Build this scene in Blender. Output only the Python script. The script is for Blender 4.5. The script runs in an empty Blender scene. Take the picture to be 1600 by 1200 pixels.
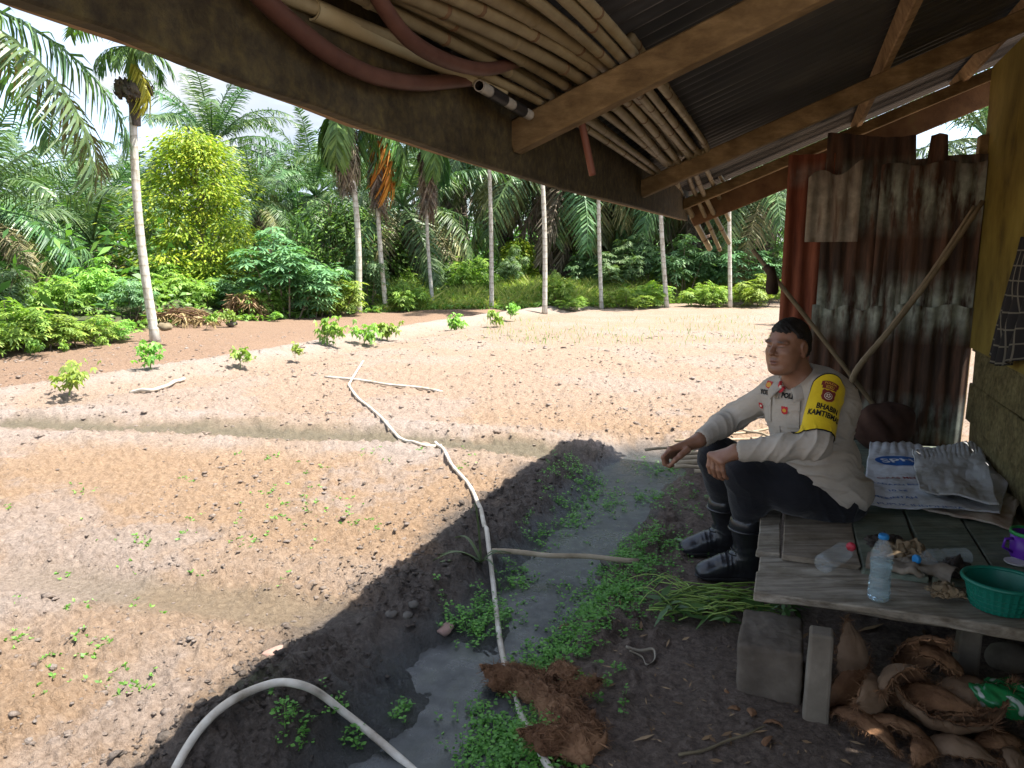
import bpy, bmesh, math, random
import numpy as np
from mathutils import Vector, Matrix, Euler
from mathutils.bvhtree import BVHTree

rng = np.random.default_rng(7)
random.seed(7)
SC = bpy.context.scene
COL = SC.collection

# ------------------------------------------------------------------ camera
FPX, HZN, EYE = 1150.0, 405.0, 1.3          # focal length in photo pixels, horizon row, eye height (m)
PITCH = math.atan((600 - HZN) / FPX)
cd = bpy.data.cameras.new('camera'); cam = bpy.data.objects.new('camera', cd); COL.objects.link(cam)
cd.sensor_width = 36; cd.lens = 36 * FPX / 1600; cd.clip_start = 0.02; cd.clip_end = 2000
cam.location = (0, 0, EYE); cam.rotation_euler = (math.radians(90) - PITCH, 0, 0)
SC.camera = cam
SC.render.resolution_x, SC.render.resolution_y = 1024, 768

# ------------------------------------------------------------------ sky, sun, exposure
SUN_AZ, SUN_EL = math.radians(98), math.radians(66.5)     # azimuth clockwise from +Y
W = bpy.data.worlds.new('World'); SC.world = W; W.use_nodes = True
wn = W.node_tree; wn.nodes.clear()
def wnode(t, **k):
    n = wn.nodes.new(t)
    for a, b in k.items(): setattr(n, a, b)
    return n
wo = wnode('ShaderNodeOutputWorld'); bg = wnode('ShaderNodeBackground')
sky = wnode('ShaderNodeTexSky', sky_type='NISHITA', sun_disc=False)
sky.sun_elevation = SUN_EL; sky.sun_rotation = SUN_AZ
sky.air_density = 1.0; sky.dust_density = 2.0; sky.ozone_density = 1.2
tc = wnode('ShaderNodeTexCoord'); mp = wnode('ShaderNodeMapping'); mp.inputs['Scale'].default_value = (1, 1, 2.6)
nz = wnode('ShaderNodeTexNoise'); nz.inputs['Scale'].default_value = 2.3; nz.inputs['Detail'].default_value = 9; nz.inputs['Roughness'].default_value = .56
cr = wnode('ShaderNodeValToRGB'); cr.color_ramp.elements[0].position = .36; cr.color_ramp.elements[1].position = .56
nz2 = wnode('ShaderNodeTexNoise'); nz2.inputs['Scale'].default_value = 4.5; nz2.inputs['Detail'].default_value = 6
cr2 = wnode('ShaderNodeValToRGB'); cr2.color_ramp.elements[0].color = (1.25, 1.5, 1.95, 1); cr2.color_ramp.elements[1].color = (1.8, 1.85, 1.95, 1)
cr2.color_ramp.elements[0].position = .35; cr2.color_ramp.elements[1].position = .65
mx = wnode('ShaderNodeMix', data_type='RGBA')
L = wn.links.new
L(tc.outputs['Generated'], mp.inputs['Vector']); L(mp.outputs[0], nz.inputs['Vector']); L(mp.outputs[0], nz2.inputs['Vector'])
L(nz.outputs['Fac'], cr.inputs[0]); L(nz2.outputs['Fac'], cr2.inputs[0])
L(cr.outputs[0], mx.inputs['Factor']); L(sky.outputs[0], mx.inputs['A']); L(cr2.outputs[0], mx.inputs['B'])
L(mx.outputs['Result'], bg.inputs['Color']); bg.inputs['Strength'].default_value = 0.15; L(bg.outputs[0], wo.inputs[0])

sd = bpy.data.lights.new('sun', 'SUN'); so = bpy.data.objects.new('sun', sd); COL.objects.link(so)
sd.energy = 4.0; sd.angle = math.radians(.53); sd.color = (1, .955, .88)
sdir = Vector((math.sin(SUN_AZ) * math.cos(SUN_EL), math.cos(SUN_AZ) * math.cos(SUN_EL), math.sin(SUN_EL)))
so.rotation_euler = sdir.to_track_quat('Z', 'Y').to_euler(); so.location = sdir * 30
SC.view_settings.view_transform = 'Standard'; SC.view_settings.look = 'None'
SC.view_settings.gamma = 1; SC.view_settings.use_curve_mapping = False
SC.view_settings.exposure = 1.92

# ------------------------------------------------------------------ pixel -> place helpers
_c, _s = math.cos(PITCH), math.sin(PITCH)
U = Vector((.357, .934, 0)).normalized()       # along the hut, away from the camera
V = Vector((-U.y, U.x, 0))                     # across the hut, towards the field
def ray(x, y):
    a = (x - 800) / FPX; b = (600 - y) / FPX
    return Vector((a, _c + b * _s, -_s + b * _c))
O = Vector((0, 0, EYE))
def atz(x, y, z=0.0): r = ray(x, y); return O + r * ((z - EYE) / r.z)
def aty(x, y, Y): r = ray(x, y); return O + r * (Y / r.y)
def ata(x, y, a): r = ray(x, y); return O + r * (a / r.dot(U))
def atb(x, y, b): r = ray(x, y); return O + r * (b / r.dot(V))
def hut(a, b, z): return U * a + V * b + Vector((0, 0, z))

# ------------------------------------------------------------------ numpy noise
def _hash(ix, iy, seed):
    h = (ix.astype(np.int64) * 374761393 + iy.astype(np.int64) * 668265263 + seed * 974634777) & 0xffffffff
    h = ((h ^ (h >> 13)) * 1274126177) & 0xffffffff
    return ((h ^ (h >> 16)) & 0xffff) / 65535.0
def vnoise(x, y, seed=0):
    ix = np.floor(x); iy = np.floor(y); fx = x - ix; fy = y - iy
    fx = fx * fx * (3 - 2 * fx); fy = fy * fy * (3 - 2 * fy)
    a = _hash(ix, iy, seed); b = _hash(ix + 1, iy, seed); c = _hash(ix, iy + 1, seed); d = _hash(ix + 1, iy + 1, seed)
    return (a * (1 - fx) + b * fx) * (1 - fy) + (c * (1 - fx) + d * fx) * fy
def fbm(x, y, seed=0, octv=4, rough=.5):
    t = 0; amp = 1; n = 0
    for o in range(octv):
        t = t + amp * vnoise(x * 2 ** o + 17.3 * o, y * 2 ** o - 9.1 * o, seed + o); n += amp; amp *= rough
    return t / n
def smooth(e0, e1, x):
    t = np.clip((x - e0) / (e1 - e0), 0, 1); return t * t * (3 - 2 * t)

# ------------------------------------------------------------------ object helpers
def tag(o, label=None, cat=None, group=None, kind=None):
    if label: o['label'] = label
    if cat: o['category'] = cat
    if group: o['group'] = group
    if kind: o['kind'] = kind
    return o
def link(o, parent=None):
    COL.objects.link(o)
    if parent is not None: o.parent = parent
    return o
def empty(name, loc=(0, 0, 0), rz=0.0, parent=None):
    o = bpy.data.objects.new(name, None); o.empty_display_size = .1
    o.location = loc; o.rotation_euler = (0, 0, rz); return link(o, parent)
def mesh_obj(name, verts, faces, mat=None, parent=None, smooth_=True, loc=None):
    m = bpy.data.meshes.new(name)
    if isinstance(verts, np.ndarray) and isinstance(faces, np.ndarray):
        nv, nf, k = len(verts), len(faces), faces.shape[1]
        m.vertices.add(nv); m.vertices.foreach_set('co', np.ascontiguousarray(verts, dtype=np.float32).ravel())
        m.loops.add(nf * k); m.loops.foreach_set('vertex_index', np.ascontiguousarray(faces, dtype=np.int32).ravel())
        m.polygons.add(nf); m.polygons.foreach_set('loop_start', np.arange(0, nf * k, k, dtype=np.int32))
        try: m.polygons.foreach_set('loop_total', np.full(nf, k, dtype=np.int32))
        except Exception: pass
        m.update(calc_edges=True); m.validate()
    else:
        m.from_pydata([tuple(v) for v in verts], [], [tuple(f) for f in faces]); m.update()
    if smooth_: m.polygons.foreach_set('use_smooth', np.ones(len(m.polygons), dtype=bool))
    if mat: m.materials.append(mat)
    o = bpy.data.objects.new(name, m)
    if loc is not None: o.location = loc
    return link(o, parent)
def copy_tree(o, parent=None):
    c = o.copy(); COL.objects.link(c); c.parent = parent
    for ch in o.children: copy_tree(ch, c)
    return c
class MB:
    """collects quads/tris of one mesh"""
    def __init__(s): s.v = []; s.f = []
    def add(s, vs, fs):
        n = len(s.v); s.v += [tuple(q) for q in vs]; s.f += [tuple(i + n for i in f) for f in fs]
    def box(s, c, ax, ay, az):      # centre and three half-axis vectors
        c = Vector(c); ax = Vector(ax); ay = Vector(ay); az = Vector(az)
        vs = [c + ax * i + ay * j + az * k for i in (-1, 1) for j in (-1, 1) for k in (-1, 1)]
        s.add(vs, [(0, 1, 3, 2), (4, 6, 7, 5), (0, 4, 5, 1), (2, 3, 7, 6), (0, 2, 6, 4), (1, 5, 7, 3)])
    def tube(s, pts, rad, n=8, caps=True, flat=1.0):
        pts = [Vector(p) for p in pts]; m = len(pts)
        if not hasattr(rad, '__len__'): rad = [rad] * m
        rings = []; up = None
        for i, p in enumerate(pts):
            t = (pts[min(i + 1, m - 1)] - pts[max(i - 1, 0)]).normalized()
            if up is None: up = t.orthogonal().normalized()
            up = (up - t * up.dot(t)).normalized(); sd_ = t.cross(up)
            rings.append([p + (up * math.cos(2 * math.pi * j / n) + sd_ * math.sin(2 * math.pi * j / n) * flat) * rad[i] for j in range(n)])
        b = len(s.v)
        for r in rings: s.v += [tuple(q) for q in r]
        for i in range(m - 1):
            for j in range(n):
                k = (j + 1) % n
                s.f.append((b + i * n + j, b + i * n + k, b + (i + 1) * n + k, b + (i + 1) * n + j))
        if caps:
            s.f.append(tuple(b + j for j in range(n))[::-1]); s.f.append(tuple(b + (m - 1) * n + j for j in range(n)))
    def lathe(s, prof, c=(0, 0, 0), n=24, M=None):
        b = len(s.v); c = Vector(c)
        for r, z in prof:
            for j in range(n):
                a = 2 * math.pi * j / n; q = Vector((r * math.cos(a), r * math.sin(a), z))
                s.v.append(tuple((M @ q if M else q) + c))
        for i in range(len(prof) - 1):
            for j in range(n):
                k = (j + 1) % n
                s.f.append((b + i * n + j, b + i * n + k, b + (i + 1) * n + k, b + (i + 1) * n + j))
    def build(s, name, mat, parent=None, smooth_=False, loc=None):
        return mesh_obj(name, s.v, s.f, mat, parent, smooth_, loc)
def bevel(o, w=.004, seg=2):
    md = o.modifiers.new('bevel', 'BEVEL'); md.width = w; md.segments = seg; md.limit_method = 'ANGLE'; return o
def spline(pts, n=60):
    pts = [Vector(p) for p in pts]; out = []; P = [pts[0] * 2 - pts[1]] + pts + [pts[-1] * 2 - pts[-2]]
    m = len(pts) - 1
    for i in range(n + 1):
        t = i / n * m; k = min(int(t), m - 1); t -= k
        a, b, c, d = P[k:k + 4]
        out.append(.5 * (2 * b + (c - a) * t + (2 * a - 5 * b + 4 * c - d) * t * t + (3 * b - a - 3 * c + d) * t ** 3))
    return out
def rough_board(name, c, ax, ay, az, mat, parent, seed=0, jit=.004, nx=10):
    """a sawn board: box cut along its length (ax) with wavering edges"""
    r = random.Random(seed); c = Vector(c); ax = Vector(ax); ay = Vector(ay); az = Vector(az)
    m = MB(); ring = [(-1, -1), (1, -1), (1, 1), (-1, 1)]; vs = []
    ph = [r.uniform(0, 9) for _ in range(4)]
    for i in range(nx + 1):
        t = -1 + 2 * i / nx
        for q, (j, k) in enumerate(ring):
            e = jit * (math.sin(t * 3.1 + ph[q]) + r.uniform(-.6, .6))
            vs.append(c + ax * t + ay * (j + e / ay.length) + az * (k + .5 * e / az.length))
    fs = [(i * 4 + j, i * 4 + (j + 1) % 4, i * 4 + 4 + (j + 1) % 4, i * 4 + 4 + j) for i in range(nx) for j in range(4)]
    fs += [(3, 2, 1, 0), tuple(nx * 4 + j for j in range(4))]
    m.add(vs, fs); o = m.build(name, mat, parent); return bevel(o, min(.004, az.length * .3), 1)

# ------------------------------------------------------------------ signed-distance modelling
class SDF:
    def __init__(s, lo, hi, h):
        s.lo = np.array(lo, float); s.h = h
        s.n = np.maximum(2, np.ceil((np.array(hi) - s.lo) / h).astype(int) + 1)
        s.D = np.full(s.n, 10.0, np.float32)
    def _blk(s, lo, hi):
        a = np.clip(np.floor((np.array(lo) - s.lo) / s.h).astype(int), 0, s.n); b = np.clip(np.ceil((np.array(hi) - s.lo) / s.h).astype(int) + 1, 0, s.n)
        if np.any(b <= a): return None
        ax = [s.lo[i] + s.h * np.arange(a[i], b[i]) for i in range(3)]
        G = np.stack(np.meshgrid(*ax, indexing='ij'), -1).astype(np.float32)
        return tuple(slice(a[i], b[i]) for i in range(3)), G
    def _put(s, sl, d, k, op):
        A = s.D[sl]
        if op == 'sub': d = -d
        if k > 0:
            if op == 'add': h = np.clip(.5 + .5 * (A - d) / k, 0, 1); R = A * (1 - h) + d * h - k * h * (1 - h)
            else: h = np.clip(.5 - .5 * (A - d) / k, 0, 1); R = A * (1 - h) + d * h + k * h * (1 - h)
        else: R = np.minimum(A, d) if op == 'add' else np.maximum(A, d)
        s.D[sl] = R
    def cone(s, p, q, r1, r2, k=.02, op='add'):
        p = np.array(p, float); q = np.array(q, float); m = max(r1, r2) + k + 3 * s.h
        B = s._blk(np.minimum(p, q) - m, np.maximum(p, q) + m)
        if B is None: return
        sl, G = B; d = q - p; L2 = max(float(d @ d), 1e-12)
        t = np.clip(((G - p) @ d) / L2, 0, 1)
        dist = np.linalg.norm(G - p - t[..., None] * d, axis=-1) - (r1 + (r2 - r1) * t)
        s._put(sl, dist, k, op)
    def chain(s, pts, rad, k=.02, op='add'):
        for i in range(len(pts) - 1): s.cone(pts[i], pts[i + 1], rad[i], rad[i + 1], k, op)
    def ell(s, c, r, k=.02, R=None, op='add'):
        c = np.array(c, float); r = np.array(r, float); m = r.max() + k + 3 * s.h
        B = s._blk(c - m, c + m)
        if B is None: return
        sl, G = B; X = G - c
        if R is not None: X = X @ np.array(R)          # columns of R are the ellipsoid axes
        k0 = np.linalg.norm(X / r, axis=-1); k1 = np.linalg.norm(X / (r * r), axis=-1)
        s._put(sl, k0 * (k0 - 1) / np.maximum(k1, 1e-9), k, op)
    def box(s, c, hx, rad=.01, k=.01, R=None, op='add'):
        c = np.array(c, float); hx = np.array(hx, float); m = np.linalg.norm(hx) + k + 3 * s.h
        B = s._blk(c - m, c + m)
        if B is None: return
        sl, G = B; X = G - c
        if R is not None: X = X @ np.array(R)
        q = np.abs(X) - (hx - rad)
        s._put(sl, np.linalg.norm(np.maximum(q, 0), axis=-1) + np.minimum(q.max(-1), 0) - rad, k, op)
    def noise(s, amp, freq, seed=0):
        ax = [s.lo[i] + s.h * np.arange(s.n[i]) for i in range(3)]
        X, Y, Z = np.meshgrid(*ax, indexing='ij')
        s.D += (amp * (fbm(X * freq + Z * freq * .71, Y * freq - Z * freq * .53, seed, 2) - .5) * 2).astype(np.float32)
    def mesh(s):
        D = s.D; ins = D < 0
        n = D.shape
        cell = np.zeros((n[0] - 1, n[1] - 1, n[2] - 1, 3), np.float32); cnt = np.zeros(cell.shape[:3], np.float32)
        C = [(i, j, k) for i in (0, 1) for j in (0, 1) for k in (0, 1)]
        sub = lambda A, c: A[c[0]:n[0] - 1 + c[0], c[1]:n[1] - 1 + c[1], c[2]:n[2] - 1 + c[2]]
        mask = np.zeros(cell.shape[:3], np.int8)
        for c in C: mask += sub(ins, c)
        act = np.argwhere((mask > 0) & (mask < 8))
        pos = np.zeros((len(act), 3)); num = np.zeros(len(act))
        get = lambda c: D[act[:, 0] + c[0], act[:, 1] + c[1], act[:, 2] + c[2]]
        for a in C:
            for ax in range(3):
                if a[ax]: continue
                b = list(a); b[ax] = 1
                da, db = get(a), get(b); cr_ = (da < 0) != (db < 0)
                t = np.where(cr_, da / np.where(np.abs(da - db) < 1e-9, 1e-9, da - db), 0)
                q = np.tile(np.array(a, float), (len(act), 1)); q[:, ax] += t
                pos += np.where(cr_[:, None], q, 0); num += cr_
        vert = s.lo + (act + pos / np.maximum(num, 1)[:, None]) * s.h
        idx = np.full(cell.shape[:3], -1, np.int64); idx[act[:, 0], act[:, 1], act[:, 2]] = np.arange(len(act))
        F = []
        for ax in range(3):
            o1, o2 = [(1, 2), (2, 0), (0, 1)][ax]
            e0 = [slice(1, n[i] - 1) for i in range(3)]; e0[ax] = slice(0, n[ax] - 1)
            e1 = list(e0); e1[ax] = slice(1, n[ax])
            A = ins[tuple(e0)]; Bm = ins[tuple(e1)]
            for flip in (False, True):
                E = np.argwhere((A & ~Bm) if not flip else (~A & Bm))
                if not len(E): continue
                E = E + np.array([0 if i == ax else 1 for i in range(3)])
                def ci(d1, d2):
                    q = E.copy(); q[:, o1] -= d1; q[:, o2] -= d2
                    return idx[q[:, 0], q[:, 1], q[:, 2]]
                quad = np.stack([ci(1, 1), ci(0, 1), ci(0, 0), ci(1, 0)], 1)
                F.append(quad[:, ::-1] if flip else quad)
        F = np.concatenate(F); return vert, F[(F >= 0).all(1)]
def relax(v, f, it=2, lam=.5):
    n = len(v); e = np.concatenate([f[:, [0, 1]], f[:, [1, 2]], f[:, [2, 3]], f[:, [3, 0]]])
    for _ in range(it):
        a = np.zeros((n, 3)); c = np.zeros(n)
        for i in range(3):
            a[:, i] = np.bincount(e[:, 0], v[e[:, 1], i], n) + np.bincount(e[:, 1], v[e[:, 0], i], n)
        c = np.bincount(e[:, 0], minlength=n) + np.bincount(e[:, 1], minlength=n)
        v = v + lam * (a / np.maximum(c, 1)[:, None] - v)
    return v

# ------------------------------------------------------------------ materials
def new_mat(name):
    m = bpy.data.materials.new(name); m.use_nodes = True; t = m.node_tree; t.nodes.clear()
    out = t.nodes.new('ShaderNodeOutputMaterial'); b = t.nodes.new('ShaderNodeBsdfPrincipled'); t.links.new(b.outputs[0], out.inputs[0])
    return m, t, b
def ramp(t, fac, stops):
    r = t.nodes.new('ShaderNodeValToRGB'); e = r.color_ramp.elements
    while len(e) < len(stops): e.new(.5)
    for q, (p, c) in zip(e, stops): q.position = p; q.color = (*c, 1)
    t.links.new(fac, r.inputs[0]); return r.outputs[0]
def noise(t, scale, detail=4, rough=.55, vec=None, dist=0.0):
    n = t.nodes.new('ShaderNodeTexNoise'); n.inputs['Scale'].default_value = scale; n.inputs['Detail'].default_value = detail
    n.inputs['Roughness'].default_value = rough; n.inputs['Distortion'].default_value = dist
    if vec is not None: t.links.new(vec, n.inputs['Vector'])
    return n.outputs['Fac']
def coords(t, scale=(1, 1, 1), kind='Object', rot=(0, 0, 0)):
    c = t.nodes.new('ShaderNodeTexCoord'); m = t.nodes.new('ShaderNodeMapping'); m.inputs['Scale'].default_value = scale; m.inputs['Rotation'].default_value = rot
    t.links.new(c.outputs[kind], m.inputs['Vector']); return m.outputs[0]
def mixc(t, fac, a, b, mode='MIX'):
    m = t.nodes.new('ShaderNodeMix'); m.data_type = 'RGBA'; m.blend_type = mode
    for sock, v in ((m.inputs['Factor'], fac), (m.inputs['A'], a), (m.inputs['B'], b)):
        if hasattr(v, 'is_linked') or hasattr(v, 'links'): t.links.new(v, sock)
        elif isinstance(v, (int, float)): sock.default_value = v
        else: sock.default_value = (*v, 1)
    return m.outputs['Result']
def bumpn(t, b, h, strength=.3, dist=.01):
    n = t.nodes.new('ShaderNodeBump'); n.inputs['Strength'].default_value = strength; n.inputs['Distance'].default_value = dist
    t.links.new(h, n.inputs['Height']); t.links.new(n.outputs[0], b.inputs['Normal']); return n
def attr(t, name, out='Fac'):
    a = t.nodes.new('ShaderNodeAttribute'); a.attribute_name = name; return a.outputs[out]
def math_(t, op, a, b=None):
    m = t.nodes.new('ShaderNodeMath'); m.operation = op
    for i, v in enumerate((a, b)):
        if v is None: continue
        if isinstance(v, (int, float)): m.inputs[i].default_value = v
        else: t.links.new(v, m.inputs[i])
    return m.outputs[0]
MATS = {}
def simple(name, stops, scale=8, rough=.7, bump=.2, bscale=60, stretch=(1, 1, 1), spec=.3, bdist=.004, detail=5, rnd=0.0, **kw):
    """colour ramp driven by noise, with a finer noise for relief"""
    m, t, b = new_mat(name)
    vec = coords(t, stretch)
    c = ramp(t, noise(t, scale, detail, .6, vec), stops)
    if rnd:
        oi = t.nodes.new('ShaderNodeObjectInfo')
        hv = t.nodes.new('ShaderNodeHueSaturation'); v = math_(t, 'MULTIPLY_ADD', oi.outputs['Random'], rnd); t.nodes[-1].inputs[2].default_value = 1 - rnd / 2
        t.links.new(v, hv.inputs['Value']); t.links.new(c, hv.inputs['Color']); c = hv.outputs[0]
    t.links.new(c, b.inputs['Base Color']); b.inputs['Roughness'].default_value = rough; b.inputs['Specular IOR Level'].default_value = spec
    if bump: bumpn(t, b, noise(t, bscale, 4, .6, vec), bump, bdist)
    for k, v in kw.items(): b.inputs[k].default_value = v
    MATS[name] = m; return m
def plain(name, col, rough=.6, spec=.4, **kw):
    m, t, b = new_mat(name); b.inputs['Base Color'].default_value = (*col, 1); b.inputs['Roughness'].default_value = rough; b.inputs['Specular IOR Level'].default_value = spec
    for k, v in kw.items(): b.inputs[k].default_value = v
    MATS[name] = m; return m
def plank_mat(name, ang, stops):
    m, t, b = new_mat(name); vec = coords(t, (2.2, 26, 26), 'Object', (0, 0, -ang)); v2 = coords(t)
    c = ramp(t, noise(t, 1.6, 7, .65, vec, .3), stops); st = ramp(t, noise(t, 9, 5, .6, v2), [(.35, (.6, .57, .52)), (.6, (1, 1, 1))]); c = mixc(t, 1.0, c, st, 'MULTIPLY')
    t.links.new(c, b.inputs['Base Color']); b.inputs['Roughness'].default_value = .8; b.inputs['Specular IOR Level'].default_value = .3
    bumpn(t, b, noise(t, 2.6, 7, .7, vec), .6, .006); MATS[name] = m; return m
angU = math.atan2(U.y, U.x); angV = math.atan2(V.y, V.x)
# ================================================================== GROUND
def poly_dist(X, Y, pts, prm=False):
    d = np.full(X.shape, 1e9); T = np.zeros(X.shape); L0 = 0
    for (a, b) in zip(pts[:-1], pts[1:]):
        ax, ay, bx, by = a[0], a[1], b[0], b[1]; dx, dy = bx - ax, by - ay; L2 = dx * dx + dy * dy
        t = np.clip(((X - ax) * dx + (Y - ay) * dy) / L2, 0, 1)
        q = np.hypot(X - ax - t * dx, Y - ay - t * dy); w = q < d
        d = np.where(w, q, d); T = np.where(w, L0 + t * math.sqrt(L2), T); L0 += math.sqrt(L2)
    return (d, T) if prm else d
gpl = lambda l: [tuple(atz(x, y).xy) for x, y in l]
DITCH = gpl([(420, 1420), (560, 1260), (668, 1130), (745, 1015), (842, 905), (925, 805), (980, 742)]) + [tuple(atz(1015, 705).xy)]
CROSS = gpl([(-500, 640), (-200, 655), (0, 666), (250, 674), (450, 684), (620, 690), (760, 702), (880, 718), (1000, 728), (1150, 735)])
FURROW = gpl([(-400, 860), (-150, 880), (0, 905), (200, 935), (420, 965), (560, 985), (640, 1010)])
RIDGE = gpl([(-300, 690), (0, 626), (130, 606), (250, 588), (370, 566), (480, 548), (560, 530), (700, 505), (860, 484), (1000, 474)])
EDGE = gpl([(-500, 640), (-200, 590), (0, 556), (60, 545), (180, 528), (235, 512), (330, 508), (420, 503), (520, 494), (680, 486), (860, 484), (950, 481), (1060, 477), (1210, 472), (1500, 468), (2200, 462)])

def field_side(X, Y):
    """>0 beyond the field edge (under the bushes)"""
    ex = np.array([p[0] for p in EDGE]); ey = np.array([p[1] for p in EDGE]); o = np.argsort(ex)
    return Y - np.interp(X, ex[o], ey[o])
def ground_z(X, Y, fine=True):
    X = np.asarray(X, float); Y = np.asarray(Y, float)
    R = np.hypot(X, Y)
    b = X * V.x + Y * V.y; a = X * U.x + Y * U.y
    z = .06 * (fbm(X * .5, Y * .5, 3, 3) - .5) * smooth(2.0, 6, b + .4 * a)
    dd, _ = poly_dist(X, Y, DITCH, True); dc = poly_dist(X, Y, CROSS); df = poly_dist(X, Y, FURROW); dr = poly_dist(X, Y, RIDGE)
    wob = .06 * (fbm(X * 4, Y * 4, 5, 3) - .5)
    # beds rise a little on the field side of the ditch
    field = np.maximum(smooth(.30, .75, b - 0.35 + wob * 2), smooth(4.7, 5.2, a))
    z = z + .035 * field
    z = z - .080 * (1 - smooth(.12, .36, dd + wob)) - .032 * (1 - smooth(.08, .30, dc + wob)) - .022 * (1 - smooth(.05, .26, df + wob))
    z = z + .022 * np.exp(-((dc - .36) / .16) ** 2) * field * smooth(.5, .9, dd) + .018 * np.exp(-((df - .33) / .15) ** 2) * field
    z = z + .06 * np.exp(-((dr + wob * 2) / .35) ** 2) - .05 * np.exp(-((dr - .7) / .3) ** 2)
    # mound of mossy clods by the shadow edge, low mound at the first areca, bank behind the field
    for (px, py, rr, hh) in ((425, 1130, .16, .07), (340, 1185, .12, .05), (560, 985, .10, .02)):
        q = atz(px, py); z = z + hh * np.exp(-((X - q.x) ** 2 + (Y - q.y) ** 2) / rr ** 2)
    q = atz(275, 512); z = z + .30 * np.exp(-((X - q.x) / .8) ** 2 - ((Y - q.y - .3) / .55) ** 2)
    fs = field_side(X, Y); z = z + .25 * smooth(.2, 3, fs)
    if fine:
        near = 1 - smooth(7, 16, R); m = field * near
        wet = 1 - smooth(.12, .30, np.minimum(dd, df + .12))
        c1 = fbm(X * 9, Y * 9, 11, 3); c2 = fbm(X * 26, Y * 26, 12, 3); c3 = fbm(X * 70, Y * 70, 13, 2)
        lump = np.maximum(c1 - .50, 0) * .06 + np.maximum(c2 - .47, 0) * .075 + (c3 - .5) * .028
        z = z + lump * m * (1 - .85 * wet)
        shade = (1 - field) * (1 - .8 * wet)
        z = z + shade * ((fbm(X * 6, Y * 6, 21, 3) - .5) * .03 + (fbm(X * 40, Y * 40, 22, 3) - .5) * .014)
        z = z + (c2 - .5) * .010 * wet
        bank = np.exp(-((dd - .40) / .16) ** 2) * smooth(-.1, .1, b + .02 * a - .2)
        z = z + bank * np.maximum(fbm(X * 16, Y * 16, 31, 3) - .42, 0) * .12 * near
        z = z + smooth(6, 12, R) * (1 - smooth(0, 1, fs)) * (fbm(X * 2.2, Y * 5, 41, 3) - .5) * .05
    return z
def gz(x, y): return float(ground_z(np.array([x]), np.array([y]))[0])
def G(px, py, dz=0.0):
    """pixel -> point on the ground surface (two refinements)"""
    p = atz(px, py)
    for _ in range(3): p = atz(px, py, gz(p.x, p.y))
    return p + Vector((0, 0, dz))

def Gv(px, py, n=3):
    px = np.asarray(px, float); py = np.asarray(py, float); a = (px - 800) / FPX; b = (600 - py) / FPX; ry = _c + b * _s; rz = -_s + b * _c; z = np.zeros(len(px))
    for _ in range(n): t = (z - EYE) / rz; z = ground_z(a * t, ry * t)
    t = (z - EYE) / rz; return np.stack([a * t, ry * t, z], 1)

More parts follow.
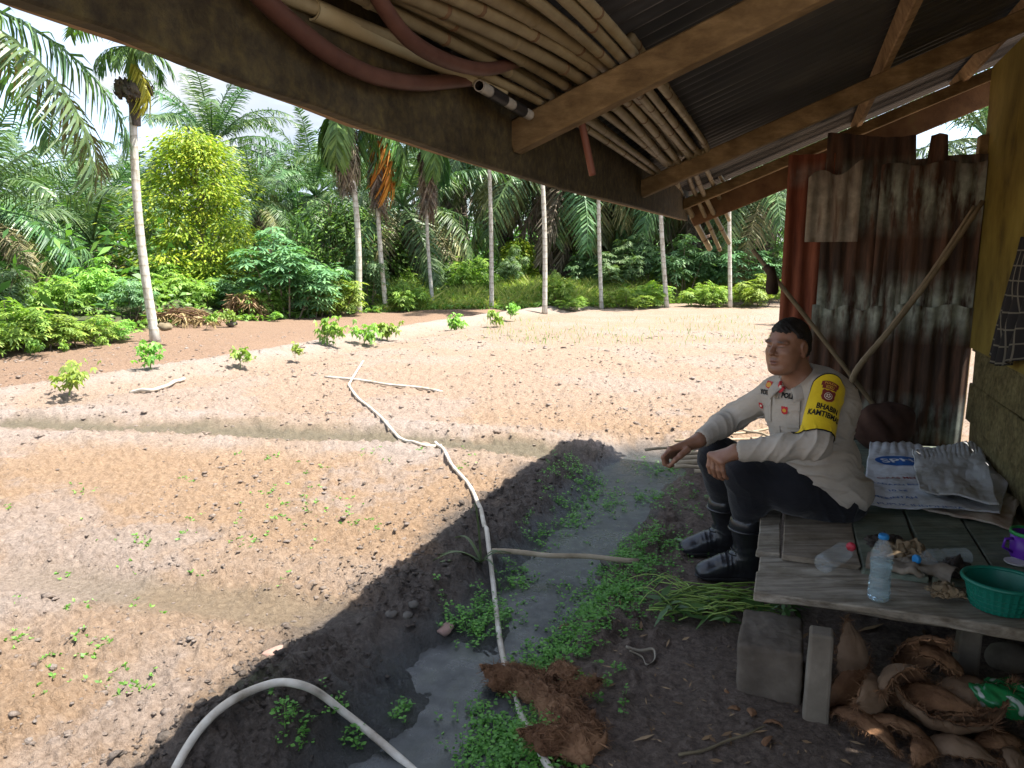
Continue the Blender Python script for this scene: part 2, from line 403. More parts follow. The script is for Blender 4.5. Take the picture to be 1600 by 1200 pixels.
_da = sorted((x * U.x + y * U.y, x * V.x + y * V.y) for x, y in DITCH); DAB = (np.array([q[0] for q in _da]), np.array([q[1] for q in _da]))
def build_ground():
    an = np.concatenate([np.radians(np.linspace(-46, 46, 521)), np.radians(np.linspace(46, 314, 70))[1:-1]])
    r = [.012, .12, .24, .35]
    while r[-1] < 22: r.append(r[-1] * 1.0085)
    while r[-1] < 600: r.append(r[-1] * 1.10)
    r = np.array(r); A, Rr = np.meshgrid(an, r); X = Rr * np.sin(A); Y = Rr * np.cos(A)
    Z = ground_z(X, Y); nr, na = X.shape
    v = np.stack([X, Y, Z], -1).reshape(-1, 3); v = np.concatenate([v, [[0, 0, gz(0, 0)]]])
    i, j = np.meshgrid(np.arange(nr - 1), np.arange(na), indexing='ij'); k = (j + 1) % na
    F = np.stack([i * na + j, i * na + k, (i + 1) * na + k, (i + 1) * na + j], -1).reshape(-1, 4)[:, ::-1]
    fan = np.array([[nr * na, (q + 1) % na, q, q] for q in range(0)]).reshape(-1, 4)
    o = mesh_obj('ground', v, F, None)
    X = v[:, 0]; Y = v[:, 1]; b = X * V.x + Y * V.y; a = X * U.x + Y * U.y
    dd = poly_dist(X, Y, DITCH); dc = poly_dist(X, Y, CROSS); df, tf = poly_dist(X, Y, FURROW, True); dr = poly_dist(X, Y, RIDGE)
    n1 = fbm(X * 3, Y * 3, 51, 4) - .5; n2 = fbm(X * 12, Y * 12, 52, 3) - .5
    field = np.maximum(smooth(.42, .72, b - .42 + n1 * .5 + n2 * .15), smooth(4.75, 5.1, a + n1 * .3)); field = np.maximum(field, smooth(-.6, -1.2, a))  # last term: unseen ground behind the camera made pale to bounce light under the roof
    wet = 1 - smooth(.16, .34, dd + n1 * .25)
    moist = np.maximum(1 - smooth(.08, .30, dc + n1 * .25), (1 - smooth(.05, .2, df + n1 * .2)) * smooth(1.0, 2.2, tf) * .6)
    orange = smooth(.45, .62, fbm(X * 1.1, Y * 1.1, 61, 4) + .25 * n2 + .10 * (b > 1.0) * (dc > .5)) * (1 - smooth(5, 7, np.hypot(X, Y)) * .55)
    farbed = smooth(.1, .5, np.where(Y > np.interp(X, [p[0] for p in RIDGE], [p[1] for p in RIDGE]), dr, -dr) + n1 * .5)
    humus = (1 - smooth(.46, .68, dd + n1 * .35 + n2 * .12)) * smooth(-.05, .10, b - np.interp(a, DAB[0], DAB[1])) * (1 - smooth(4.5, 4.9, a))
    pale = np.clip(np.exp(-((dr - .05) / .45) ** 2) + .8 * np.exp(-((dc - .38) / .22) ** 2) + .5 * np.exp(-((df - .3) / .2) ** 2), 0, 1) * (.55 + n1)
    q_ = atz(402, 1125); green = np.maximum(smooth(.0, .8, field_side(X, Y) + n1), .7 * np.exp(-((X - q_.x) ** 2 + (Y - q_.y) ** 2) / .075 ** 2))
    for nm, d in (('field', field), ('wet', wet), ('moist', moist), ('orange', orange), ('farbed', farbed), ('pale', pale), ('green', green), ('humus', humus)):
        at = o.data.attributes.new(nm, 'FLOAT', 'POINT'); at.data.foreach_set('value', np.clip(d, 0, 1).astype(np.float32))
    m, t, bs = new_mat('soil'); vec = coords(t)
    nA = noise(t, 5, 6, .65, vec); nB = noise(t, 46, 6, .78, vec, .3); nC = noise(t, 150, 4, .75, vec)
    dry = ramp(t, nB, [(.28, (0.1037, 0.0732, 0.0549)), (.42, (0.2135, 0.1586, 0.1220)), (.58, (0.3111, 0.2403, 0.1903)), (.8, (0.3904, 0.3148, 0.2562))])
    ora = ramp(t, nB, [(.28, (0.1098, 0.0683, 0.0390)), (.44, (0.2257, 0.1464, 0.0878)), (.62, (0.3233, 0.2220, 0.1403)), (.8, (0.3782, 0.2782, 0.1891))])
    far = ramp(t, nB, [(.28, (.085, .054, .036)), (.48, (.195, .125, .082)), (.68, (.285, .192, .130))])
    pal = ramp(t, nB, [(.3, (0.174, 0.146, 0.127)), (.55, (0.310, 0.267, 0.239)), (.75, (0.384, 0.341, 0.310))])
    hut_soil = ramp(t, nB, [(.32, (.066, .048, .037)), (.5, (.140, .103, .080)), (.66, (.225, .172, .138))])  # ground near the hut, darker soil than the beds
    wetc = ramp(t, nA, [(.3, (.030, .030, .028)), (.6, (.062, .062, .058))])
    mos = ramp(t, nB, [(.3, (0.091, 0.073, 0.049)), (.7, (0.175, 0.147, 0.098))])
    gr = ramp(t, nB, [(.3, (.035, .045, .018)), (.7, (.09, .10, .045))])
    c = mixc(t, attr(t, 'orange'), dry, ora); c = mixc(t, attr(t, 'farbed'), c, far); c = mixc(t, attr(t, 'pale'), c, pal)
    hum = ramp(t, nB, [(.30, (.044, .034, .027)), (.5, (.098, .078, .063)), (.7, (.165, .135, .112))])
    c = mixc(t, attr(t, 'moist'), c, mos); c = mixc(t, attr(t, 'field'), hut_soil, c); c = mixc(t, attr(t, 'humus'), c, hum); c = mixc(t, attr(t, 'green'), c, gr); c = mixc(t, attr(t, 'wet'), c, wetc)
    t.links.new(c, bs.inputs['Base Color'])
    rr = t.nodes.new('ShaderNodeMapRange'); t.links.new(attr(t, 'wet'), rr.inputs[0]); rr.inputs[3].default_value = .92; rr.inputs[4].default_value = .30
    t.links.new(rr.outputs[0], bs.inputs['Roughness']); bs.inputs['Specular IOR Level'].default_value = .35
    h = math_(t, 'ADD', math_(t, 'MULTIPLY', nB, 1.0), math_(t, 'MULTIPLY', nC, .35))
    bumpn(t, bs, h, 1.0, .022)
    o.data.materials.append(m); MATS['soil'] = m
    return tag(o, kind='structure')
GROUND = build_ground()

# standing water / slurry in the ditch: a thin sheet following the ditch, below the banks
def build_mud():
    pts = spline([Vector((x, y, 0)) for x, y in DITCH], 90); vs = []; fs = []
    nx = 14
    for i, p in enumerate(pts):
        t = (pts[min(i + 1, 90)] - pts[max(i - 1, 0)]).normalized(); s_ = Vector((-t.y, t.x, 0)); w = .36
        for j in range(nx + 1):
            q = p + s_ * (w * (2 * j / nx - 1)); vs.append((q.x, q.y, -.041))
    for i in range(90):
        for j in range(nx): k = i * (nx + 1) + j; fs.append((k, k + 1, k + nx + 2, k + nx + 1))
    m, t, b = new_mat('mud_slurry'); vec = coords(t)
    c = ramp(t, noise(t, 7, 6, .6, vec, .4), [(.3, (.018, .019, .018)), (.5, (.032, .034, .033)), (.62, (.045, .048, .039)), (.8, (.062, .064, .055))])
    t.links.new(c, b.inputs['Base Color'])
    r = ramp(t, noise(t, 11, 5, .6, vec), [(.38, (.22, .22, .22)), (.6, (.48, .48, .48))]); t.links.new(r, b.inputs['Roughness'])
    bumpn(t, b, math_(t, 'ADD', noise(t, 60, 5, .65, vec), math_(t, 'MULTIPLY', noise(t, 9, 3, .5, vec), 1.2)), .35, .006)
    tag(mesh_obj('ditch_water', vs, fs, m), kind='structure')
build_mud()
# ================================================================== HUT
wood = lambda n, st, **k: simple(n, st, scale=3.2, stretch=k.pop('stretch', (1, 1, 1)), rough=.8, bump=.35, bscale=30, bdist=.004, **k)
M_raft = plank_mat('rafter_timber', math.atan2(V.y, V.x), [(.3, (0.1560, 0.1014, 0.0455)), (.55, (0.2600, 0.1755, 0.0806)), (.75, (0.3510, 0.2470, 0.1235))])
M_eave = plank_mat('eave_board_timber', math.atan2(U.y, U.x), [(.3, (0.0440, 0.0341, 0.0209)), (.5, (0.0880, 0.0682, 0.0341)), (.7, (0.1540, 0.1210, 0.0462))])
M_fasc = wood('gable_board_timber', [(.3, (.11, .055, .025)), (.6, (.20, .11, .05)), (.8, (.22, .16, .06))], stretch=(3, 3, 3))
M_wall = plank_mat('mossy_plank', math.atan2(U.y, U.x), [(.28, (0.0675, 0.0540, 0.0243)), (.5, (0.1688, 0.1418, 0.0621)), (.72, (0.2835, 0.2430, 0.1283))])
M_ply = wood('yellowed_board', [(.30, (0.0862, 0.0598, 0.0161)), (.42, (0.1898, 0.1380, 0.0276)), (.6, (0.2818, 0.2185, 0.0483)), (.8, (0.3565, 0.2875, 0.0862))], stretch=(1.2, 1.2, .8))
def zinc_mat(name, stops, grey, bands, z0):
    m, t, b = new_mat(name); vec = coords(t, (9, 9, .9)); v2 = coords(t, (3, 3, 3))
    c = ramp(t, noise(t, 2.2, 6, .65, vec), stops)
    g = ramp(t, noise(t, 6, 5, .6, v2), [(.3, tuple(.45 * q for q in grey)), (.7, grey)])
    sep = t.nodes.new('ShaderNodeSeparateXYZ'); t.links.new(coords(t), sep.inputs[0])
    f = None
    for (zc, wd, am) in bands:                                    # zinc still bare near old nail lines
        d = math_(t, 'ABSOLUTE', math_(t, 'SUBTRACT', sep.outputs['Z'], zc))
        mr = t.nodes.new('ShaderNodeMapRange'); t.links.new(d, mr.inputs[0]); mr.inputs[1].default_value = wd; mr.inputs[2].default_value = wd * .25; mr.inputs[3].default_value = 0; mr.inputs[4].default_value = am
        f = mr.outputs[0] if f is None else math_(t, 'MAXIMUM', f, mr.outputs[0])
    f = math_(t, 'MULTIPLY', f, ramp(t, noise(t, 3.0, 4, .6, coords(t, (5, 5, 1.2))), [(.40, (0, 0, 0)), (.56, (1, 1, 1))]))
    c = mixc(t, f, c, g); t.links.new(c, b.inputs['Base Color'])
    b.inputs['Roughness'].default_value = .75; b.inputs['Metallic'].default_value = .12; b.inputs['Specular IOR Level'].default_value = .3
    bumpn(t, b, noise(t, 90, 4, .6, coords(t)), .25, .003); MATS[name] = m; return m
M_zinc = zinc_mat('rusted_zinc', [(.30, (0.0231, 0.0170, 0.0136)), (.48, (0.0607, 0.0374, 0.0255)), (.62, (0.1228, 0.0646, 0.0408)), (.8, (0.1734, 0.1054, 0.0714))], (0.3901, 0.4420, 0.3740), [(1.05, .20, 1.0), (1.62, .22, .9), (0.4335, 0.1700, 0.7000)], 0)
M_zred = zinc_mat('red_rust_zinc', [(.30, (0.0744, 0.0214, 0.0119)), (.5, (0.1700, 0.0499, 0.0261)), (.7, (0.2762, 0.0950, 0.0499))], (0.3719, 0.3562, 0.3087), [(1.75, .08, .4)], 0)
M_zpat = zinc_mat('grey_zinc_patch', [(.35, (0.0840, 0.0448, 0.0280)), (.5, (0.1820, 0.1400, 0.1050)), (.65, (0.3360, 0.2940, 0.2380))], (0.4200, 0.3920, 0.3220), [(1.55, .3, .9)], 0)
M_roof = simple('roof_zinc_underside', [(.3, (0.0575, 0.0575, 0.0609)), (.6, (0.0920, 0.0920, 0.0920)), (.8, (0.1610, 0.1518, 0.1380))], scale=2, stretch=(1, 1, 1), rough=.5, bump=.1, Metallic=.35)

BE, BB = .655, -.885                      # lateral position of the eave board and of the back wall
AZ, AG = 4.44, 4.66                       # zinc wall plane, gable end of the roof
SL = .40                                  # roof slope
zE = lambda a: 1.512 + .028 * math.sin((a - .2) / 4.5 * math.pi) * (1 if a > 0 else 0)   # the eave board sags upward a little in mid span
HUT = tag(empty('field_hut', hut(AZ, BB, 0)), 'lean-to field hut of rusty zinc sheets, mossy planks and bamboo-hung rafters', 'hut')
ORG = Vector(HUT.location)
def grp(name):
    o = empty(name, (0, 0, 0), 0, HUT); return o
ROOF = grp('roof'); ZW = grp('zinc_wall'); PW = grp('plank_wall'); 
def hb(name, c, ax, ay, az, mat, parent, **k):
    return rough_board(name, Vector(c) - ORG, ax, ay, az, mat, parent, **k)
# eave board: follows the photo's lower edge
def strip_board(name, pts_lo, height, thick_vec, mat, parent, seed=0):
    r = random.Random(seed); m = MB(); vs = []
    for p in pts_lo:
        e = r.uniform(-.003, .003); p = Vector(p) - ORG + Vector((0, 0, e))
        vs += [p, p + thick_vec, p + thick_vec + Vector((0, 0, height)), p + Vector((0, 0, height))]
    n = len(pts_lo) - 1
    fs = [(i * 4 + j, i * 4 + (j + 1) % 4, i * 4 + 4 + (j + 1) % 4, i * 4 + 4 + j) for i in range(n) for j in range(4)]
    fs += [(3, 2, 1, 0), tuple(n * 4 + j for j in range(4))]
    m.add(vs, fs); o = m.build(name, mat, parent); return bevel(o, .003, 1)
edge_px = [(80, 10), (200, 57), (300, 95), (400, 133), (500, 170), (580, 198), (650, 222), (730, 248), (800, 270), (880, 294), (950, 312), (1010, 328), (1075, 345)]
elo = []
for q in edge_px:
    p = atb(*q, BE); elo.append(p)
a0 = elo[0].dot(U); z0 = elo[0].z; a1 = elo[-1].dot(U)
AEND = a1
lo_pts = [hut(a, BE, z0) for a in np.linspace(-.75, a0 - .08, 6)] + elo
ED = simple('sawn_edge_timber', [(.3, (.20, .12, .06)), (.6, (.38, .25, .13)), (.8, (.5, .36, .2))], scale=4, rough=.85, bump=.4, bscale=40, stretch=(6, 6, 6))
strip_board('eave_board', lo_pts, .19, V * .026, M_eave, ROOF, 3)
def eave_z(a):
    A_ = [p.dot(U) for p in lo_pts]; Z_ = [p.z for p in lo_pts]; return float(np.interp(a, A_, Z_))
# drip batten nailed outside under the sheet
strip_board('drip_batten', [p + V * .030 + Vector((0, 0, .006)) for p in lo_pts], .05, V * .02, ED, ROOF, 5)
def slope_z(b, a=2.0): return eave_z(min(max(a, -2), AEND)) + SL * (BE - b)
SV = (-V + Vector((0, 0, SL))).normalized(); SN = U.cross(SV).normalized()
if SN.z < 0: SN = -SN
# rafters: foot pixel of the lower edge on the eave board, top end beyond the back wall
def rafter(a, w, h, seed, mat=M_raft, b1=None, dz=.0):
    b1 = BB - .42 if b1 is None else b1
    p0 = hut(a, BE - .004, eave_z(a) + .045 + dz); L_ = (BE - b1) / math.sqrt(1 - SV.z ** 2)
    c = p0 + SV * (L_ / 2) + SN * (h / 2)
    return hb('rafter', c, SV * (L_ / 2), U * (w / 2), SN * (h / 2), mat, ROOF, seed=seed, jit=.003, nx=14)
aA = atb(805, 228, BE).dot(U); aB = atb(1003, 298, BE).dot(U); aC = AEND - .22
RH = .072
for i, a in enumerate((aA - 1.45,)): rafter(a, .05, RH, 30 + i)
rafter(aA, .052, RH, 11); rafter(aB, .05, RH, 12); rafter(aC, .045, RH * .8, 13, dz=.012)
# gable fascia
p0 = hut(AEND - .012, BE - .0, eave_z(AEND) + .06); L_ = (BE - (BB - .42)) / math.sqrt(1 - SV.z ** 2)
hb('gable_board', p0 + SV * (L_ / 2) - SN * .018, SV * (L_ / 2), U * .010, SN * .085, M_fasc, ROOF, seed=14, jit=.004, nx=14)
# purlins along the hut, on the rafters
RT = RH + .045 / math.cos(math.atan(SL))
def purlin(bq, w=.045, h=.062, seed=0, a_lo=-.75):
    c0 = hut(0, bq, slope_z(bq) ) ; 
    aa, ab = a_lo, AEND + .02
    m = hut((aa + ab) / 2, bq, slope_z(bq)) + SN * (RT + h / 2 + .002)
    return hb('purlin', m, U * ((ab - aa) / 2), SV * (w / 2), SN * (h / 2), ED, ROOF, seed=seed, jit=.003, nx=16)
bP1 = -.32
purlin(BE - .03, .03, .062, 40); purlin(bP1, .030, .062, 41); purlin(-.80, .03, .062, 42)
# corrugated roof sheets, corrugations running down the slope
def corr(w, L, pitch=.076, amp=.009, nl=4, seg=6, warp=0.0, seed=0, ragged=None):
    n = int(w / pitch * seg); r = random.Random(seed); vs = []; fs = []
    for i in range(n + 1):
        x = w * i / n
        top = L if ragged is None else ragged(x)
        for j in range(nl + 1):
            y = top * j / nl; z = amp * math.sin(2 * math.pi * x / pitch) + warp * math.sin(y * 3 + x * 2 + seed)
            vs.append(Vector((x, y, z)))
    for i in range(n):
        for j in range(nl): k = i * (nl + 1) + j; fs.append((k, k + nl + 1, k + nl + 2, k + 1))
    return vs, fs
vs, fs = corr(.84, 1.0)
Ls = (BE + .06 - (BB - .45)) / math.sqrt(1 - SV.z ** 2)
shm = None
k = 0; a = AEND + .19
while a > -.4:
    base = hut(a - .84, BE + .06, eave_z(AEND * .5) - SL * .06) + SN * (RT + .074 + (.004 if k % 2 else .0))
    Mx = Matrix((U, SV, SN)).transposed()
    if shm is None:
        vv = [Mx @ Vector((q.x, q.y * Ls, q.z)) for q in vs]
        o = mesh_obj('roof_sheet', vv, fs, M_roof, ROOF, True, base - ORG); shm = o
    else:
        o = shm.copy(); link(o); o.location = base - ORG
    a -= .76; k += 1
# zinc wall at the far end
def zsheet(name, b_left, w, zb, zt, mat, off=0.0, ragged=None, seed=0, warp=.006, nl=8, parent=None, pitch=.076, amp=.0095):
    vs, fs = corr(w, zt - zb, pitch, amp, nl, 8, warp, seed, ragged)
    vv = [hut(AZ - off, b_left, zb) + (-V) * q.x + Vector((0, 0, q.y)) - U * q.z - ORG for q in vs]
    return mesh_obj(name, vv, fs, mat, parent or ZW, True)
bL = hut(0, 0, 0).dot(V); bL = ata(1220, 450, AZ).dot(V)
px_b = lambda x, y, off=0: ata(x, y, AZ - off).dot(V)
px_z = lambda x, y, off=0: ata(x, y, AZ - off).z
w_all = bL - (BB + .015)
rg = random.Random(4)
zsheet('zinc_sheet', bL, .235, -.05, 1.86, M_zred, 0, None, 1, .004)
gapx0, gapx1 = bL - px_b(1432, 230), bL - px_b(1450, 230); bumpx1 = bL - px_b(1482, 230)
def rag_up(x):
    x = x + .19; z = 1.74 + .012 * math.sin(x * 23)
    if gapx0 < x < gapx1: z = px_z(1440, 248)
    elif gapx1 <= x < bumpx1: z = px_z(1465, 208) - .03 * abs((x - gapx1) / (bumpx1 - gapx1) - .5) 
    elif x >= bumpx1: z = px_z(1500, 242)
    else: z = px_z(1400, 208) + .02 * math.sin(x * 9)
    return z - .98
zsheet('zinc_sheet', bL - .19, w_all - .19, .98, 1.8, M_zinc, .012, rag_up, 2, .006, 10)
zsheet('zinc_sheet', bL - .17, .46, -.04, 1.06 , M_zinc, .026, lambda x: 1.08 + .014 * math.sin(x * 40 + 1), 3, .006)
zsheet('zinc_sheet', bL - .585, w_all - .585, -.04, 1.06, M_zinc, .036, lambda x: 1.10 + .01 * math.sin(x * 31), 4, .006)
# second, lower row of upper sheet overlapping below the ragged top
zsheet('zinc_sheet', bL - .46, w_all - .47, .95, 1.66, M_zinc, .024, lambda x: (px_z(1450, 256) - .95) + .01 * math.sin(x * 27), 5, .006)
bp = px_b(1262, 300, .05)
def patch_r(x): return .34 + .025 * math.sin(x * 30) + (.06 * x / .27)
zsheet('zinc_patch', bp, .262, px_z(1300, 378, .05), 1.7, M_zpat, .052, patch_r, 6, .004, 6)
# post holding zinc and planks, bottom rail
hb('corner_post', hut(AZ + .05, BB + .03, .95), Vector((0, 0, .97)), U * .03, V * .03, M_raft, ZW, seed=50)
hb('corner_post', hut(AZ + .06, bL - .05, .90), Vector((0, 0, .92)), U * .028, V * .028, M_raft, ZW, seed=51)
for zz, sd_ in ((1.25, 52), (.45, 53)):
    hb('wall_rail', hut(AZ + .035, (bL + BB) / 2, zz), V * ((bL - BB) / 2 - .07), U * .018, Vector((0, 0, .028)), M_raft, ZW, seed=sd_)
# plank wall: horizontal planks low, a tall yellowed board above
zz = -.05; i = 0
while zz < .93:
    h = [.185, .15, .20, .17, .19, .16][i % 6]
    hb('plank', hut(2.42, BB - .018 + .0215 * (i % 2), zz + h / 2), U * 1.96, V * .011, Vector((0, 0, h / 2 + .012)), M_wall, PW, seed=60 + i, jit=.007, nx=26)
    zz += h; i += 1
zb0 = atb(1560, 555, BB + .02).z
aL = atb(1530, 300, BB + .02).dot(U)
def tall_board(a_hi, w, seed, z1):
    m = MB(); r = random.Random(seed); vs = []; n = 16
    for k in range(n + 1):
        z = zb0 - .03 + (z1 - zb0) * k / n; e = .012 * math.sin(k * .8 + seed) + r.uniform(-.006, .006)
        for (aa, bb) in ((a_hi - w, 0), (a_hi + e, 0), (a_hi + e, .016), (a_hi - w, .016)):
            vs.append(hut(aa, BB + .004 + bb, z) - ORG)
    fs = [(i * 4 + j, i * 4 + (j + 1) % 4, i * 4 + 4 + (j + 1) % 4, i * 4 + 4 + j) for i in range(n) for j in range(4)] + [(3, 2, 1, 0), tuple(n * 4 + j for j in range(4))]
    m.add(vs, fs); return bevel(m.build('tall_board', M_ply, PW), .003, 1)
aa = aL
for k, w in enumerate((.62, .60, .62, .58, .6)):
    tall_board(aa, w, 70 + k, slope_z(BB) + .17); aa -= w - .004
hb('wall_post', hut(AZ - .32, BB - .06, .95), Vector((0, 0, 1.0)), U * .03, V * .03, M_raft, PW, seed=80)
hb('wall_post', hut(1.6, BB - .06, .95), Vector((0, 0, 1.0)), U * .03, V * .03, M_raft, PW, seed=81)
hb('wall_post', hut(.52, BB - .06, .95), Vector((0, 0, 1.0)), U * .03, V * .03, M_raft, PW, seed=82)
# eave posts out of view behind the camera hold the front edge up
hb('eave_post', hut(-.68, BE - .05, .72), Vector((0, 0, .80)), U * .035, V * .035, M_raft, ROOF, seed=83)
# ================================================================== VEGETATION
def leaf_mat(name, stops, trans=.35, rough=.5, scale=1.6, rnd=.35, tint=(1.0, 1.15, .45), hue=.03):
    m, t, b = new_mat(name); out = [n for n in t.nodes if n.type == 'OUTPUT_MATERIAL'][0]
    geo = t.nodes.new('ShaderNodeNewGeometry'); oi = t.nodes.new('ShaderNodeObjectInfo')
    rp = math_(t, 'ADD', math_(t, 'MULTIPLY', geo.outputs['Random Per Island'], .62), math_(t, 'MULTIPLY', noise(t, scale, 3, .6, coords(t)), .38))
    c = ramp(t, rp, stops)
    hv = t.nodes.new('ShaderNodeHueSaturation'); t.links.new(c, hv.inputs['Color'])
    v = math_(t, 'ADD', math_(t, 'MULTIPLY', oi.outputs['Random'], rnd), 1 - rnd / 2); t.links.new(v, hv.inputs['Value'])
    hh = math_(t, 'ADD', math_(t, 'MULTIPLY', oi.outputs['Random'], hue * 2), .5 - hue); t.links.new(hh, hv.inputs['Hue'])
    c = hv.outputs[0]; t.links.new(c, b.inputs['Base Color']); b.inputs['Roughness'].default_value = rough; b.inputs['Specular IOR Level'].default_value = .35
    tr = t.nodes.new('ShaderNodeBsdfTranslucent'); tcx = mixc(t, 1.0, c, tint, 'MULTIPLY'); t.links.new(tcx, tr.inputs['Color'])
    ms = t.nodes.new('ShaderNodeMixShader'); ms.inputs[0].default_value = trans
    t.links.new(b.outputs[0], ms.inputs[1]); t.links.new(tr.outputs[0], ms.inputs[2]); t.links.new(ms.outputs[0], out.inputs[0])
    MATS[name] = m; return m
L_oil = leaf_mat('oil_palm_leaf', [(.2, (0.051, 0.102, 0.048)), (.5, (0.093, 0.178, 0.071)), (.8, (0.170, 0.255, 0.099))], .25, .42)
L_oil2 = leaf_mat('old_palm_leaf', [(.2, (0.112, 0.128, 0.053)), (.5, (0.195, 0.210, 0.083)), (.8, (0.315, 0.285, 0.135))], .25, .5)
L_dead = leaf_mat('dead_palm_leaf', [(.2, (0.105, 0.084, 0.063)), (.5, (0.203, 0.161, 0.119)), (.8, (0.336, 0.280, 0.217))], .15, .8)
L_orange = leaf_mat('orange_dying_leaf', [(.2, (.34, .11, .015)), (.6, (.50, .20, .03)), (.9, (.52, .30, .06))], .3, .6, hue=.01)
L_yel = leaf_mat('yellowing_palm_leaf', [(.2, (.25, .26, .03)), (.7, (.45, .42, .05))], .35, .5, hue=.01)
L_areca = leaf_mat('areca_leaf', [(.2, (0.056, 0.120, 0.035)), (.7, (0.144, 0.256, 0.064))], .3, .4)
L_cass = leaf_mat('cassava_leaf', [(.12, (.135, .240, .050)), (.45, (.215, .370, .075)), (.78, (.33, .47, .085)), (.95, (.48, .47, .07))], .38, .5)
L_cassb = leaf_mat('blue_green_cassava_leaf', [(.12, (.095, .185, .085)), (.5, (.150, .275, .125)), (.85, (.25, .38, .17))], .32, .5)
L_lime = leaf_mat('yellow_green_tree_leaf', [(.12, (.10, .17, .022)), (.35, (.20, .29, .030)), (.65, (.33, .39, .040)), (.92, (.46, .43, .05))], .40, .45, hue=.008)
L_bush = leaf_mat('dark_bush_leaf', [(.2, (0.051, 0.119, 0.031)), (.55, (0.111, 0.230, 0.048)), (.85, (0.204, 0.357, 0.076))], .3, .45)
L_weed = leaf_mat('weed_leaf', [(.15, (0.091, 0.195, 0.036)), (.5, (0.163, 0.319, 0.058)), (.85, (0.260, 0.442, 0.091))], .35, .5, rnd=.1)
L_grass = leaf_mat('field_grass', [(.15, (0.2475, 0.3203, 0.0806)), (.45, (0.4077, 0.4805, 0.1243)), (.7, (0.6115, 0.5824, 0.2038)), (.9, (0.6989, 0.5824, 0.2912))], .5, .6, rnd=.1)
L_straw = leaf_mat('dry_frond_straw', [(.2, (.16, .10, .05)), (.6, (.30, .20, .10)), (.9, (.42, .31, .18))], .1, .8)
M_oiltr = simple('oil_palm_trunk', [(.3, (.045, .036, .030)), (.55, (.10, .080, .065)), (.8, (.18, .15, .12))], scale=6, rough=.95, bump=.8, bscale=14, bdist=.03)
def areca_mat():
    m, t, b = new_mat('areca_trunk'); vec = coords(t)
    sep = t.nodes.new('ShaderNodeSeparateXYZ'); t.links.new(vec, sep.inputs[0])
    zr = math_(t, 'ADD', math_(t, 'MULTIPLY', sep.outputs['Z'], 6.2), math_(t, 'MULTIPLY', noise(t, 1.3, 2, .5, vec), 1.4))
    fr = math_(t, 'FRACT', zr)
    band = ramp(t, fr, [(.0, (.40, .37, .31)), (.08, (.42, .39, .33)), (.15, (.60, .58, .53)), (.85, (.56, .54, .49)), (1, (.46, .43, .37))])
    st = ramp(t, noise(t, 7, 5, .65, coords(t, (3, 3, .8))), [(.35, (.55, .52, .45)), (.55, (.9, .9, .88)), (.8, (1, 1, 1))])
    c = mixc(t, 1.0, band, st, 'MULTIPLY'); t.links.new(c, b.inputs['Base Color']); b.inputs['Roughness'].default_value = .85
    bumpn(t, b, fr, .4, .01); return m
M_areca = areca_mat()
M_stem = simple('woody_stem', [(.3, (.13, .10, .07)), (.7, (.30, .25, .19))], scale=9, rough=.9, bump=.3)
M_gstem = plain('green_stem', (.12, .17, .045), .6)
M_gshaft = simple('areca_crownshaft', [(.3, (.075, .15, .035)), (.7, (.14, .24, .05))], scale=3, rough=.45, bump=0)
M_fruit = simple('areca_fruit', [(.3, (.035, .028, .022)), (.7, (.10, .075, .045))], scale=12, rough=.8, bump=.2)

def np_mesh(name, quads_v, mat, parent=None):
    """quads_v: (n,4,3) array of quads, each its own island"""
    n = len(quads_v); return mesh_obj(name, quads_v.reshape(-1, 3), np.arange(n * 4).reshape(n, 4), mat, parent, False)
def rand_unit(r, n): v = r.normal(size=(n, 3)); return v / np.linalg.norm(v, axis=1)[:, None]
def diamonds(base, dirv, nrm, ln, wd, droop=.0, wpos=.45):
    """leaf blades: base point, direction, leaf normal, length, width"""
    d = dirv / np.linalg.norm(dirv, axis=1)[:, None]; s = np.cross(d, nrm); s /= np.maximum(np.linalg.norm(s, axis=1)[:, None], 1e-6)
    ln = np.asarray(ln).reshape(-1, 1); wd = np.asarray(wd).reshape(-1, 1); dz = np.array([[0, 0, -1.]]) * droop
    m = base + d * ln * wpos; tip = base + d * ln + dz * ln
    return np.stack([base, m + s * wd / 2 + dz * ln * .2, tip, m - s * wd / 2 + dz * ln * .2], 1)

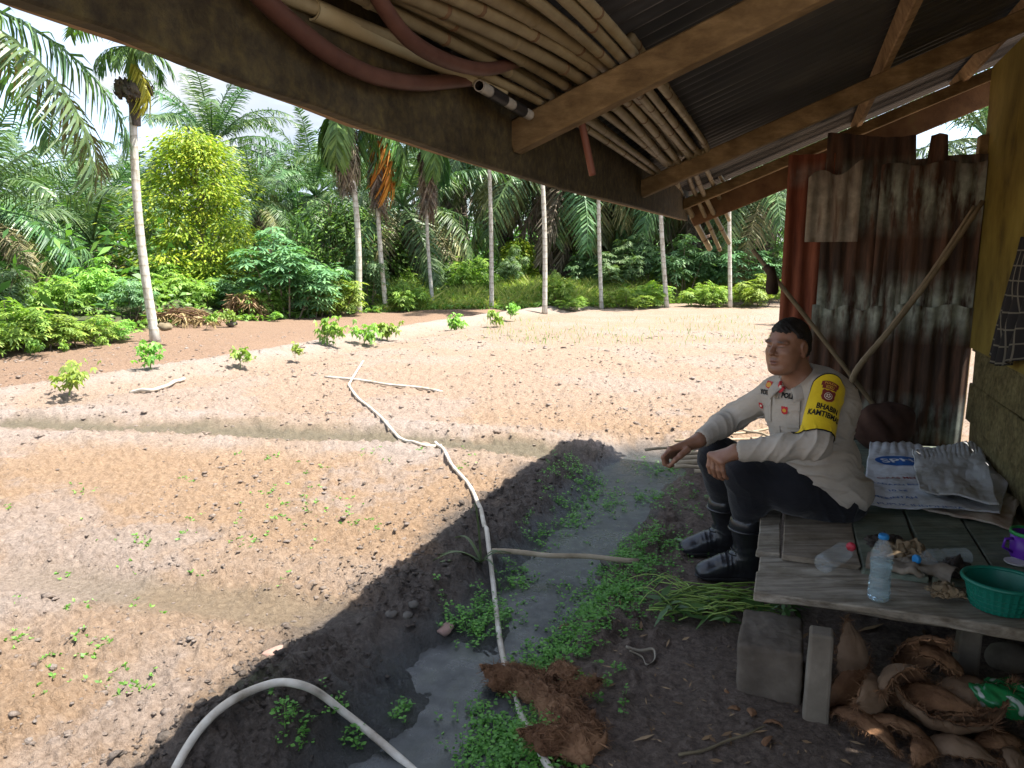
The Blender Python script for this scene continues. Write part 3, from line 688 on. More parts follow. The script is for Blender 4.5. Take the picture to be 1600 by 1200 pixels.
# ---------------------------------------------------------------- palm fronds (shared meshes)
def frond_mesh(name, L_=5.0, up=.55, droop=1.0, leaf=.85, n=70, mat=L_oil, seed=0, wide=.055, hang=.35, plumose=.5, petiole=.16, spread=1.0):
    """rachis leaves the origin along +X tilted up, arches down; leaflets in two uneven rows"""
    r = np.random.default_rng(seed); m = MB(); pts = []; N = 14
    x = z = 0; ang = up
    for i in range(N + 1):
        pts.append(Vector((x, .12 * math.sin(i / N * 2 + seed) * (i / N) ** 2 * L_ * .3, z)))
        ang = up - droop * (i / N) ** 1.4; x += math.cos(ang) * L_ / N; z += math.sin(ang) * L_ / N
    rad = [.055 * (1 - .9 * i / N) * L_ / 5 + .004 for i in range(N + 1)]
    m.tube(pts, rad, 4, True); P = np.array([list(p) for p in pts])
    nv0 = len(m.v); V0 = np.array(m.v); F0 = m.f
    Q = []
    for side in (-1, 1):
        t = petiole + (1 - petiole) * (np.arange(n) + r.uniform(0, .8, n)) / n; t = np.clip(t, 0, .995)
        k = np.minimum((t * N).astype(int), N - 1); fr = (t * N - k)[:, None]
        pos = P[k] * (1 - fr) + P[k + 1] * fr; tan = P[k + 1] - P[k]; tan /= np.linalg.norm(tan, axis=1)[:, None]
        sid = np.tile([[0, float(side), 0]], (n, 1)); nor = np.cross(tan, sid) * side; nor /= np.linalg.norm(nor, axis=1)[:, None]
        el = r.uniform(-1, 1, n)[:, None] * plumose
        fwd = (.35 + .55 * t ** 2)[:, None]
        d = sid * spread + tan * fwd + nor * el; d /= np.linalg.norm(d, axis=1)[:, None]
        ln = leaf * (np.sin(np.pi * np.clip(.12 + .80 * t, 0, 1)) ** .7) * r.uniform(.8, 1.1, n)
        ln = ln[:, None]; wd = wide * r.uniform(.8, 1.2, n)[:, None]
        wv = np.cross(d, nor + .3 * r.normal(size=(n, 3))); wv /= np.linalg.norm(wv, axis=1)[:, None]
        dn = np.array([[0, 0, -1.]]); h = hang * r.uniform(.5, 1.4, n)[:, None]
        a = pos; b = pos + d * ln * .5 + dn * ln * h * .25; c = pos + d * ln * .92 + dn * ln * h
        Q.append(np.stack([a - wv * wd * .35, a + wv * wd * .35, b + wv * wd * .5, b - wv * wd * .5], 1))
        Q.append(np.stack([b - wv * wd * .5, b + wv * wd * .5, c + wv * wd * .12, c - wv * wd * .12], 1))
    Q = np.concatenate(Q).reshape(-1, 3)
    vv = np.concatenate([V0, Q]); ff = list(F0) + [tuple(range(nv0 + 4 * i, nv0 + 4 * i + 4)) for i in range(len(Q) // 4)]
    me = bpy.data.meshes.new(name); me.from_pydata([tuple(q) for q in vv], [], ff); me.update(); me.materials.append(mat); return me
FR = dict(
    up=[frond_mesh('frond', 4.6, 1.0, .75, .75, 62, L_oil, s, hang=.25) for s in (1, 2)],
    mid=[frond_mesh('frond', 5.0, .75, 1.25, .85, 66, L_oil, s, hang=.45) for s in (3, 4, 5)],
    low=[frond_mesh('frond', 5.0, .35, 1.5, .85, 66, L_oil, s, hang=.6) for s in (6, 7)],
    old=[frond_mesh('frond', 4.8, .15, 1.6, .8, 60, L_oil2, s, hang=.7) for s in (8, 9)],
    dead=[frond_mesh('dead_frond', 4.2, -.5, 1.0, .65, 46, L_dead, s, hang=.9, spread=.5) for s in (10, 11)],
    areca=[frond_mesh('frond', 1.9, .9, 1.7, .55, 34, L_areca, s, wide=.06, hang=.5, petiole=.05, plumose=.25) for s in (12, 13)],
    areca_hang=[frond_mesh('frond', 1.8, -.1, 1.5, .5, 34, L_areca, s, wide=.06, hang=.8, petiole=.05, plumose=.25, spread=.6) for s in (14, 15)],
    orange=[frond_mesh('frond', 1.6, -.3, 1.4, .45, 34, L_orange, 16, wide=.05, hang=.9, petiole=.05, spread=.5)],
    yellow=[frond_mesh('frond', 1.2, -.2, 1.4, .40, 34, L_yel, 17, wide=.05, hang=.9, petiole=.05, spread=.45)],
    deadareca=[frond_mesh('dead_frond', 1.7, -.6, 1.1, .45, 30, L_dead, 18, wide=.04, hang=.9, petiole=.05, spread=.35)])
def put(me, parent, loc, az, tilt=0.0, sc=1.0, roll=0.0):
    o = bpy.data.objects.new(me.name.split('.')[0], me); o.location = loc
    o.rotation_euler = Euler((roll, -tilt, az), 'XYZ'); o.scale = (sc, sc, sc); return link(o, parent)
GA = 2.39996
def oil_palm(base, crown_z, label, sc=1.0, seed=0, nf=24, dead=6, lean=(0, 0), old=5, trunk=True, az0=None):
    r = random.Random(seed); root = tag(empty('oil_palm', base), label, 'palm', 'oil palms behind the field')
    h = crown_z - base[2]; top = Vector((lean[0], lean[1], h))
    if trunk:
        m = MB(); N = max(6, int(h / .22)); pts = []; rad = []
        for i in range(N + 1):
            t = i / N; pts.append(Vector((lean[0] * t * t, lean[1] * t * t, h * t - .15))); rad.append((.26 + .05 * (i % 2) + r.uniform(-.02, .03)) * sc * (1.1 - .1 * t))
        m.tube(pts, rad, 9, True)
        for i in range(int(h / .13)):                      # stubs of cut frond bases
            z = i * .13; a = i * GA; t = z / h; p = Vector((lean[0] * t * t, lean[1] * t * t, z)); d = Vector((math.cos(a), math.sin(a), .9)).normalized()
            m.tube([p + d * .18 * sc, p + d * (.38 + r.uniform(0, .12)) * sc], [.07 * sc, .035 * sc], 4, True)
        m.build('trunk', M_oiltr, root)
    a_ = r.uniform(0, 6.28) if az0 is None else az0
    for i in range(nf):
        t = i / nf; az = a_ + i * GA
        kind = 'up' if t < .2 else 'mid' if t < .62 else 'low'
        me = r.choice(FR[kind]); put(me, root, top + Vector((0, 0, .25 * (1 - t))) * sc, az, .35 - .9 * t + r.uniform(-.12, .12) if kind != 'up' else .30 - t + r.uniform(-.1, .1), sc * r.uniform(.85, 1.1), r.uniform(-.25, .25))
    for i in range(old): put(r.choice(FR['old']), root, top - Vector((0, 0, .1)), a_ + i * GA * 1.7 + 1, -.25 + r.uniform(-.25, .1), sc * r.uniform(.85, 1.05), r.uniform(-.3, .3))
    for i in range(dead): put(r.choice(FR['dead']), root, top - Vector((0, 0, .25)), a_ + i * GA + .6, -.35 + r.uniform(-.3, .1), sc * r.uniform(.75, 1.0), r.uniform(-.4, .4))
    return root
def gpt(x, Y): 
    X = (x - 800) / FPX * Y; return Vector((X, Y, gz(X, Y) - .05))
cz = lambda y, Y: aty(800, y, Y).z
PALMS = [  # photo column, row of the crown, distance, scale, fronds, dead, old, label
    (-105, -25, 9.6, .72, 22, 2, 4, 'big oil palm at the left frame edge whose dark fronds hang against the sky'),
    (-5, 330, 14.5, .58, 26, 4, 4, 'oil palm with low bushy crown at left edge, above the left cassava bushes'),
    (150, 385, 19, .62, 26, 5, 4, 'oil palm left of the leaning areca trunk with fronds arching to it'),
    (362, 232, 24, .62, 26, 5, 4, 'tall oil palm standing above and behind the yellow-green tree'),
    (408, 318, 20, .40, 22, 3, 3, 'small upright oil palm with short trunk right of the yellow-green tree'),
    (505, 310, 26, .66, 24, 6, 4, 'oil palm behind the second and third areca trunks'),
    (648, 325, 22.5, .72, 22, 8, 10, 'oil palm with long olive fronds drooping behind the fourth areca trunk'),
    (790, 205, 27, .95, 24, 9, 6, 'oil palm with a tall bare brown trunk between two areca trunks'),
    (725, 240, 31, .95, 22, 8, 5, 'oil palm in deep shade between the fourth and fifth areca trunks'),
    (880, 250, 25, .95, 22, 12, 6, 'shaded oil palm with a skirt of dead fronds near the sixth areca'),
    (985, 265, 26, .95, 22, 12, 6, 'shaded oil palm with a skirt of dead fronds right of the seventh areca'),
    (1090, 270, 25, .92, 24, 8, 5, 'oil palm behind the hanging bamboo ends under the eave corner'),
    (1190, 285, 23, .85, 26, 4, 4, 'bright green oil palm between the eave corner and the rusty wall'),
    (1500, 225, 13, .5, 20, 2, 3, 'young palm seen through the gap above the rusty zinc wall'),
    (60, 310, 31, .72, 24, 3, 3, 'far oil palm at the left behind the low bushy crown'),
    (250, 310, 36, .72, 24, 3, 3, 'far oil palm showing between the leaning areca and the yellow-green tree'),
    (150, 305, 40, .75, 24, 3, 3, 'far oil palm on the skyline left of the leaning areca'),
    (455, 305, 38, .75, 24, 4, 4, 'far oil palm on the skyline just left of the eave board'),
    (570, 300, 36, .8, 22, 8, 5, 'far oil palm behind the orange dying areca leaf'),
    (680, 225, 40, 1.0, 22, 8, 5, 'far oil palm behind the long drooping olive fronds'),
    (840, 240, 36, 1.0, 20, 10, 5, 'far oil palm in the dark between the fifth and sixth areca'),
    (940, 240, 38, 1.0, 20, 10, 5, 'far oil palm in the dark behind the seventh areca'),
    (1045, 240, 37, 1.0, 20, 8, 5, 'far oil palm in the dark behind the eighth areca'),
    (1150, 245, 36, 1.0, 20, 6, 5, 'far oil palm in the dark behind the ninth areca'),
    (1260, 260, 34, .95, 20, 5, 4, 'far oil palm mostly hidden behind the rusty zinc wall'),
    (-60, 300, 24, .62, 22, 3, 4, 'oil palm at the very left edge behind the low bushy crown'),
]
for i, (x, y, Y, sc, nf, dd_, od, lb) in enumerate(PALMS):
    b = gpt(x, Y); oil_palm(b, cz(y, Y), lb, sc, 100 + i, nf, dd_, old=od, lean=(random.uniform(-.3, .3), 0))

# ---------------------------------------------------------------- areca palms
def areca(base_px, top_px, crown_row, label, seed, extra='none', r0=.060):
    r = random.Random(seed); b = G(*base_px); Y = min(b.y, 19.5); X_ = (base_px[0] - 800) / FPX * (Y * _c + EYE * _s); b = Vector((X_, Y, gz(X_, Y) - .03))
    t = aty(top_px[0], top_px[1], Y); d = (t - b); 
    zc = cz(crown_row, Y); k = (zc - b.z) / d.z; top = d * k
    root = tag(empty('areca_palm', b), label, 'palm', 'areca palms along the field edge')
    m = MB(); N = 16; bend = r.uniform(-.13, .13); r0 *= r.uniform(.88, 1.15)
    pts = [top * (i / N) + Vector((bend * math.sin(math.pi * i / N), 0, -.08 if i == 0 else 0)) for i in range(N + 1)]
    rad = [r0 * (1.30 if i == 0 else 1.0 - .25 * i / N) for i in range(N + 1)]
    m.tube(pts, rad, 10, True); m.build('trunk', M_areca, root, True)
    dr = d.normalized(); m = MB(); k_ = .6 if extra == 'fruit' else 1.0; m.tube([top - dr * .02, top + dr * .25 * k_, top + dr * .75 * k_, top + dr * .95 * k_], [r0 * .8, r0 * 1.0, r0 * .75, r0 * .5], 10); m.build('crownshaft', M_gshaft, root, True)
    cr_ = top + dr * .9 * k_
    for i in range(7): put(r.choice(FR['areca']), root, cr_, i * GA + seed, (.55 if extra == 'fruit' else .25) - .09 * i + r.uniform(-.1, .1), r.uniform(.9, 1.1) * (.7 if extra == 'fruit' else 1))
    for i in range(0 if extra == 'fruit' else 3 if extra == 'none' else 5): put(r.choice(FR['areca_hang']), root, cr_ - dr * .2, i * 2.1 + seed * 1.3, -.5, r.uniform(.8, 1.0))
    if extra == 'fruit':
        for i in range(7): put(r.choice(FR['areca_hang']), root, cr_ - dr * .05, i * .9 + .2, .1 - .12 * (i % 3), r.uniform(.30, .42))
    if extra in ('fruit', 'skirt'):
        rr = np.random.default_rng(seed)
        for kx in range(4):
            a = kx * 1.57 + .5; c = Vector((math.cos(a) * .15, math.sin(a) * .15, -.10 - .08 * (kx % 2)))
            q = SDF((-.16, -.16, -.22), (.16, .16, .2), .014); q.ell((0, 0, 0), (.10, .10, .14), 0); q.noise(.06, 22, 7 + kx); q.noise(.03, 60, 17 + kx); q.cone((0, 0, .02), tuple(-c * .8), .02, .015, .02); v_, f_ = q.mesh()
            mesh_obj('fruit_bunch', v_, f_, M_fruit, root, False, top + c)
    if extra == 'fruit':
        put(FR['yellow'][0], root, top + dr * .30, -.25, -.55, .62); 
        f = MB(); f.tube([top - dr * .12, top - dr * .35, top - dr * .62], [r0 * 1.05, r0 * 1.15, r0 * .9], 8); f.build('fibre_sheath', M_oiltr, root)
    if extra in ('skirt',):
        for i in range(9): put(FR['deadareca'][0], root, top + dr * .15, i * .8 + .3, -.55 + r.uniform(-.15, .1), r.uniform(.7, 1.05))
    if extra == 'orange':
        put(FR['orange'][0], root, top + dr * .5, -.45, -.55, 1.05); put(FR['orange'][0], root, top + dr * .5, -.9, -.7, .9)
        for i in range(4): put(FR['deadareca'][0], root, top + dr * .15, i * 1.5 + .3, -.6, r.uniform(.7, 1.05))
    return root
areca((244, 503), (208, 140), 128, 'leaning areca palm with dark fruit bunches and a yellow leaf, standing alone at left', 1, 'fruit', .066)
areca((560, 490), (541, 215), 205, 'areca palm with brown skirt of dead leaves, second from left', 2, 'skirt', .066)
areca((604, 487), (590, 245), 232, 'areca palm with hanging orange dying leaf, third from left', 3, 'orange')
areca((677, 482), (667, 250), 240, 'areca palm with dead leaf skirt just under the eave, fourth from left', 4, 'skirt', .056)
for i, (b, t, w) in enumerate([((768, 481), (763, 255), 'fifth'), ((851, 476), (843, 280), 'sixth'), ((940, 479), (938, 310), 'seventh'), ((1042, 476), (1037, 340), 'eighth'), ((1141, 471), (1140, 330), 'ninth')]):
    areca(b, t, [190, 170, 150, 160, 140][i], f'slim pale areca trunk rising behind the eave, {w} from left', 5 + i, 'none', .056 + .006 * (i == 2))

# ---------------------------------------------------------------- shrubs
def palmate(r, C, N_, R_, lobes=7, droop=.25, w=.27):
    """C leaf centres (n,3), N_ leaf normals, R_ radii -> lobes as blades"""
    n = len(C); ref = rand_unit(r, n); t1 = np.cross(N_, ref); t1 /= np.linalg.norm(t1, axis=1)[:, None]; t2 = np.cross(N_, t1); out = []
    for k in range(lobes):
        a = (k / (lobes - 1) - .5) * 2 * 2.35; d = t1 * math.cos(a) + t2 * math.sin(a)
        ln = R_ * (1 - .32 * abs(a) / 2.35); out.append(diamonds(C, d, N_, ln, ln * w, droop, .55))
    return np.concatenate(out)
def shrub_parts(r, h, w, nleaf, R0, low=.25, flat=.6, lobes=7):
    """umbrella-leaved shrub: several stems, leaves thick on an uneven outer shell"""
    ns = max(4, int(w * 4)); m = MB(); C = []; N_ = []
    for i in range(ns):
        a = i * GA; q = math.sqrt((i + .5) / ns) * w * .5; tip = Vector((math.cos(a) * q, math.sin(a) * q, h * (1 - .38 * (q / (w * .5)) ** 2) * r.uniform(.78, 1.04)))
        m.tube([Vector((tip.x * .25, tip.y * .25, -.05)), Vector((tip.x * .6, tip.y * .6, tip.z * .5)), tip], [.016, .012, .006], 4)
        k = nleaf // ns; t = r.uniform(low, 1.02, k) ** .8
        base = np.array([[tip.x * (.25 + .75 * q_), tip.y * (.25 + .75 * q_), tip.z * q_] for q_ in t])
        off = rand_unit(r, k) * [[1, 1, .45]]; rad = (R0 * 1.3 + .16 * w * (1 - t))[:, None] * r.uniform(.6, 1.2, (k, 1))
        C.append(base + off * rad); nn = off * .55 + [[0, 0, 1.0]] + r.normal(size=(k, 3)) * .25; N_.append(nn / np.linalg.norm(nn, axis=1)[:, None])
    C = np.concatenate(C); N_ = np.concatenate(N_); C[:, 2] = np.maximum(C[:, 2], .05)
    return m, palmate(r, C, N_, R0 * r.uniform(.7, 1.2, len(C)), lobes)
SH = []
for s, (h, w, nl, R0, mt) in enumerate([(1.3, 1.7, 400, .19, L_cass), (1.0, 1.5, 380, .17, L_cass), (1.5, 1.6, 400, .18, L_cassb), (2.1, 1.5, 400, .19, L_cassb), (.8, 1.3, 300, .14, L_cass), (1.7, 1.9, 440, .20, L_cass)]):
    r = np.random.default_rng(200 + s); m, q = shrub_parts(r, h, w, nl, R0, .30 if h < 2 else .5)
    a = m.build('stems', M_stem); b = np_mesh('foliage', q, mt); SH.append((a.data, b.data, h))
    for o in (a, b): bpy.data.objects.remove(o)
def shrub(x, y_base, y_top, var, label, Y=None, cat='shrub', grp_='cassava bushes along the field edge', wide=1.0, name='cassava_shrub'):
    if Y is None: b = G(x, y_base)
    else: b = gpt(x, Y)
    h = max(.3, aty(x, y_top, b.y).z - b.z); me1, me2, h0 = SH[var]; k = h / h0
    root = tag(empty(name, b - Vector((0, 0, .02)), random.uniform(0, 6.28)), label, cat, grp_)
    for nm, me in (('stems', me1), ('foliage', me2)):
        o = bpy.data.objects.new(nm, me); o.scale = (k * wide, k * wide, k); link(o, root)
    return root
SHR = [  # x, base row, top row, variant, label, distance (where the base is hidden), widening
    (-10, 540, 400, 2, 'dark blue-green cassava bush at the far left frame edge', 11.8, 1.0),
    (20, 548, 468, 1, 'bright cassava bush in the front row at the left frame edge', None, 1.3),
    (-40, 560, 480, 0, 'bright cassava bush cut by the left frame edge', None, 1.2),
    (70, 545, 488, 4, 'low feathery cassava bush, second in the front row from left', None, 1.3),
    (125, 540, 490, 4, 'low feathery cassava bush, third in the front row from left', None, 1.35),
    (170, 534, 492, 4, 'low feathery cassava bush, last of the left front row before the areca', None, 1.2),
    (95, 530, 430, 0, 'lime-green cassava bush in the second row, left of its taller neighbour', 13.3, 1.1),
    (150, 530, 405, 5, 'tallest lime-green cassava bush left of the leaning areca trunk', 14, 1.1),
    (205, 520, 425, 2, 'grey-green cassava bush just left of the leaning areca trunk', 13.6, 1.0),
    (265, 510, 415, 5, 'lime-green cassava bush just right of the leaning areca trunk', 15.5, 1.15),
    (318, 505, 432, 0, 'yellowish cassava bush behind the heap of dry fronds', 15.8, 1.0),
    (300, 500, 395, 1, 'yellow-green cassava bush behind, under the yellow-green tree', 17.2, 1.0),
    (365, 500, 420, 2, 'blue-green cassava bush behind the brown arch of dry fronds', 16.2, 1.2),
    (405, 500, 445, 1, 'small bright cassava bush right of the brown arch', 16, 1.1),
    (450, 500, 352, 3, 'tall grey-green cassava bush between the arch and the second areca', 16.2, 1.35),
    (490, 497, 400, 2, 'cassava bush at the left foot of the second areca trunk', 16.6, 1.2),
    (528, 494, 430, 1, 'small leafy bush directly left of the second areca base', 17, 1.0),
    (578, 492, 385, 3, 'dark cassava bush between the second and third areca trunks', 18.5, 1.1),
    (630, 488, 440, 1, 'low green bush right of the third areca base', 18.5, 1.2),
    (690, 480, 402, 2, 'blue-green round bush right of the fourth areca trunk', 21, .8),
    (735, 480, 398, 0, 'bright yellow-green bush left of the fifth areca trunk', 21, .95),
    (800, 478, 380, 3, 'blue-green bush with a bright tip right of the fifth areca trunk', 22, .8),
    (640, 480, 420, 1, 'small round light-green bush left of the fourth areca trunk', 21.5, .55),
    (870, 478, 425, 1, 'conical bright green bush right of the sixth areca trunk', 19.5, .75),
    (897, 484, 460, 4, 'low bush at the field edge between the sixth and seventh areca', None, 1.3),
    (965, 470, 372, 3, 'tall cassava bush right of the seventh areca trunk', 22, 1.2),
    (1005, 470, 362, 3, 'tall cassava bush left of the eighth areca trunk', 22.5, 1.2),
    (1062, 470, 364, 3, 'tall cassava bush right of the eighth areca trunk', 22, 1.25),
    (1105, 470, 372, 3, 'tall cassava bush left of the ninth areca trunk', 22.5, 1.2),
    (1160, 470, 368, 3, 'tall cassava bush right of the ninth areca trunk', 21.5, 1.25),
    (1200, 470, 375, 3, 'tall cassava bush beside the rusty wall edge', 22, 1.2),
    (925, 470, 385, 2, 'cassava bush behind, left of the seventh areca trunk', 23.5, 1.0),
    (1185, 472, 425, 0, 'yellow-green low bush at the field edge by the rusty wall', 20, 1.3),
    (1110, 474, 440, 1, 'low leafy bush left of the ninth areca base', 20, 1.3),
    (1010, 476, 440, 1, 'low leafy bush left of the eighth areca base', 20, 1.3),
    (980, 478, 448, 4, 'small low bush right of the seventh areca base', 19.5, 1.3),
]
for x, yb, yt, var, lb, Y, wd in SHR: shrub(x, yb, yt, var, lb, Y, wide=wd)

# ---------------------------------------------------------------- broadleaf trees
def leafy_tree(base, h, w, nclump, per, leaf_len, mat, label, seed, name='tree', shape='cone', low=.12, cat='tree', group=None, pad=.32):
    r = np.random.default_rng(seed); root = tag(empty(name, base), label, cat, group)
    m = MB(); m.tube([Vector((0, 0, -.1)), Vector((.03, .02, h * .5)), Vector((0, 0, h * .95))], [.035 * h / 2, .022 * h / 2, .006], 6); tr = m.build('trunk', M_stem, root, True)
    Q = []; lm = MB()
    for i in range(nclump):
        t = low + (1 - low) * ((i + .5) / nclump); a = i * GA + r.uniform(-.4, .4)
        env = ((1 - t) ** .95 * 1.45 + .10) * r.choice([.4, .75, 1.0, 1.15]) if shape == 'cone' else math.sin(math.pi * min(1, .18 + .8 * t)) ** .6
        q = w * .5 * env * r.uniform(.55, 1.05); c = np.array([math.cos(a) * q, math.sin(a) * q, h * t * r.uniform(.96, 1.02)])
        lm.tube([Vector((0, 0, h * max(.05, t - .18))), Vector((c[0] * .5, c[1] * .5, h * (t - .05))), Vector(c)], [.014, .010, .004], 4)
        n = per; off = r.normal(size=(n, 3)) * [[pad * w * .34, pad * w * .34, pad * w * .085]]; P = c + off
        P[:, 2] -= .35 * np.hypot(off[:, 0], off[:, 1])
        d = off * [[1, 1, .2]] + r.normal(size=(n, 3)) * .08 + np.array([[c[0], c[1], 0]]) * .12; d[:, 2] -= .10
        nn = np.array([[0, 0, 1.]]) + r.normal(size=(n, 3)) * .45
        Q.append(diamonds(P, d, nn, leaf_len * r.uniform(.7, 1.25, n), leaf_len * .42 * r.uniform(.8, 1.2, n), .25))
    lm.build('limbs', M_stem, root); np_mesh('crown', np.concatenate(Q), mat, root); return root
b = gpt(322, 17.6); leafy_tree(b, aty(300, 192, 17.6).z - b.z, 3.0, 52, 260, .115, L_lime, 'bright yellow-green layered tree behind the cassava bushes at left', 301, 'yellow_green_tree', pad=.33, low=.16)
b = gpt(390, 17.4); leafy_tree(b, aty(390, 385, 17.4).z - b.z, 1.2, 14, 60, .15, L_lime, 'small yellow-leaved sapling at the right foot of the yellow-green tree', 302, 'sapling', 'round')
for i, (x, yt, Y, w, mt, lb) in enumerate([
    (520, 310, 22, 3.0, L_bush, 'dark green broadleaf bush left of the second areca trunk'),
    (560, 320, 21.5, 2.4, L_bush, 'dark green broadleaf bush behind the second areca trunk'),
    (615, 335, 23, 2.4, L_bush, 'dark green broadleaf bush right of the third areca trunk'),
    (925, 335, 27, 2.2, L_lime, 'yellowish leafy vine column left of the seventh areca trunk'),
    (810, 372, 24, 1.0, L_lime, 'bright leafy sapling tip right of the fifth areca'),
    (1165, 300, 26, 3.6, L_bush, 'feathery bright bush above the cassava beside the rusty wall'),
    (-30, 330, 16, 2.4, L_bush, 'dark broadleaf bush at the left frame edge behind the cassava'),
    (330, 330, 22, 2.6, L_bush, 'dark broadleaf bush behind the yellow-green tree')]):
    b = gpt(x, Y); leafy_tree(b, aty(x, yt, Y).z - b.z, w, 40, 62, .17, mt, lb, 320 + i, 'broadleaf_bush', 'round', .1, 'bush', 'broadleaf bushes under the palms', .42)

# ---------------------------------------------------------------- undergrowth, grass, ground cover (uncountable)
def undergrowth():
    r = np.random.default_rng(400); n = 46000
    X = r.uniform(-34, 30, n); e = 6 + r.uniform(0, 1, n) ** .8 * 34
    ex = np.array([p[0] for p in EDGE]); ey = np.array([p[1] for p in EDGE]); o = np.argsort(ex); Y = np.interp(X, ex[o], ey[o]) + e - 1.5
    H_ = (2.6 + 3.4 * smooth(8, 22, e)) * fbm(X * .6, Y * .6, 401, 3) * smooth(0, 6, e)
    Z = ground_z(X, Y, False) + r.uniform(0, 1, n) ** 1.3 * H_
    P = np.stack([X, Y, Z], 1); d = rand_unit(r, n) * [[1, 1, .6]] + [[0, 0, .15]]
    return np_mesh('undergrowth', diamonds(P, d, rand_unit(r, n) + [[0, 0, .8]], r.uniform(.25, .6, n) * (.35 + e / 28), r.uniform(.10, .22, n) * (.35 + e / 28), .3), L_bush)
tag(undergrowth(), 'dark leafy undergrowth filling the ground under the palms', 'undergrowth', kind='stuff')
def blades(r, X, Y, h, w, mat, name, lean=.35):
    n = len(X); P = np.stack([X, Y, ground_z(X, Y) - .01], 1); d = r.normal(size=(n, 3)) * lean; d[:, 2] = 1
    s = rand_unit(r, n) * [[1, 1, 0]]; s /= np.maximum(np.linalg.norm(s, axis=1)[:, None], 1e-6); h = h[:, None]; w = np.asarray(w).reshape(-1, 1)
    mid = P + d * h * .55; tip = P + d * h; tip[:, :2] += d[:, :2] * h * .5
    return np_mesh(name, np.stack([P - s * w, P + s * w, mid + s * w * .7, tip], 1), mat)
def grass_strip():
    r = np.random.default_rng(410); n = 26000
    px = r.uniform(615, 1240, n); ex = np.array([p[0] for p in EDGE]); ey = np.array([p[1] for p in EDGE]); o = np.argsort(ex)
    X = (px - 800) / FPX * 20.5; Y = np.interp(X, ex[o], ey[o]) + .1 + r.uniform(0, 1, n) ** 1.2 * 5.5
    h = .16 + .62 * fbm(X * 1.1, Y * 1.1, 411, 3) * r.uniform(.4, 1, n) * smooth(-.2, 1.6, Y - np.interp(X, ex[o], ey[o]))
    return blades(r, X, Y, h, r.uniform(.008, .02, n), L_grass, 'tall_grass')
tag(grass_strip(), 'tall yellow-green grass along the far field edge', 'grass', kind='stuff')
def cover():
    r = np.random.default_rng(420); n = 20000
    X = r.uniform(-15, 9, n); ex = np.array([p[0] for p in EDGE]); ey = np.array([p[1] for p in EDGE]); o = np.argsort(ex)
    e = r.uniform(0, 1, n) ** 1.3 * 5; Y = np.interp(X, ex[o], ey[o]) + e - .05
    hh = (.12 + .5 * fbm(X * 1.5, Y * 1.5, 421, 3) * smooth(0, 1.5, e)); q0 = atz(290, 505)
    keep = ((X - q0.x) / 1.0) ** 2 + ((Y - q0.y - .2) / .7) ** 2 > 1; X, Y, hh = X[keep], Y[keep], hh[keep]; n = len(X)
    P = np.stack([X, Y, ground_z(X, Y) + r.uniform(0, 1, n) * hh], 1); d = rand_unit(r, n) * [[1, 1, .5]] + [[0, 0, .25]]
    return np_mesh('ground_cover', diamonds(P, d, rand_unit(r, n) + [[0, 0, 1.2]], r.uniform(.07, .18, n), r.uniform(.04, .09, n), .2), L_weed)
tag(cover(), 'low leafy weeds along the edge of the field', 'weeds', kind='stuff')

# ---------------------------------------------------------------- seedlings in the field
SD = []
for s in range(8):
    r = np.random.default_rng(500 + s); m = MB(); m.tube([Vector((0, 0, -.02)), Vector((.01, .01, .12)), Vector((.0, .02, .22))], [.009, .008, .005], 5)
    C = []
    for k in range(3 + s % 2):
        tip = Vector((r.normal() * .07, r.normal() * .07, .19 + r.uniform(-.06, .07))); m.tube([Vector((.005, .01, .09)), tip], [.006, .004], 4); C.append(tip)
    nl = int(r.integers(44, 70)); C = np.array([list(C[i % len(C)]) for i in range(nl)]) + r.normal(size=(nl, 3)) * [[.05, .05, .05]] * r.uniform(.7, 1.3); nn = rand_unit(r, nl) * .8 + [[0, 0, .9]]
    q = palmate(r, C, nn / np.linalg.norm(nn, axis=1)[:, None], r.uniform(.05, .09, nl), 5, r.uniform(.4, .8), .6)
    a = m.build('stem', M_gstem); b_ = np_mesh('leaves', q, L_cass); SD.append((a.data, b_.data))
    for o in (a, b_): bpy.data.objects.remove(o)
SEEDL = [(108, 615, 50, 'nearest cassava seedling, bushy, at the left edge of the field'), (48, 556, 30, 'cassava seedling in front of the left bushes, nearest the frame edge'),
    (101, 550, 16, 'tiny cassava seedling in front of the left bushes'), (158, 544, 20, 'small cassava seedling in front of the low feathery bushes'),
    (236, 578, 42, 'wide loose cassava seedling over a dark hollow in the orange soil'), (376, 574, 34, 'round cassava seedling left of the pale ridge, alone'),
    (461, 559, 23, 'thin small cassava seedling beside the pale ridge'), (511, 537, 42, 'tall cassava seedling left of a close pair of seedlings'),
    (569, 538, 36, 'left one of a close pair of cassava seedlings'), (605, 532, 33, 'right one of a close pair of cassava seedlings'),
    (713, 516, 27, 'narrow cassava seedling standing alone below the fourth areca'), (777, 511, 30, 'front cassava seedling below the fifth areca'),
    (798, 497, 22, 'rear cassava seedling below the fifth areca'), (434, 503, 18, 'cassava seedling at the foot of the arch of dry fronds'),
    (335, 508, 20, 'cassava seedling on the mound right of the dry fronds'), (357, 506, 22, 'cassava seedling by the pale stone right of the mound')]
for i, (x, y, hp, lb) in enumerate(SEEDL):
    b = G(x, y); k = hp / FPX * b.y / .34; root = tag(empty('cassava_seedling', b, i * 1.3), lb, 'seedling', 'cassava seedlings in the field')
    for nm, me in zip(('stem', 'leaves'), SD[(i * 3) % 8]):
        o = bpy.data.objects.new(nm, me); o.scale = (k * [1, .8, 1.25, 1.05][i % 4], k * [1.1, .9, 1, .75][(i // 2) % 4], k); link(o, root)
    root.rotation_euler = (.16 * math.sin(i * 2.1), .16 * math.cos(i * 3.3), i * 1.3)

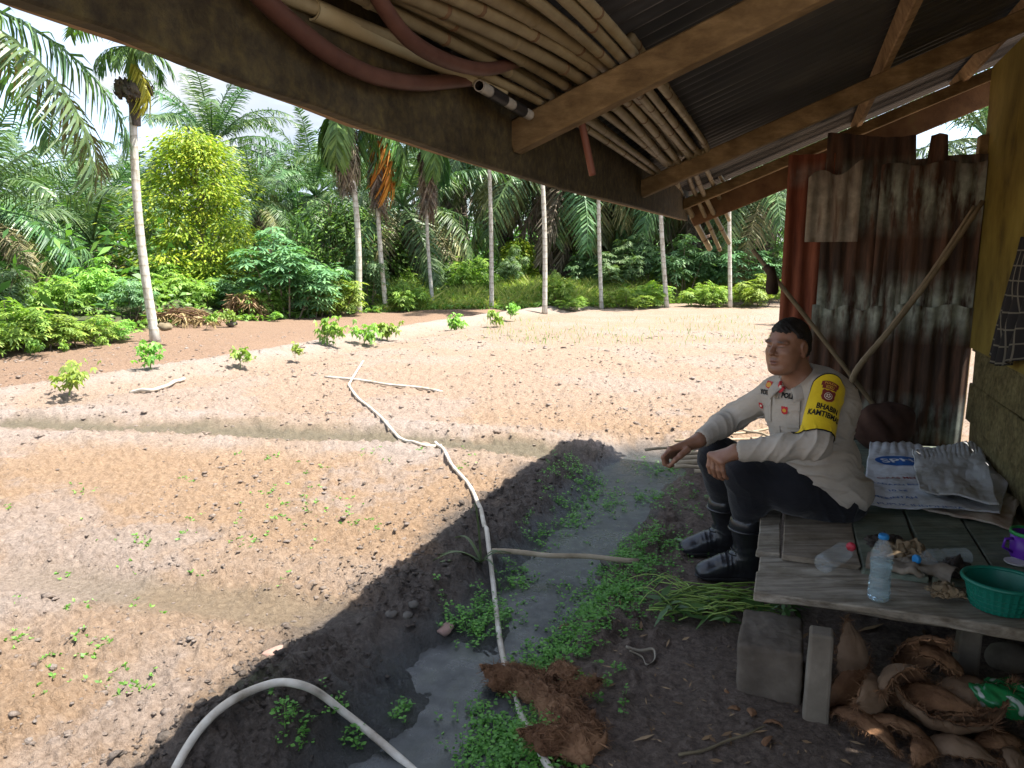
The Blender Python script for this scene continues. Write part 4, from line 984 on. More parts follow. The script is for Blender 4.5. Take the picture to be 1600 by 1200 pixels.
# ---------------------------------------------------------------- heap and arch of dry fronds, stones by the mound
def dry_heap(px, py, w, h, n, label, seed, name='dry_frond_heap', arch=False):
    r = np.random.default_rng(seed); b = G(px, py); root = tag(empty(name, b), label, 'frond heap'); m = MB(); Q = []
    for i in range(n):
        if arch:
            a = r.uniform(.0, math.pi); R_ = r.uniform(.8, 1.1); 
            p = [Vector((math.cos(a_) * w * .5 * R_, r.uniform(-.15, .25), abs(math.sin(a_)) * h * R_)) for a_ in np.linspace(a - .5, a + .5, 4)]
            p = [Vector((q.x, p[0].y, max(q.z, -.02))) for q in p]
        else:
            a = r.normal() * .5 + (math.pi if i % 2 else 0); x0 = r.normal() * w * .1
            L0 = w * r.uniform(.35, .6); hh = h * r.uniform(.4, 1.0); y0 = r.uniform(-.25, .25)
            p = [Vector((x0 + math.cos(a) * L0 * t, y0 + math.sin(a) * L0 * t * .4, hh * (1 - t ** 1.6) + .02)) for t in (0, .35, .7, 1)]
        m.tube(p, [.014, .013, .01, .005], 4)
        for q in range(16):
            t = r.uniform(0, 2.99); k = int(t); c = p[k].lerp(p[k + 1], t - k); Q.append((np.array(c), r.normal(size=3) * [.8, .8, .5] + [0, 0, -.5]))
    m.build('dry_rachis', L_straw, root); P = np.array([q[0] for q in Q]); d = np.array([q[1] for q in Q])
    np_mesh('dry_leaflets', diamonds(P, d, rand_unit(r, len(P)), r.uniform(.15, .32, len(P)), .025, .2), L_straw, root); return root
dry_heap(275, 502, 1.5, .24, 34, 'heap of dry brown palm fronds around the leaning areca base', 601)
dry_heap(384, 500, .72, .52, 46, 'brown arch of dry fronds round a dark hollow at the bushes', 602, 'dry_frond_arch', True)
# ================================================================== POLES, PIPES AND HOSES STORED UNDER THE ROOF
def on_rafters(px, py, lift=0.0):
    """pixel -> point on the plane that rests on the rafters' upper side"""
    r = ray(px, py); P0 = hut(aA, BE, eave_z(aA) + .045) + SN * (RH + lift); return O + r * ((P0 - O).dot(SN) / r.dot(SN))
M_bam = simple('dry_bamboo', [(.25, (0.0968, 0.0722, 0.0354)), (.42, (0.2112, 0.1624, 0.0860)), (.65, (0.2992, 0.2435, 0.1366)), (.85, (0.3696, 0.3157, 0.2024))], scale=9, stretch=(1, 1, 1), rough=.55, bump=.2, bscale=50, rnd=.6, spec=.4)
M_bamn = plain('bamboo_node', (.17, .10, .05), .8)
M_pvc = simple('aged_pvc', [(.3, (.38, .31, .17)), (.7, (.55, .46, .27))], scale=7, rough=.5, bump=.05)
M_pvcw = simple('grimy_white_pvc', [(.3, (.34, .31, .25)), (.7, (.55, .51, .43))], scale=12, rough=.5, bump=.05)
M_tape = plain('black_tape', (.02, .02, .022), .5)
M_hoseb = simple('brown_hose', [(.3, (.085, .036, .026)), (.7, (.16, .075, .052))], scale=9, rough=.55, bump=.12)
M_in = plain('dark_bore', (.03, .022, .014), .9)
def pipe(name, pts, rad, mat, label, cat, group=None, nodes=0.0, open_end=False, n=10, seg=40, taper=1.0):
    P = spline(pts, seg) if len(pts) > 2 else [Vector(pts[0]).lerp(Vector(pts[1]), i / 8) for i in range(9)]
    org = P[0].copy(); root = tag(empty(name, org), label, cat, group); P = [p - org for p in P]; m = MB()
    rr = [rad * (1 + (taper - 1) * i / (len(P) - 1)) for i in range(len(P))]
    m.tube(P, rr, n, not open_end); 
    if open_end:
        d0 = (P[1] - P[0]).normalized(); m.f.append(tuple(len(m.v) - n + j for j in range(n)))
    m.build('shaft' if nodes else 'tube', mat, root, True)
    if open_end:
        q = MB(); q.tube([P[0], P[0] + (P[1] - P[0]).normalized() * rad * 5], rad * .80, n, False); q.f = [f[::-1] for f in q.f]; q.f.append(tuple(range(len(q.v) - n, len(q.v)))); 
        q.build('bore', M_in, root, True)
        q = MB(); b = []
        t = (P[1] - P[0]).normalized(); u_ = t.orthogonal().normalized(); w_ = t.cross(u_)
        for j in range(n):
            c = u_ * math.cos(2 * math.pi * j / n) + w_ * math.sin(2 * math.pi * j / n); b += [P[0] + c * rad - t * .001, P[0] + c * rad * .8 - t * .001]
        q.add(b, [(2 * j, 2 * ((j + 1) % n), 2 * ((j + 1) % n) + 1, 2 * j + 1) for j in range(n)]); q.build('rim', mat, root)
    if nodes:
        L0 = 0; nxt = nodes * .4; r = random.Random(int(abs(org.x * 1e4)))
        for i in range(len(P) - 1):
            sgl = (P[i + 1] - P[i]).length
            while L0 + sgl > nxt:
                c = P[i].lerp(P[i + 1], (nxt - L0) / sgl); t = (P[i + 1] - P[i]).normalized(); q = MB(); q.tube([c - t * .006, c - t * .002, c + t * .002, c + t * .006], [rr[i] * 1.0, rr[i] * 1.14, rr[i] * 1.14, rr[i] * 1.0], n, False)
                q.build('node', M_bamn if r.random() < .5 else mat, root, True); nxt += nodes * r.uniform(.8, 1.2)
            L0 += sgl
    return root
POLES = [  # start, over rafter A, at rafter B, layer
    ((600, 60), (840, 157), (1013, 266), 0, .0105), ((645, 41), (856, 150), (1024, 259), 0, .011), ((600, -10), (880, 136), (1026, 248), 0, .0115),
    ((634, 0), (904, 121), (1041, 249), 0, .0135), ((690, 0), (921, 109), (1057, 245), 0, .0125), ((752, 0), (934, 101), (1068, 240), 0, .0135),
    ((800, -20), (946, 92), (1077, 236), 0, .0105), ((877, 0), (963, 83), (1086, 231), 0, .0115), ((907, 0), (979, 73), (1097, 226), 0, .011)]
ordn = ['first', 'second', 'third', 'fourth', 'fifth', 'sixth', 'seventh', 'eighth', 'ninth', 'tenth', 'eleventh', 'twelfth', 'thirteenth', 'fourteenth', 'fifteenth', 'sixteenth']
for i, (p, q, s_, ly, r_) in enumerate(POLES):
    a, b, c = (on_rafters(*k, r_ + .002) for k in (p, q, s_))
    a = a + (a - b).normalized() * .5; e = c + (c - b).normalized() * (.10 + .05 * (i % 3))
    pipe('bamboo_pole', [a, b + SN * .004 * (i % 3), c + U * 0 - SV * .012 * math.sin(i * 2.2), e - SV * .03 * math.sin(i * 1.7)], r_, M_bam, f'bamboo pole on the rafters, {ordn[i]} from the eave in the lower layer', 'pole', 'bamboo poles stored on the rafters', .22 + .03 * (i % 3))
for i, (p, q, s_) in enumerate([((560, -20), (868, 146), (1018, 262)), ((662, 0), (892, 130), (1034, 252)), ((720, 0), (912, 116), (1050, 246)), ((782, -12), (940, 98), (1064, 240))]):
    a, b, c = (on_rafters(*k, .046) for k in (p, q, s_)); a = a + (a - b).normalized() * .6; e = c + (c - b).normalized() * .06
    pipe('bamboo_pole', [a, b + SV * .01 * math.sin(i * 3), c, e], .011, M_bam, f'bamboo pole lying on the lower poles, {ordn[i]} from the eave in the upper layer', 'pole', 'bamboo poles stored on the rafters', .25)
HANG = [((925, 105), (1043, 247), (1062, 300), (1109, 389), .0215, 'thick bamboo pole end hanging lowest past the eave corner, tied with cord'), ((935, 100), (1060, 243), (1085, 300), (1125, 391), .015, 'thin bamboo pole end hanging past the gable, second from the corner'),
    ((950, 92), (1070, 238), (1098, 300), (1139, 380), .016, 'straight bamboo pole end hanging past the gable, third from the corner'), ((962, 85), (1084, 230), (1113, 285), (1139, 344), .014, 'bamboo pole end with a split tip before the ninth areca, fourth from the corner'), ((985, 60), (1098, 222), (1117, 262), (1148, 311), .014, 'short pale bamboo pole end nearest the rusty wall')]
for i, (p, q, k, e, r_, lb) in enumerate(HANG):
    a, b = on_rafters(*p, .072), on_rafters(*q, .052)
    c = ata(*k, aC - .07); d = ata(*e, AEND + .22)
    pipe('bamboo_pole', [a, b, c, d], r_, M_bam, lb, 'pole', 'bamboo poles stored on the rafters', .16, n=10, taper=.85)
p = ata(1103, 372, AEND + .18); m = MB()
for k in range(4): m.tube([p + Vector((.024 * math.cos(t), .024 * math.sin(t), .004 * k + .01 * math.cos(t))) for t in np.linspace(0, 6.28, 13)], .003, 5)
tag(m.build('tie_cord', plain('cord', (.12, .075, .05), .9)), 'dark cord knotted round the thickest hanging bamboo end', 'cord')
# large bamboo tube with open end, taped white pipe, two brown hoses, hanging red rod, grey pipe end
a, b = on_rafters(487, 14, .012), on_rafters(730, 118, .012)
pipe('bamboo_tube', [a, a.lerp(b, .5), b, b + (b - a) * .35], .0155, M_pvc, 'thick yellow bamboo tube with an open end facing the camera', 'pole', None, 0, True, 16)
a, b = atb(749, 134, BE - .055), atb(838, 186, BE - .055); b = a.lerp(b, .86); o = pipe('white_pipe', [a, a.lerp(b, .5), b], .0115, M_pvcw, 'grimy white pipe wrapped with black tape behind the eave board', 'pipe', None, 0, True, 14)
org = Vector(o.location); d_ = (b - a)
for t0, t1 in ((.16, .44), (.60, .84)):
    m = MB(); m.tube([a + d_ * t0 - org, a + d_ * t1 - org], .0133, 14, False); m.build('tape_wrap', M_tape, o, True)
pipe('brown_hose', [atb(x, y, BE - .028) for x, y in ((360, -60), (420, 6), (495, 70), (556, 107), (607, 124), (664, 130), (739, 124), (790, 122))], .0135, M_hoseb, 'long dark brown hose drooping along the eave board', 'hose')
pipe('brown_hose', [atb(x, y, BE - .085) for x, y in ((570, -50), (596, 5), (640, 62), (700, 96), (755, 108), (800, 99), (838, 84), (870, 60))], .0125, M_hoseb, 'short brown hose curving up under the bamboo poles', 'hose')
a, b = ata(906, 178, aA + .13), ata(926, 274, aA + .17); pipe('red_rod', [a + (a - b) * .55, a, b], .0095, simple('red_brown_pipe', [(.3, (.15, .055, .035)), (.7, (.24, .095, .06))], scale=6, rough=.5, bump=.05), 'red-brown rod hanging down between the rafters', 'rod')
a, b = on_rafters(938, 82, .05), on_rafters(952, 92, .05); pipe('grey_pipe', [a, b, b + (b - a) * 4], .012, plain('grey_pvc', (.10, .10, .10), .5), 'dark grey pipe end between the bamboo poles above the first rafter', 'pipe', None, 0, True, 12)
# ================================================================== SLEEPING PLATFORM AND WHAT LIES ON AND UNDER IT
PZ = .30
M_plat = simple('weathered_plank', [(.28, (.085, .070, .052)), (.5, (.19, .165, .13)), (.72, (.30, .27, .22))], scale=3, stretch=(7, 7, 7), rough=.8, bump=.5, bscale=22)
M_pg = plank_mat('green_worn_plank', angU, [(.25, (0.0725, 0.0798, 0.0609)), (.45, (0.1450, 0.1812, 0.1450)), (.62, (0.2175, 0.2392, 0.1885)), (.8, (0.3480, 0.3190, 0.2465))])
M_pb = plank_mat('brown_worn_plank', angU, [(.25, (0.1015, 0.0798, 0.0580)), (.5, (0.2320, 0.1958, 0.1522)), (.75, (0.3770, 0.3335, 0.2682))])
M_pc = plank_mat('grey_cross_plank', angV, [(.25, (0.0975, 0.0806, 0.0611)), (.45, (0.2600, 0.2275, 0.1820)), (.65, (0.4290, 0.3900, 0.3250)), (.85, (0.5200, 0.4810, 0.4030))])
M_conc = simple('old_concrete', [(.3, (0.1047, 0.0882, 0.0683)), (.55, (0.1911, 0.1624, 0.1268)), (.8, (0.2835, 0.2436, 0.1928))], scale=6, rough=.95, bump=.5, bscale=45)
M_mossc = simple('mossy_concrete', [(.3, (.12, .115, .08)), (.55, (.22, .21, .14)), (.8, (.30, .31, .20))], scale=9, rough=.95, bump=.5, bscale=45)
aF = .5 * (atz(1178, 920, PZ).dot(U) + atz(1590, 982, PZ).dot(U)); bl = atz(1178, 920, PZ).dot(V)
PLAT = tag(empty('sleeping_platform', hut(aF, bl, 0)), 'low weathered plank platform the man sits on, on concrete posts', 'platform'); PO = Vector(PLAT.location)
def plk(name, a0, a1, b0, b1, zt, th, mat, seed, along='a', jit=.004):
    c = hut((a0 + a1) / 2, (b0 + b1) / 2, zt - th / 2) - PO; ha, hb_ = abs(a1 - a0) / 2, abs(b1 - b0) / 2
    if along == 'a': return rough_board(name, c, U * ha, V * hb_, Vector((0, 0, th / 2)), mat, PLAT, seed=seed, jit=jit, nx=14)
    return rough_board(name, c, V * hb_, U * ha, Vector((0, 0, th / 2)), mat, PLAT, seed=seed, jit=jit, nx=14)
plk('plank', aF, aF + .155, bl, BB + .06, PZ - .003, .030, M_pc, 1, 'b', .006)
plk('plank', aF + .160, aF + .30, bl - .005, BB + .06, PZ - .006, .028, M_pc, 2, 'b', .006)
bs = [bl - .075] + [atz(x, y, PZ + .015).dot(V) for x, y in ((1334, 830), (1424, 828), (1526, 850))] + [BB + .03]
for i in range(len(bs) - 1):
    plk('plank', aF + [.27, .245, .25, .23][i], AZ - .06, bs[i] - .004, bs[i + 1] + .003, PZ + .016 - .002 * (i % 2), .022, M_pb if i == 0 else M_pg, 10 + i)
plk('plank', aF + .31, aF + .9, bl + .01, bl - .068, PZ + .004, .025, M_pc, 20)
for k, (a, b) in enumerate(((aF + .10, bl - .1), (aF + 1.5, bl - .12))):   # bearers under the planks
    plk('bearer', a + .02, a + .075, bl - .03, BB + .05, PZ - .034, .05, M_pb, 30 + k, 'b')
def post(px, py, w, mat, nm='leg', h=None, rot=0):
    g = G(px, py); m = MB(); h = (PZ - .085) if h is None else h; ca, sa = math.cos(rot), math.sin(rot)
    r = random.Random(px); X_ = (U * ca + V * sa); Y_ = (V * ca - U * sa); vs = []
    for k in range(7):
        z = -.05 + (h + .05) * k / 6; e = w * (1.06 - .12 * k / 6)
        for (i, j) in ((-1, -1), (1, -1), (1, 1), (-1, 1)): vs.append(g - PO + X_ * i * (e + r.uniform(-.002, .002)) + Y_ * j * (e + r.uniform(-.002, .002)) + Vector((0, 0, z - g.z)))
    m.add(vs, [(i * 4 + j, i * 4 + (j + 1) % 4, i * 4 + 4 + (j + 1) % 4, i * 4 + 4 + j) for i in range(6) for j in range(4)] + [(3, 2, 1, 0), (24, 25, 26, 27)])
    return bevel(m.build(nm, mat, PLAT), .008, 2)
post(1274, 1118, .033, M_conc, h=PZ - .036); post(1506, 1062, .032, M_conc); post(1420, 900, .035, M_conc)
for (a, b) in ((AZ - .25, bl - .15), (AZ - .25, BB + .1)):
    q = hut(a, b, 0); m = MB(); m.box(q - PO + Vector((0, 0, PZ / 2 - .055)), U * .035, V * .035, Vector((0, 0, PZ / 2 - .03))); bevel(m.build('leg', M_conc, PLAT), .006)
# concrete block standing beside the post
def block(px, py, sx, sy, sz, rz, mat, label, name='concrete_block', seed=0):
    g = G(px, py); q = SDF((-sx, -sy, -.05), (sx, sy, sz * 1.4), .0055); q.box((0, 0, sz / 2 - .01), (sx / 2, sy / 2, sz / 2 + .01), .010, 0); q.noise(.0045, 18, seed + 3); q.noise(.0025, 70, seed + 4); v, f = q.mesh(); o = mesh_obj(name, relax(v, f, 1), f, mat)
    o.location = g; o.rotation_euler = (.02, -.02, rz); return tag(o, label, 'block')
block(1203, 1055, .185, .245, .155, angV - math.pi, simple('dirty_brown_concrete', [(.3, (.070, .055, .042)), (.55, (.135, .110, .086)), (.8, (.20, .168, .135))], scale=7, rough=.95, bump=.6, bscale=50), 'square concrete block standing beside the platform post')
# ---------------------------------------------------------------- bottles, basket, cup
M_pet = plain('clear_plastic', (.72, .84, .90), .12, .9, **{'Alpha': .14, 'Coat Weight': 1.0})
M_wat = plain('water', (.62, .84, .92), .0, .5, **{'Transmission Weight': .92, 'IOR': 1.33})
M_capb = plain('blue_cap', (.02, .20, .48), .35); M_capr = plain('red_cap', (.50, .02, .05), .35)
M_lbl = simple('blue_film_label', [(.3, (.02, .08, .36)), (.6, (.05, .20, .60)), (.75, (.5, .6, .8))], scale=30, rough=.3, bump=0)
def bottle(name, loc, R, label, capm, water=.6, h=.20, r=.031, lbl=False, crush=0.0):
    root = tag(empty(name, loc), label, 'bottle', 'plastic water bottles on the platform'); root.rotation_euler = R
    pr = [(.004, .004), (r * .72, .0), (r * .93, .006)]; n = 22
    for i in range(n + 1):
        t = i / n; z = .012 + (h * .66) * t; e = r * (1 - .10 * math.exp(-((t - .52) / .13) ** 2)); e += .0011 * math.sin(i * math.pi) + (.0016 if i % 3 == 0 else -.0004); pr.append((e, z))
    pr += [(r * .90, h * .76), (r * .68, h * .84), (r * .44, h * .90), (.0125, h * .925), (.0125, h * .945)]
    m = MB(); m.lathe(pr, (0, 0, 0), 28); o = m.build('shell', M_pet, root, True)
    if crush:
        for v in o.data.vertices:
            k = crush * math.exp(-((v.co.z - h * .42) / (h * .18)) ** 2); v.co.x *= 1 - .42 * k; v.co.y += .012 * k; v.co.x += .006 * k * math.sin(v.co.z * 200)
    if water > 0:
        wp = [(a * .955, z + .0015) for a, z in pr if z < h * water]; wp.append((.0005, wp[-1][1])); wp = [(.0005, wp[0][1])] + wp
        m = MB(); m.lathe(wp, (0, 0, 0), 28); m.build('water', M_wat, root, True)
    m = MB(); cp = [(.0, h * .94), (.0145, h * .94)] + [(.0145 + (.0006 if q % 2 else 0), h * (.945 + .01 * q)) for q in range(5)] + [(.0135, h * .998), (.011, h), (0, h)]; m.lathe(cp, (0, 0, 0), 24); m.build('cap', capm, root, True)
    if lbl: m = MB(); m.lathe([(r * 1.02, h * .46), (r * 1.02, h * .72)], (0, 0, 0), 24); m.build('label_film', M_lbl, root, True)
    return root
p = atz(1372, 938, PZ); bottle('water_bottle', p + Vector((0, 0, .001)), (0, 0, .3), 'upright clear water bottle with blue cap at the front edge of the platform', M_capb, .62, .205, .031)
def lying(px0, py0, px1, py1, **k):
    a, b = atz(px0, py0, PZ + .045), atz(px1, py1, PZ + .055); d = (b - a).normalized(); q = Vector((0, 0, 1)).rotation_difference(d); a.z = PZ + .049
    return bottle('water_bottle', a, q.to_euler(), **k)
lying(1284, 884, 1346, 846, label='clear bottle with red cap lying on the planks beside the man', capm=M_capr, water=0, h=.205, r=.030)
lying(1512, 872, 1424, 876, label='crushed clear bottle with blue cap and blue label lying among gloves', capm=M_capb, water=0, h=.20, r=.030, lbl=False, crush=.9)
def basket():
    p = atz(1563, 950, PZ); root = tag(empty('plastic_basket', p + V * -.0), 'small green plastic basket with ribbed side at right of platform', 'basket')
    M_gb = plain('green_plastic', (.006, .150, .105), .38, .45); n = 60; m = MB(); vs = []; fs = []
    r0, r1, h = .076, .102, .092
    def ring(r, z, rib): return [(r * (1 + rib * (.022 if j % 2 else -.012)) * math.cos(2 * math.pi * j / n), r * .88 * (1 + rib * (.022 if j % 2 else -.012)) * math.sin(2 * math.pi * j / n), z) for j in range(n)]
    prof = [(r0, .003, 1), (r0 + .006, .02, 1), (r1 - .012, h * .6, 1), (r1 - .005, h * .86, 1), (r1 - .003, h * .9, 0), (r1 - .008, h * .9, 0), (r1 - .016, h * .6, 0), (r0 + .001, .02, 0), (r0 - .006, .008, 0)]
    for a in prof: vs += ring(*a)
    for i in range(len(prof) - 1): fs += [(i * n + j, i * n + (j + 1) % n, (i + 1) * n + (j + 1) % n, (i + 1) * n + j) for j in range(n)]
    fs += [tuple(range(n))[::-1], tuple((len(prof) - 1) * n + j for j in range(n))]
    m.add(vs, fs); m.build('bowl', M_gb, root, False)
    m = MB(); m.tube([Vector((r1 * math.cos(t), r1 * .88 * math.sin(t), h * .93)) for t in np.linspace(0, 2 * math.pi, 61)], .007, 8, False); m.build('rim', M_gb, root, True)
    q = MB()
    for k in range(5):
        z = .018 + k * .015; rr = r0 + .006 + (r1 - r0 - .014) * k / 5
        q.tube([Vector((rr * 1.03 * math.cos(t), rr * .88 * 1.03 * math.sin(t), z)) for t in np.linspace(0, 2 * math.pi, 61)], .0016, 4, False)
    q.build('hoop', M_gb, root, True); root.rotation_euler = (0, 0, angV); return root
basket()
def cup():
    p = atz(1604, 872, PZ + .016); root = tag(empty('plastic_mug', p), 'purple plastic mug with green lid edge cut by the right frame edge', 'mug'); m = MB()
    m.lathe([(.0, .0), (.046, .0), (.050, .01), (.054, .085), (.050, .085), (.046, .012), (0, .012)], (0, 0, 0), 32); m.build('cup', plain('purple_plastic', (.12, .022, .34), .35), root, True)
    m = MB(); m.lathe([(.051, .083), (.0565, .083), (.0565, .094), (.050, .094)], (0, 0, 0), 32); m.build('rim', plain('green_rim', (.03, .30, .08), .4), root, True)
    m = MB(); m.tube([Vector((-.050, 0, .07)), Vector((-.078, 0, .068)), Vector((-.083, 0, .04)), Vector((-.052, 0, .022))], .005, 8); m.build('handle', MATS['purple_plastic'], root, True)
cup()
p = atz(1588, 880, PZ + .016); m = MB(); m.lathe([(0, .0), (.03, 0), (.036, .004), (.036, .007), (0, .006)], (0, 0, 0), 28); o = m.build('jar_lid', plain('white_plastic', (.6, .6, .6), .4)); o.location = p; tag(o, 'small white plastic lid lying behind the basket', 'lid')
# ---------------------------------------------------------------- cloths, gloves, sacks
def cloth(name, corners, nx, ny, zfun, mat, label, cat, seed=0, thick=.004, jag=.0, parent=None):
    """corner quad in plan (a point list of 4: near-left, near-right, far-right, far-left), height from zfun(u,v)"""
    r = np.random.default_rng(seed); A, B, C, D = [Vector(c) for c in corners]; vs = []
    u, v = np.meshgrid(np.linspace(0, 1, nx), np.linspace(0, 1, ny)); Z = zfun(u, v)
    jx = jag * (fbm(u * 9, v * 9, seed, 3) - .5) * 2
    for j in range(ny):
        for i in range(nx):
            p = A.lerp(B, u[j, i]).lerp(D.lerp(C, u[j, i]), v[j, i]); q = p + Vector((jx[j, i], jx[ny - 1 - j, i], Z[j, i])); vs.append(q)
    fs = [(j * nx + i, j * nx + i + 1, (j + 1) * nx + i + 1, (j + 1) * nx + i) for j in range(ny - 1) for i in range(nx - 1)]
    org = Vector((sum(v_.x for v_ in vs) / len(vs), sum(v_.y for v_ in vs) / len(vs), min(v_.z for v_ in vs)))
    o = mesh_obj(name, [v_ - org for v_ in vs], fs, mat, parent, True, org)
    md = o.modifiers.new('solid', 'SOLIDIFY'); md.thickness = thick; md.offset = 1
    uv = o.data.uv_layers.new(name='UVMap'); uf = u.ravel(); vf = v.ravel()
    for lp in o.data.loops: uv.data[lp.index].uv = (uf[lp.vertex_index], vf[lp.vertex_index])
    return tag(o, label, cat) if label else o
def sack_mat(name, base, dirty, stripes=None):
    m, t, b = new_mat(name); uvn = t.nodes.new('ShaderNodeTexCoord'); vec = coords(t)
    c = ramp(t, noise(t, 7, 6, .65, vec), [(.30, dirty), (.52, base), (.8, tuple(min(1, q * 1.1) for q in base))])
    t.links.new(c, b.inputs['Base Color']); b.inputs['Roughness'].default_value = .55; b.inputs['Specular IOR Level'].default_value = .35
    mp_ = t.nodes.new('ShaderNodeMapping'); mp_.inputs['Scale'].default_value = (160, 110, 1); t.links.new(uvn.outputs['UV'], mp_.inputs[0])
    w = t.nodes.new('ShaderNodeTexChecker'); w.inputs['Scale'].default_value = 1; t.links.new(mp_.outputs[0], w.inputs[0])
    bumpn(t, b, math_(t, 'ADD', math_(t, 'MULTIPLY', w.outputs['Fac'], .25), noise(t, 30, 5, .65, vec)), .35, .005); MATS[name] = m; return m
M_sack = sack_mat('woven_sack_white', (.62, .64, .68), (.34, .33, .31)); M_sack2 = sack_mat('woven_sack_grey', (.54, .55, .56), (.28, .26, .22)); M_sackr = sack_mat('woven_sack_tan', (.52, .46, .38), (.30, .18, .13))
sz = PZ + .018
def wr(seed, amp, f=6, top=.0):
    def fn(u, v):
        fold = np.sin(u * 95 + 6 * fbm(u * 5, v * 5, seed, 2)) * .0045 * smooth(.62, .98, v)     # gathers at the sack mouth
        return amp * (fbm(u * f, v * f, seed, 4) - .35) + .006 * np.sin(u * 9 + v * 5 + seed) + fold + top
    return fn
c_ = lambda x, y, z=sz: atz(x, y, z)
cloth('rice_sack', [c_(1405, 790), c_(1578, 828), c_(1592, 790, sz), c_(1500, 700)], 60, 40, wr(1, .02, 5, .004), M_sackr, 'tan folded sack with a red seam at the bottom of the sack pile', 'sack', 1, .006, .006)
cloth('rice_sack', [c_(1345, 798), c_(1560, 812), c_(1585, 735, sz), c_(1360, 690, sz + .02)], 90, 60, wr(2, .028, 5, .022), M_sack, 'flat white woven sack with blue logo and print beside the man', 'sack', 2, .005, .005)
SACK2 = bpy.data.objects['rice_sack.001']
cloth('rice_sack', [c_(1436, 768, sz + .06), c_(1560, 790, sz + .05), c_(1530, 690, sz + .05), c_(1425, 706, sz + .06)], 70, 50, wr(3, .026, 5, .0), M_sack2, 'smaller greyish woven sack folded on top of the sack pile', 'sack', 3, .006, .006)
# print on the white sack: ellipse logo and lines of lettering laid on its surface
def bvh_of(o):
    dg = bpy.context.evaluated_depsgraph_get(); dg.update(); e = o.evaluated_get(dg); me = e.to_mesh()
    M = o.matrix_world.copy(); b = BVHTree.FromPolygons([M @ v.co for v in me.vertices], [tuple(p.vertices) for p in me.polygons]); e.to_mesh_clear(); return b
def text_pts(txt, size=1.0, bold=.0, ext=0):
    cu = bpy.data.curves.new('txt', 'FONT'); cu.body = txt; cu.size = size; cu.offset = bold; cu.align_x = 'CENTER'; cu.align_y = 'CENTER'; cu.resolution_u = 3
    o = bpy.data.objects.new('txt', cu); COL.objects.link(o); dg = bpy.context.evaluated_depsgraph_get(); dg.update(); me = bpy.data.meshes.new_from_object(o.evaluated_get(dg))
    bm = bmesh.new(); bm.from_mesh(me); bmesh.ops.triangulate(bm, faces=bm.faces); 
    for _ in range(1): bmesh.ops.subdivide_edges(bm, edges=[e for e in bm.edges if e.calc_length() > size * .25], cuts=1, use_grid_fill=False)
    v = [tuple(q.co) for q in bm.verts]; f = [tuple(q.index for q in p.verts) for p in bm.faces]; bm.free(); bpy.data.objects.remove(o); bpy.data.curves.remove(cu); bpy.data.meshes.remove(me); return v, f
def ellipse_pts(rx, ry, n=28, rings=4):
    v = [(0, 0, 0)]; f = []
    for k in range(1, rings + 1):
        for j in range(n): a = 2 * math.pi * j / n; v.append((rx * k / rings * math.cos(a), ry * k / rings * math.sin(a), 0))
    for j in range(n): f.append((0, 1 + j, 1 + (j + 1) % n))
    for k in range(rings - 1):
        for j in range(n): f.append((1 + k * n + j, 1 + (k + 1) * n + j, 1 + (k + 1) * n + (j + 1) % n, 1 + k * n + (j + 1) % n))
    return v, f
def decal(name, vf, mat, parent, bvh, ctr, ax, ay, nrm, off=.0012, back=.25, warp=None):
    """print flat shapes onto a surface: ctr + x*ax + y*ay, dropped along -nrm"""
    v, f = vf; out = []; last = None
    for q in v:
        x, y = (q[0], q[1]) if warp is None else warp(q[0], q[1])
        p = Vector(ctr) + Vector(ax) * x + Vector(ay) * y; hit = bvh.ray_cast(p + Vector(nrm) * back, -Vector(nrm), back * 2)
        if hit[0] is not None: last = (hit[0], hit[1]); out.append(hit[0] + Vector(nrm) * off)
        else: out.append((p if last is None else p + Vector(nrm) * (last[0] - p).dot(Vector(nrm))) + Vector(nrm) * off)
    M = parent.matrix_world.inverted() if parent else Matrix()
    return mesh_obj(name, [M @ q for q in out], f, mat, parent, False)
bpy.context.view_layer.update()
M_ink = plain('blue_print', (.015, .10, .36), .6); M_inkw = plain('white_print', (.65, .68, .72), .6); M_inkr = plain('red_print', (.30, .05, .04), .6)
bv = bvh_of(SACK2); up = Vector((0, 0, 1)); sx_ = (c_(1560, 745) - c_(1360, 735)).normalized(); sy_ = Vector((-sx_.y, sx_.x, 0))
def sp(name, vf, mat, x, y, size, off=.0015): decal(name, tuple(([(q[0] * size, q[1] * size, 0) for q in vf[0]], vf[1])), mat, SACK2, bv, c_(x, y, sz + .04), sx_, sy_, up, off)
sp('logo_oval', ellipse_pts(.125, .085), M_ink, 1412, 722, 1.0)
sp('logo_letters', text_pts('SPHP', 1, .02), M_inkw, 1410, 722, .085, .003)
sp('print_line', text_pts('BERAS MEDIUM', 1, .01), M_inkr, 1415, 746, .034)
sp('print_line', text_pts('PENGADAAN BERAS', 1, .008), M_ink, 1395, 755, .032)
sp('print_line', text_pts('10 kg', 1, .008), M_ink, 1402, 764, .034)
sp('print_line', text_pts('PEMERINTAH', 1, .008), M_ink, 1392, 773, .034)
sp('print_line', text_pts('PT. PUPUK INDONESIA', 1, .008), M_ink, 1425, 790, .036)
M_rag = simple('brown_rag', [(.3, (.12, .085, .05)), (.6, (.24, .175, .105)), (.8, (.33, .25, .16))], scale=10, rough=.9, bump=.5, bscale=70)
M_ragd = simple('dark_rag', [(.3, (.030, .025, .022)), (.7, (.085, .07, .06))], scale=12, rough=.95, bump=.5)
M_glove = simple('grey_cotton_glove', [(.3, (.13, .105, .080)), (.7, (.25, .215, .17))], scale=14, rough=.95, bump=.6, bscale=120)
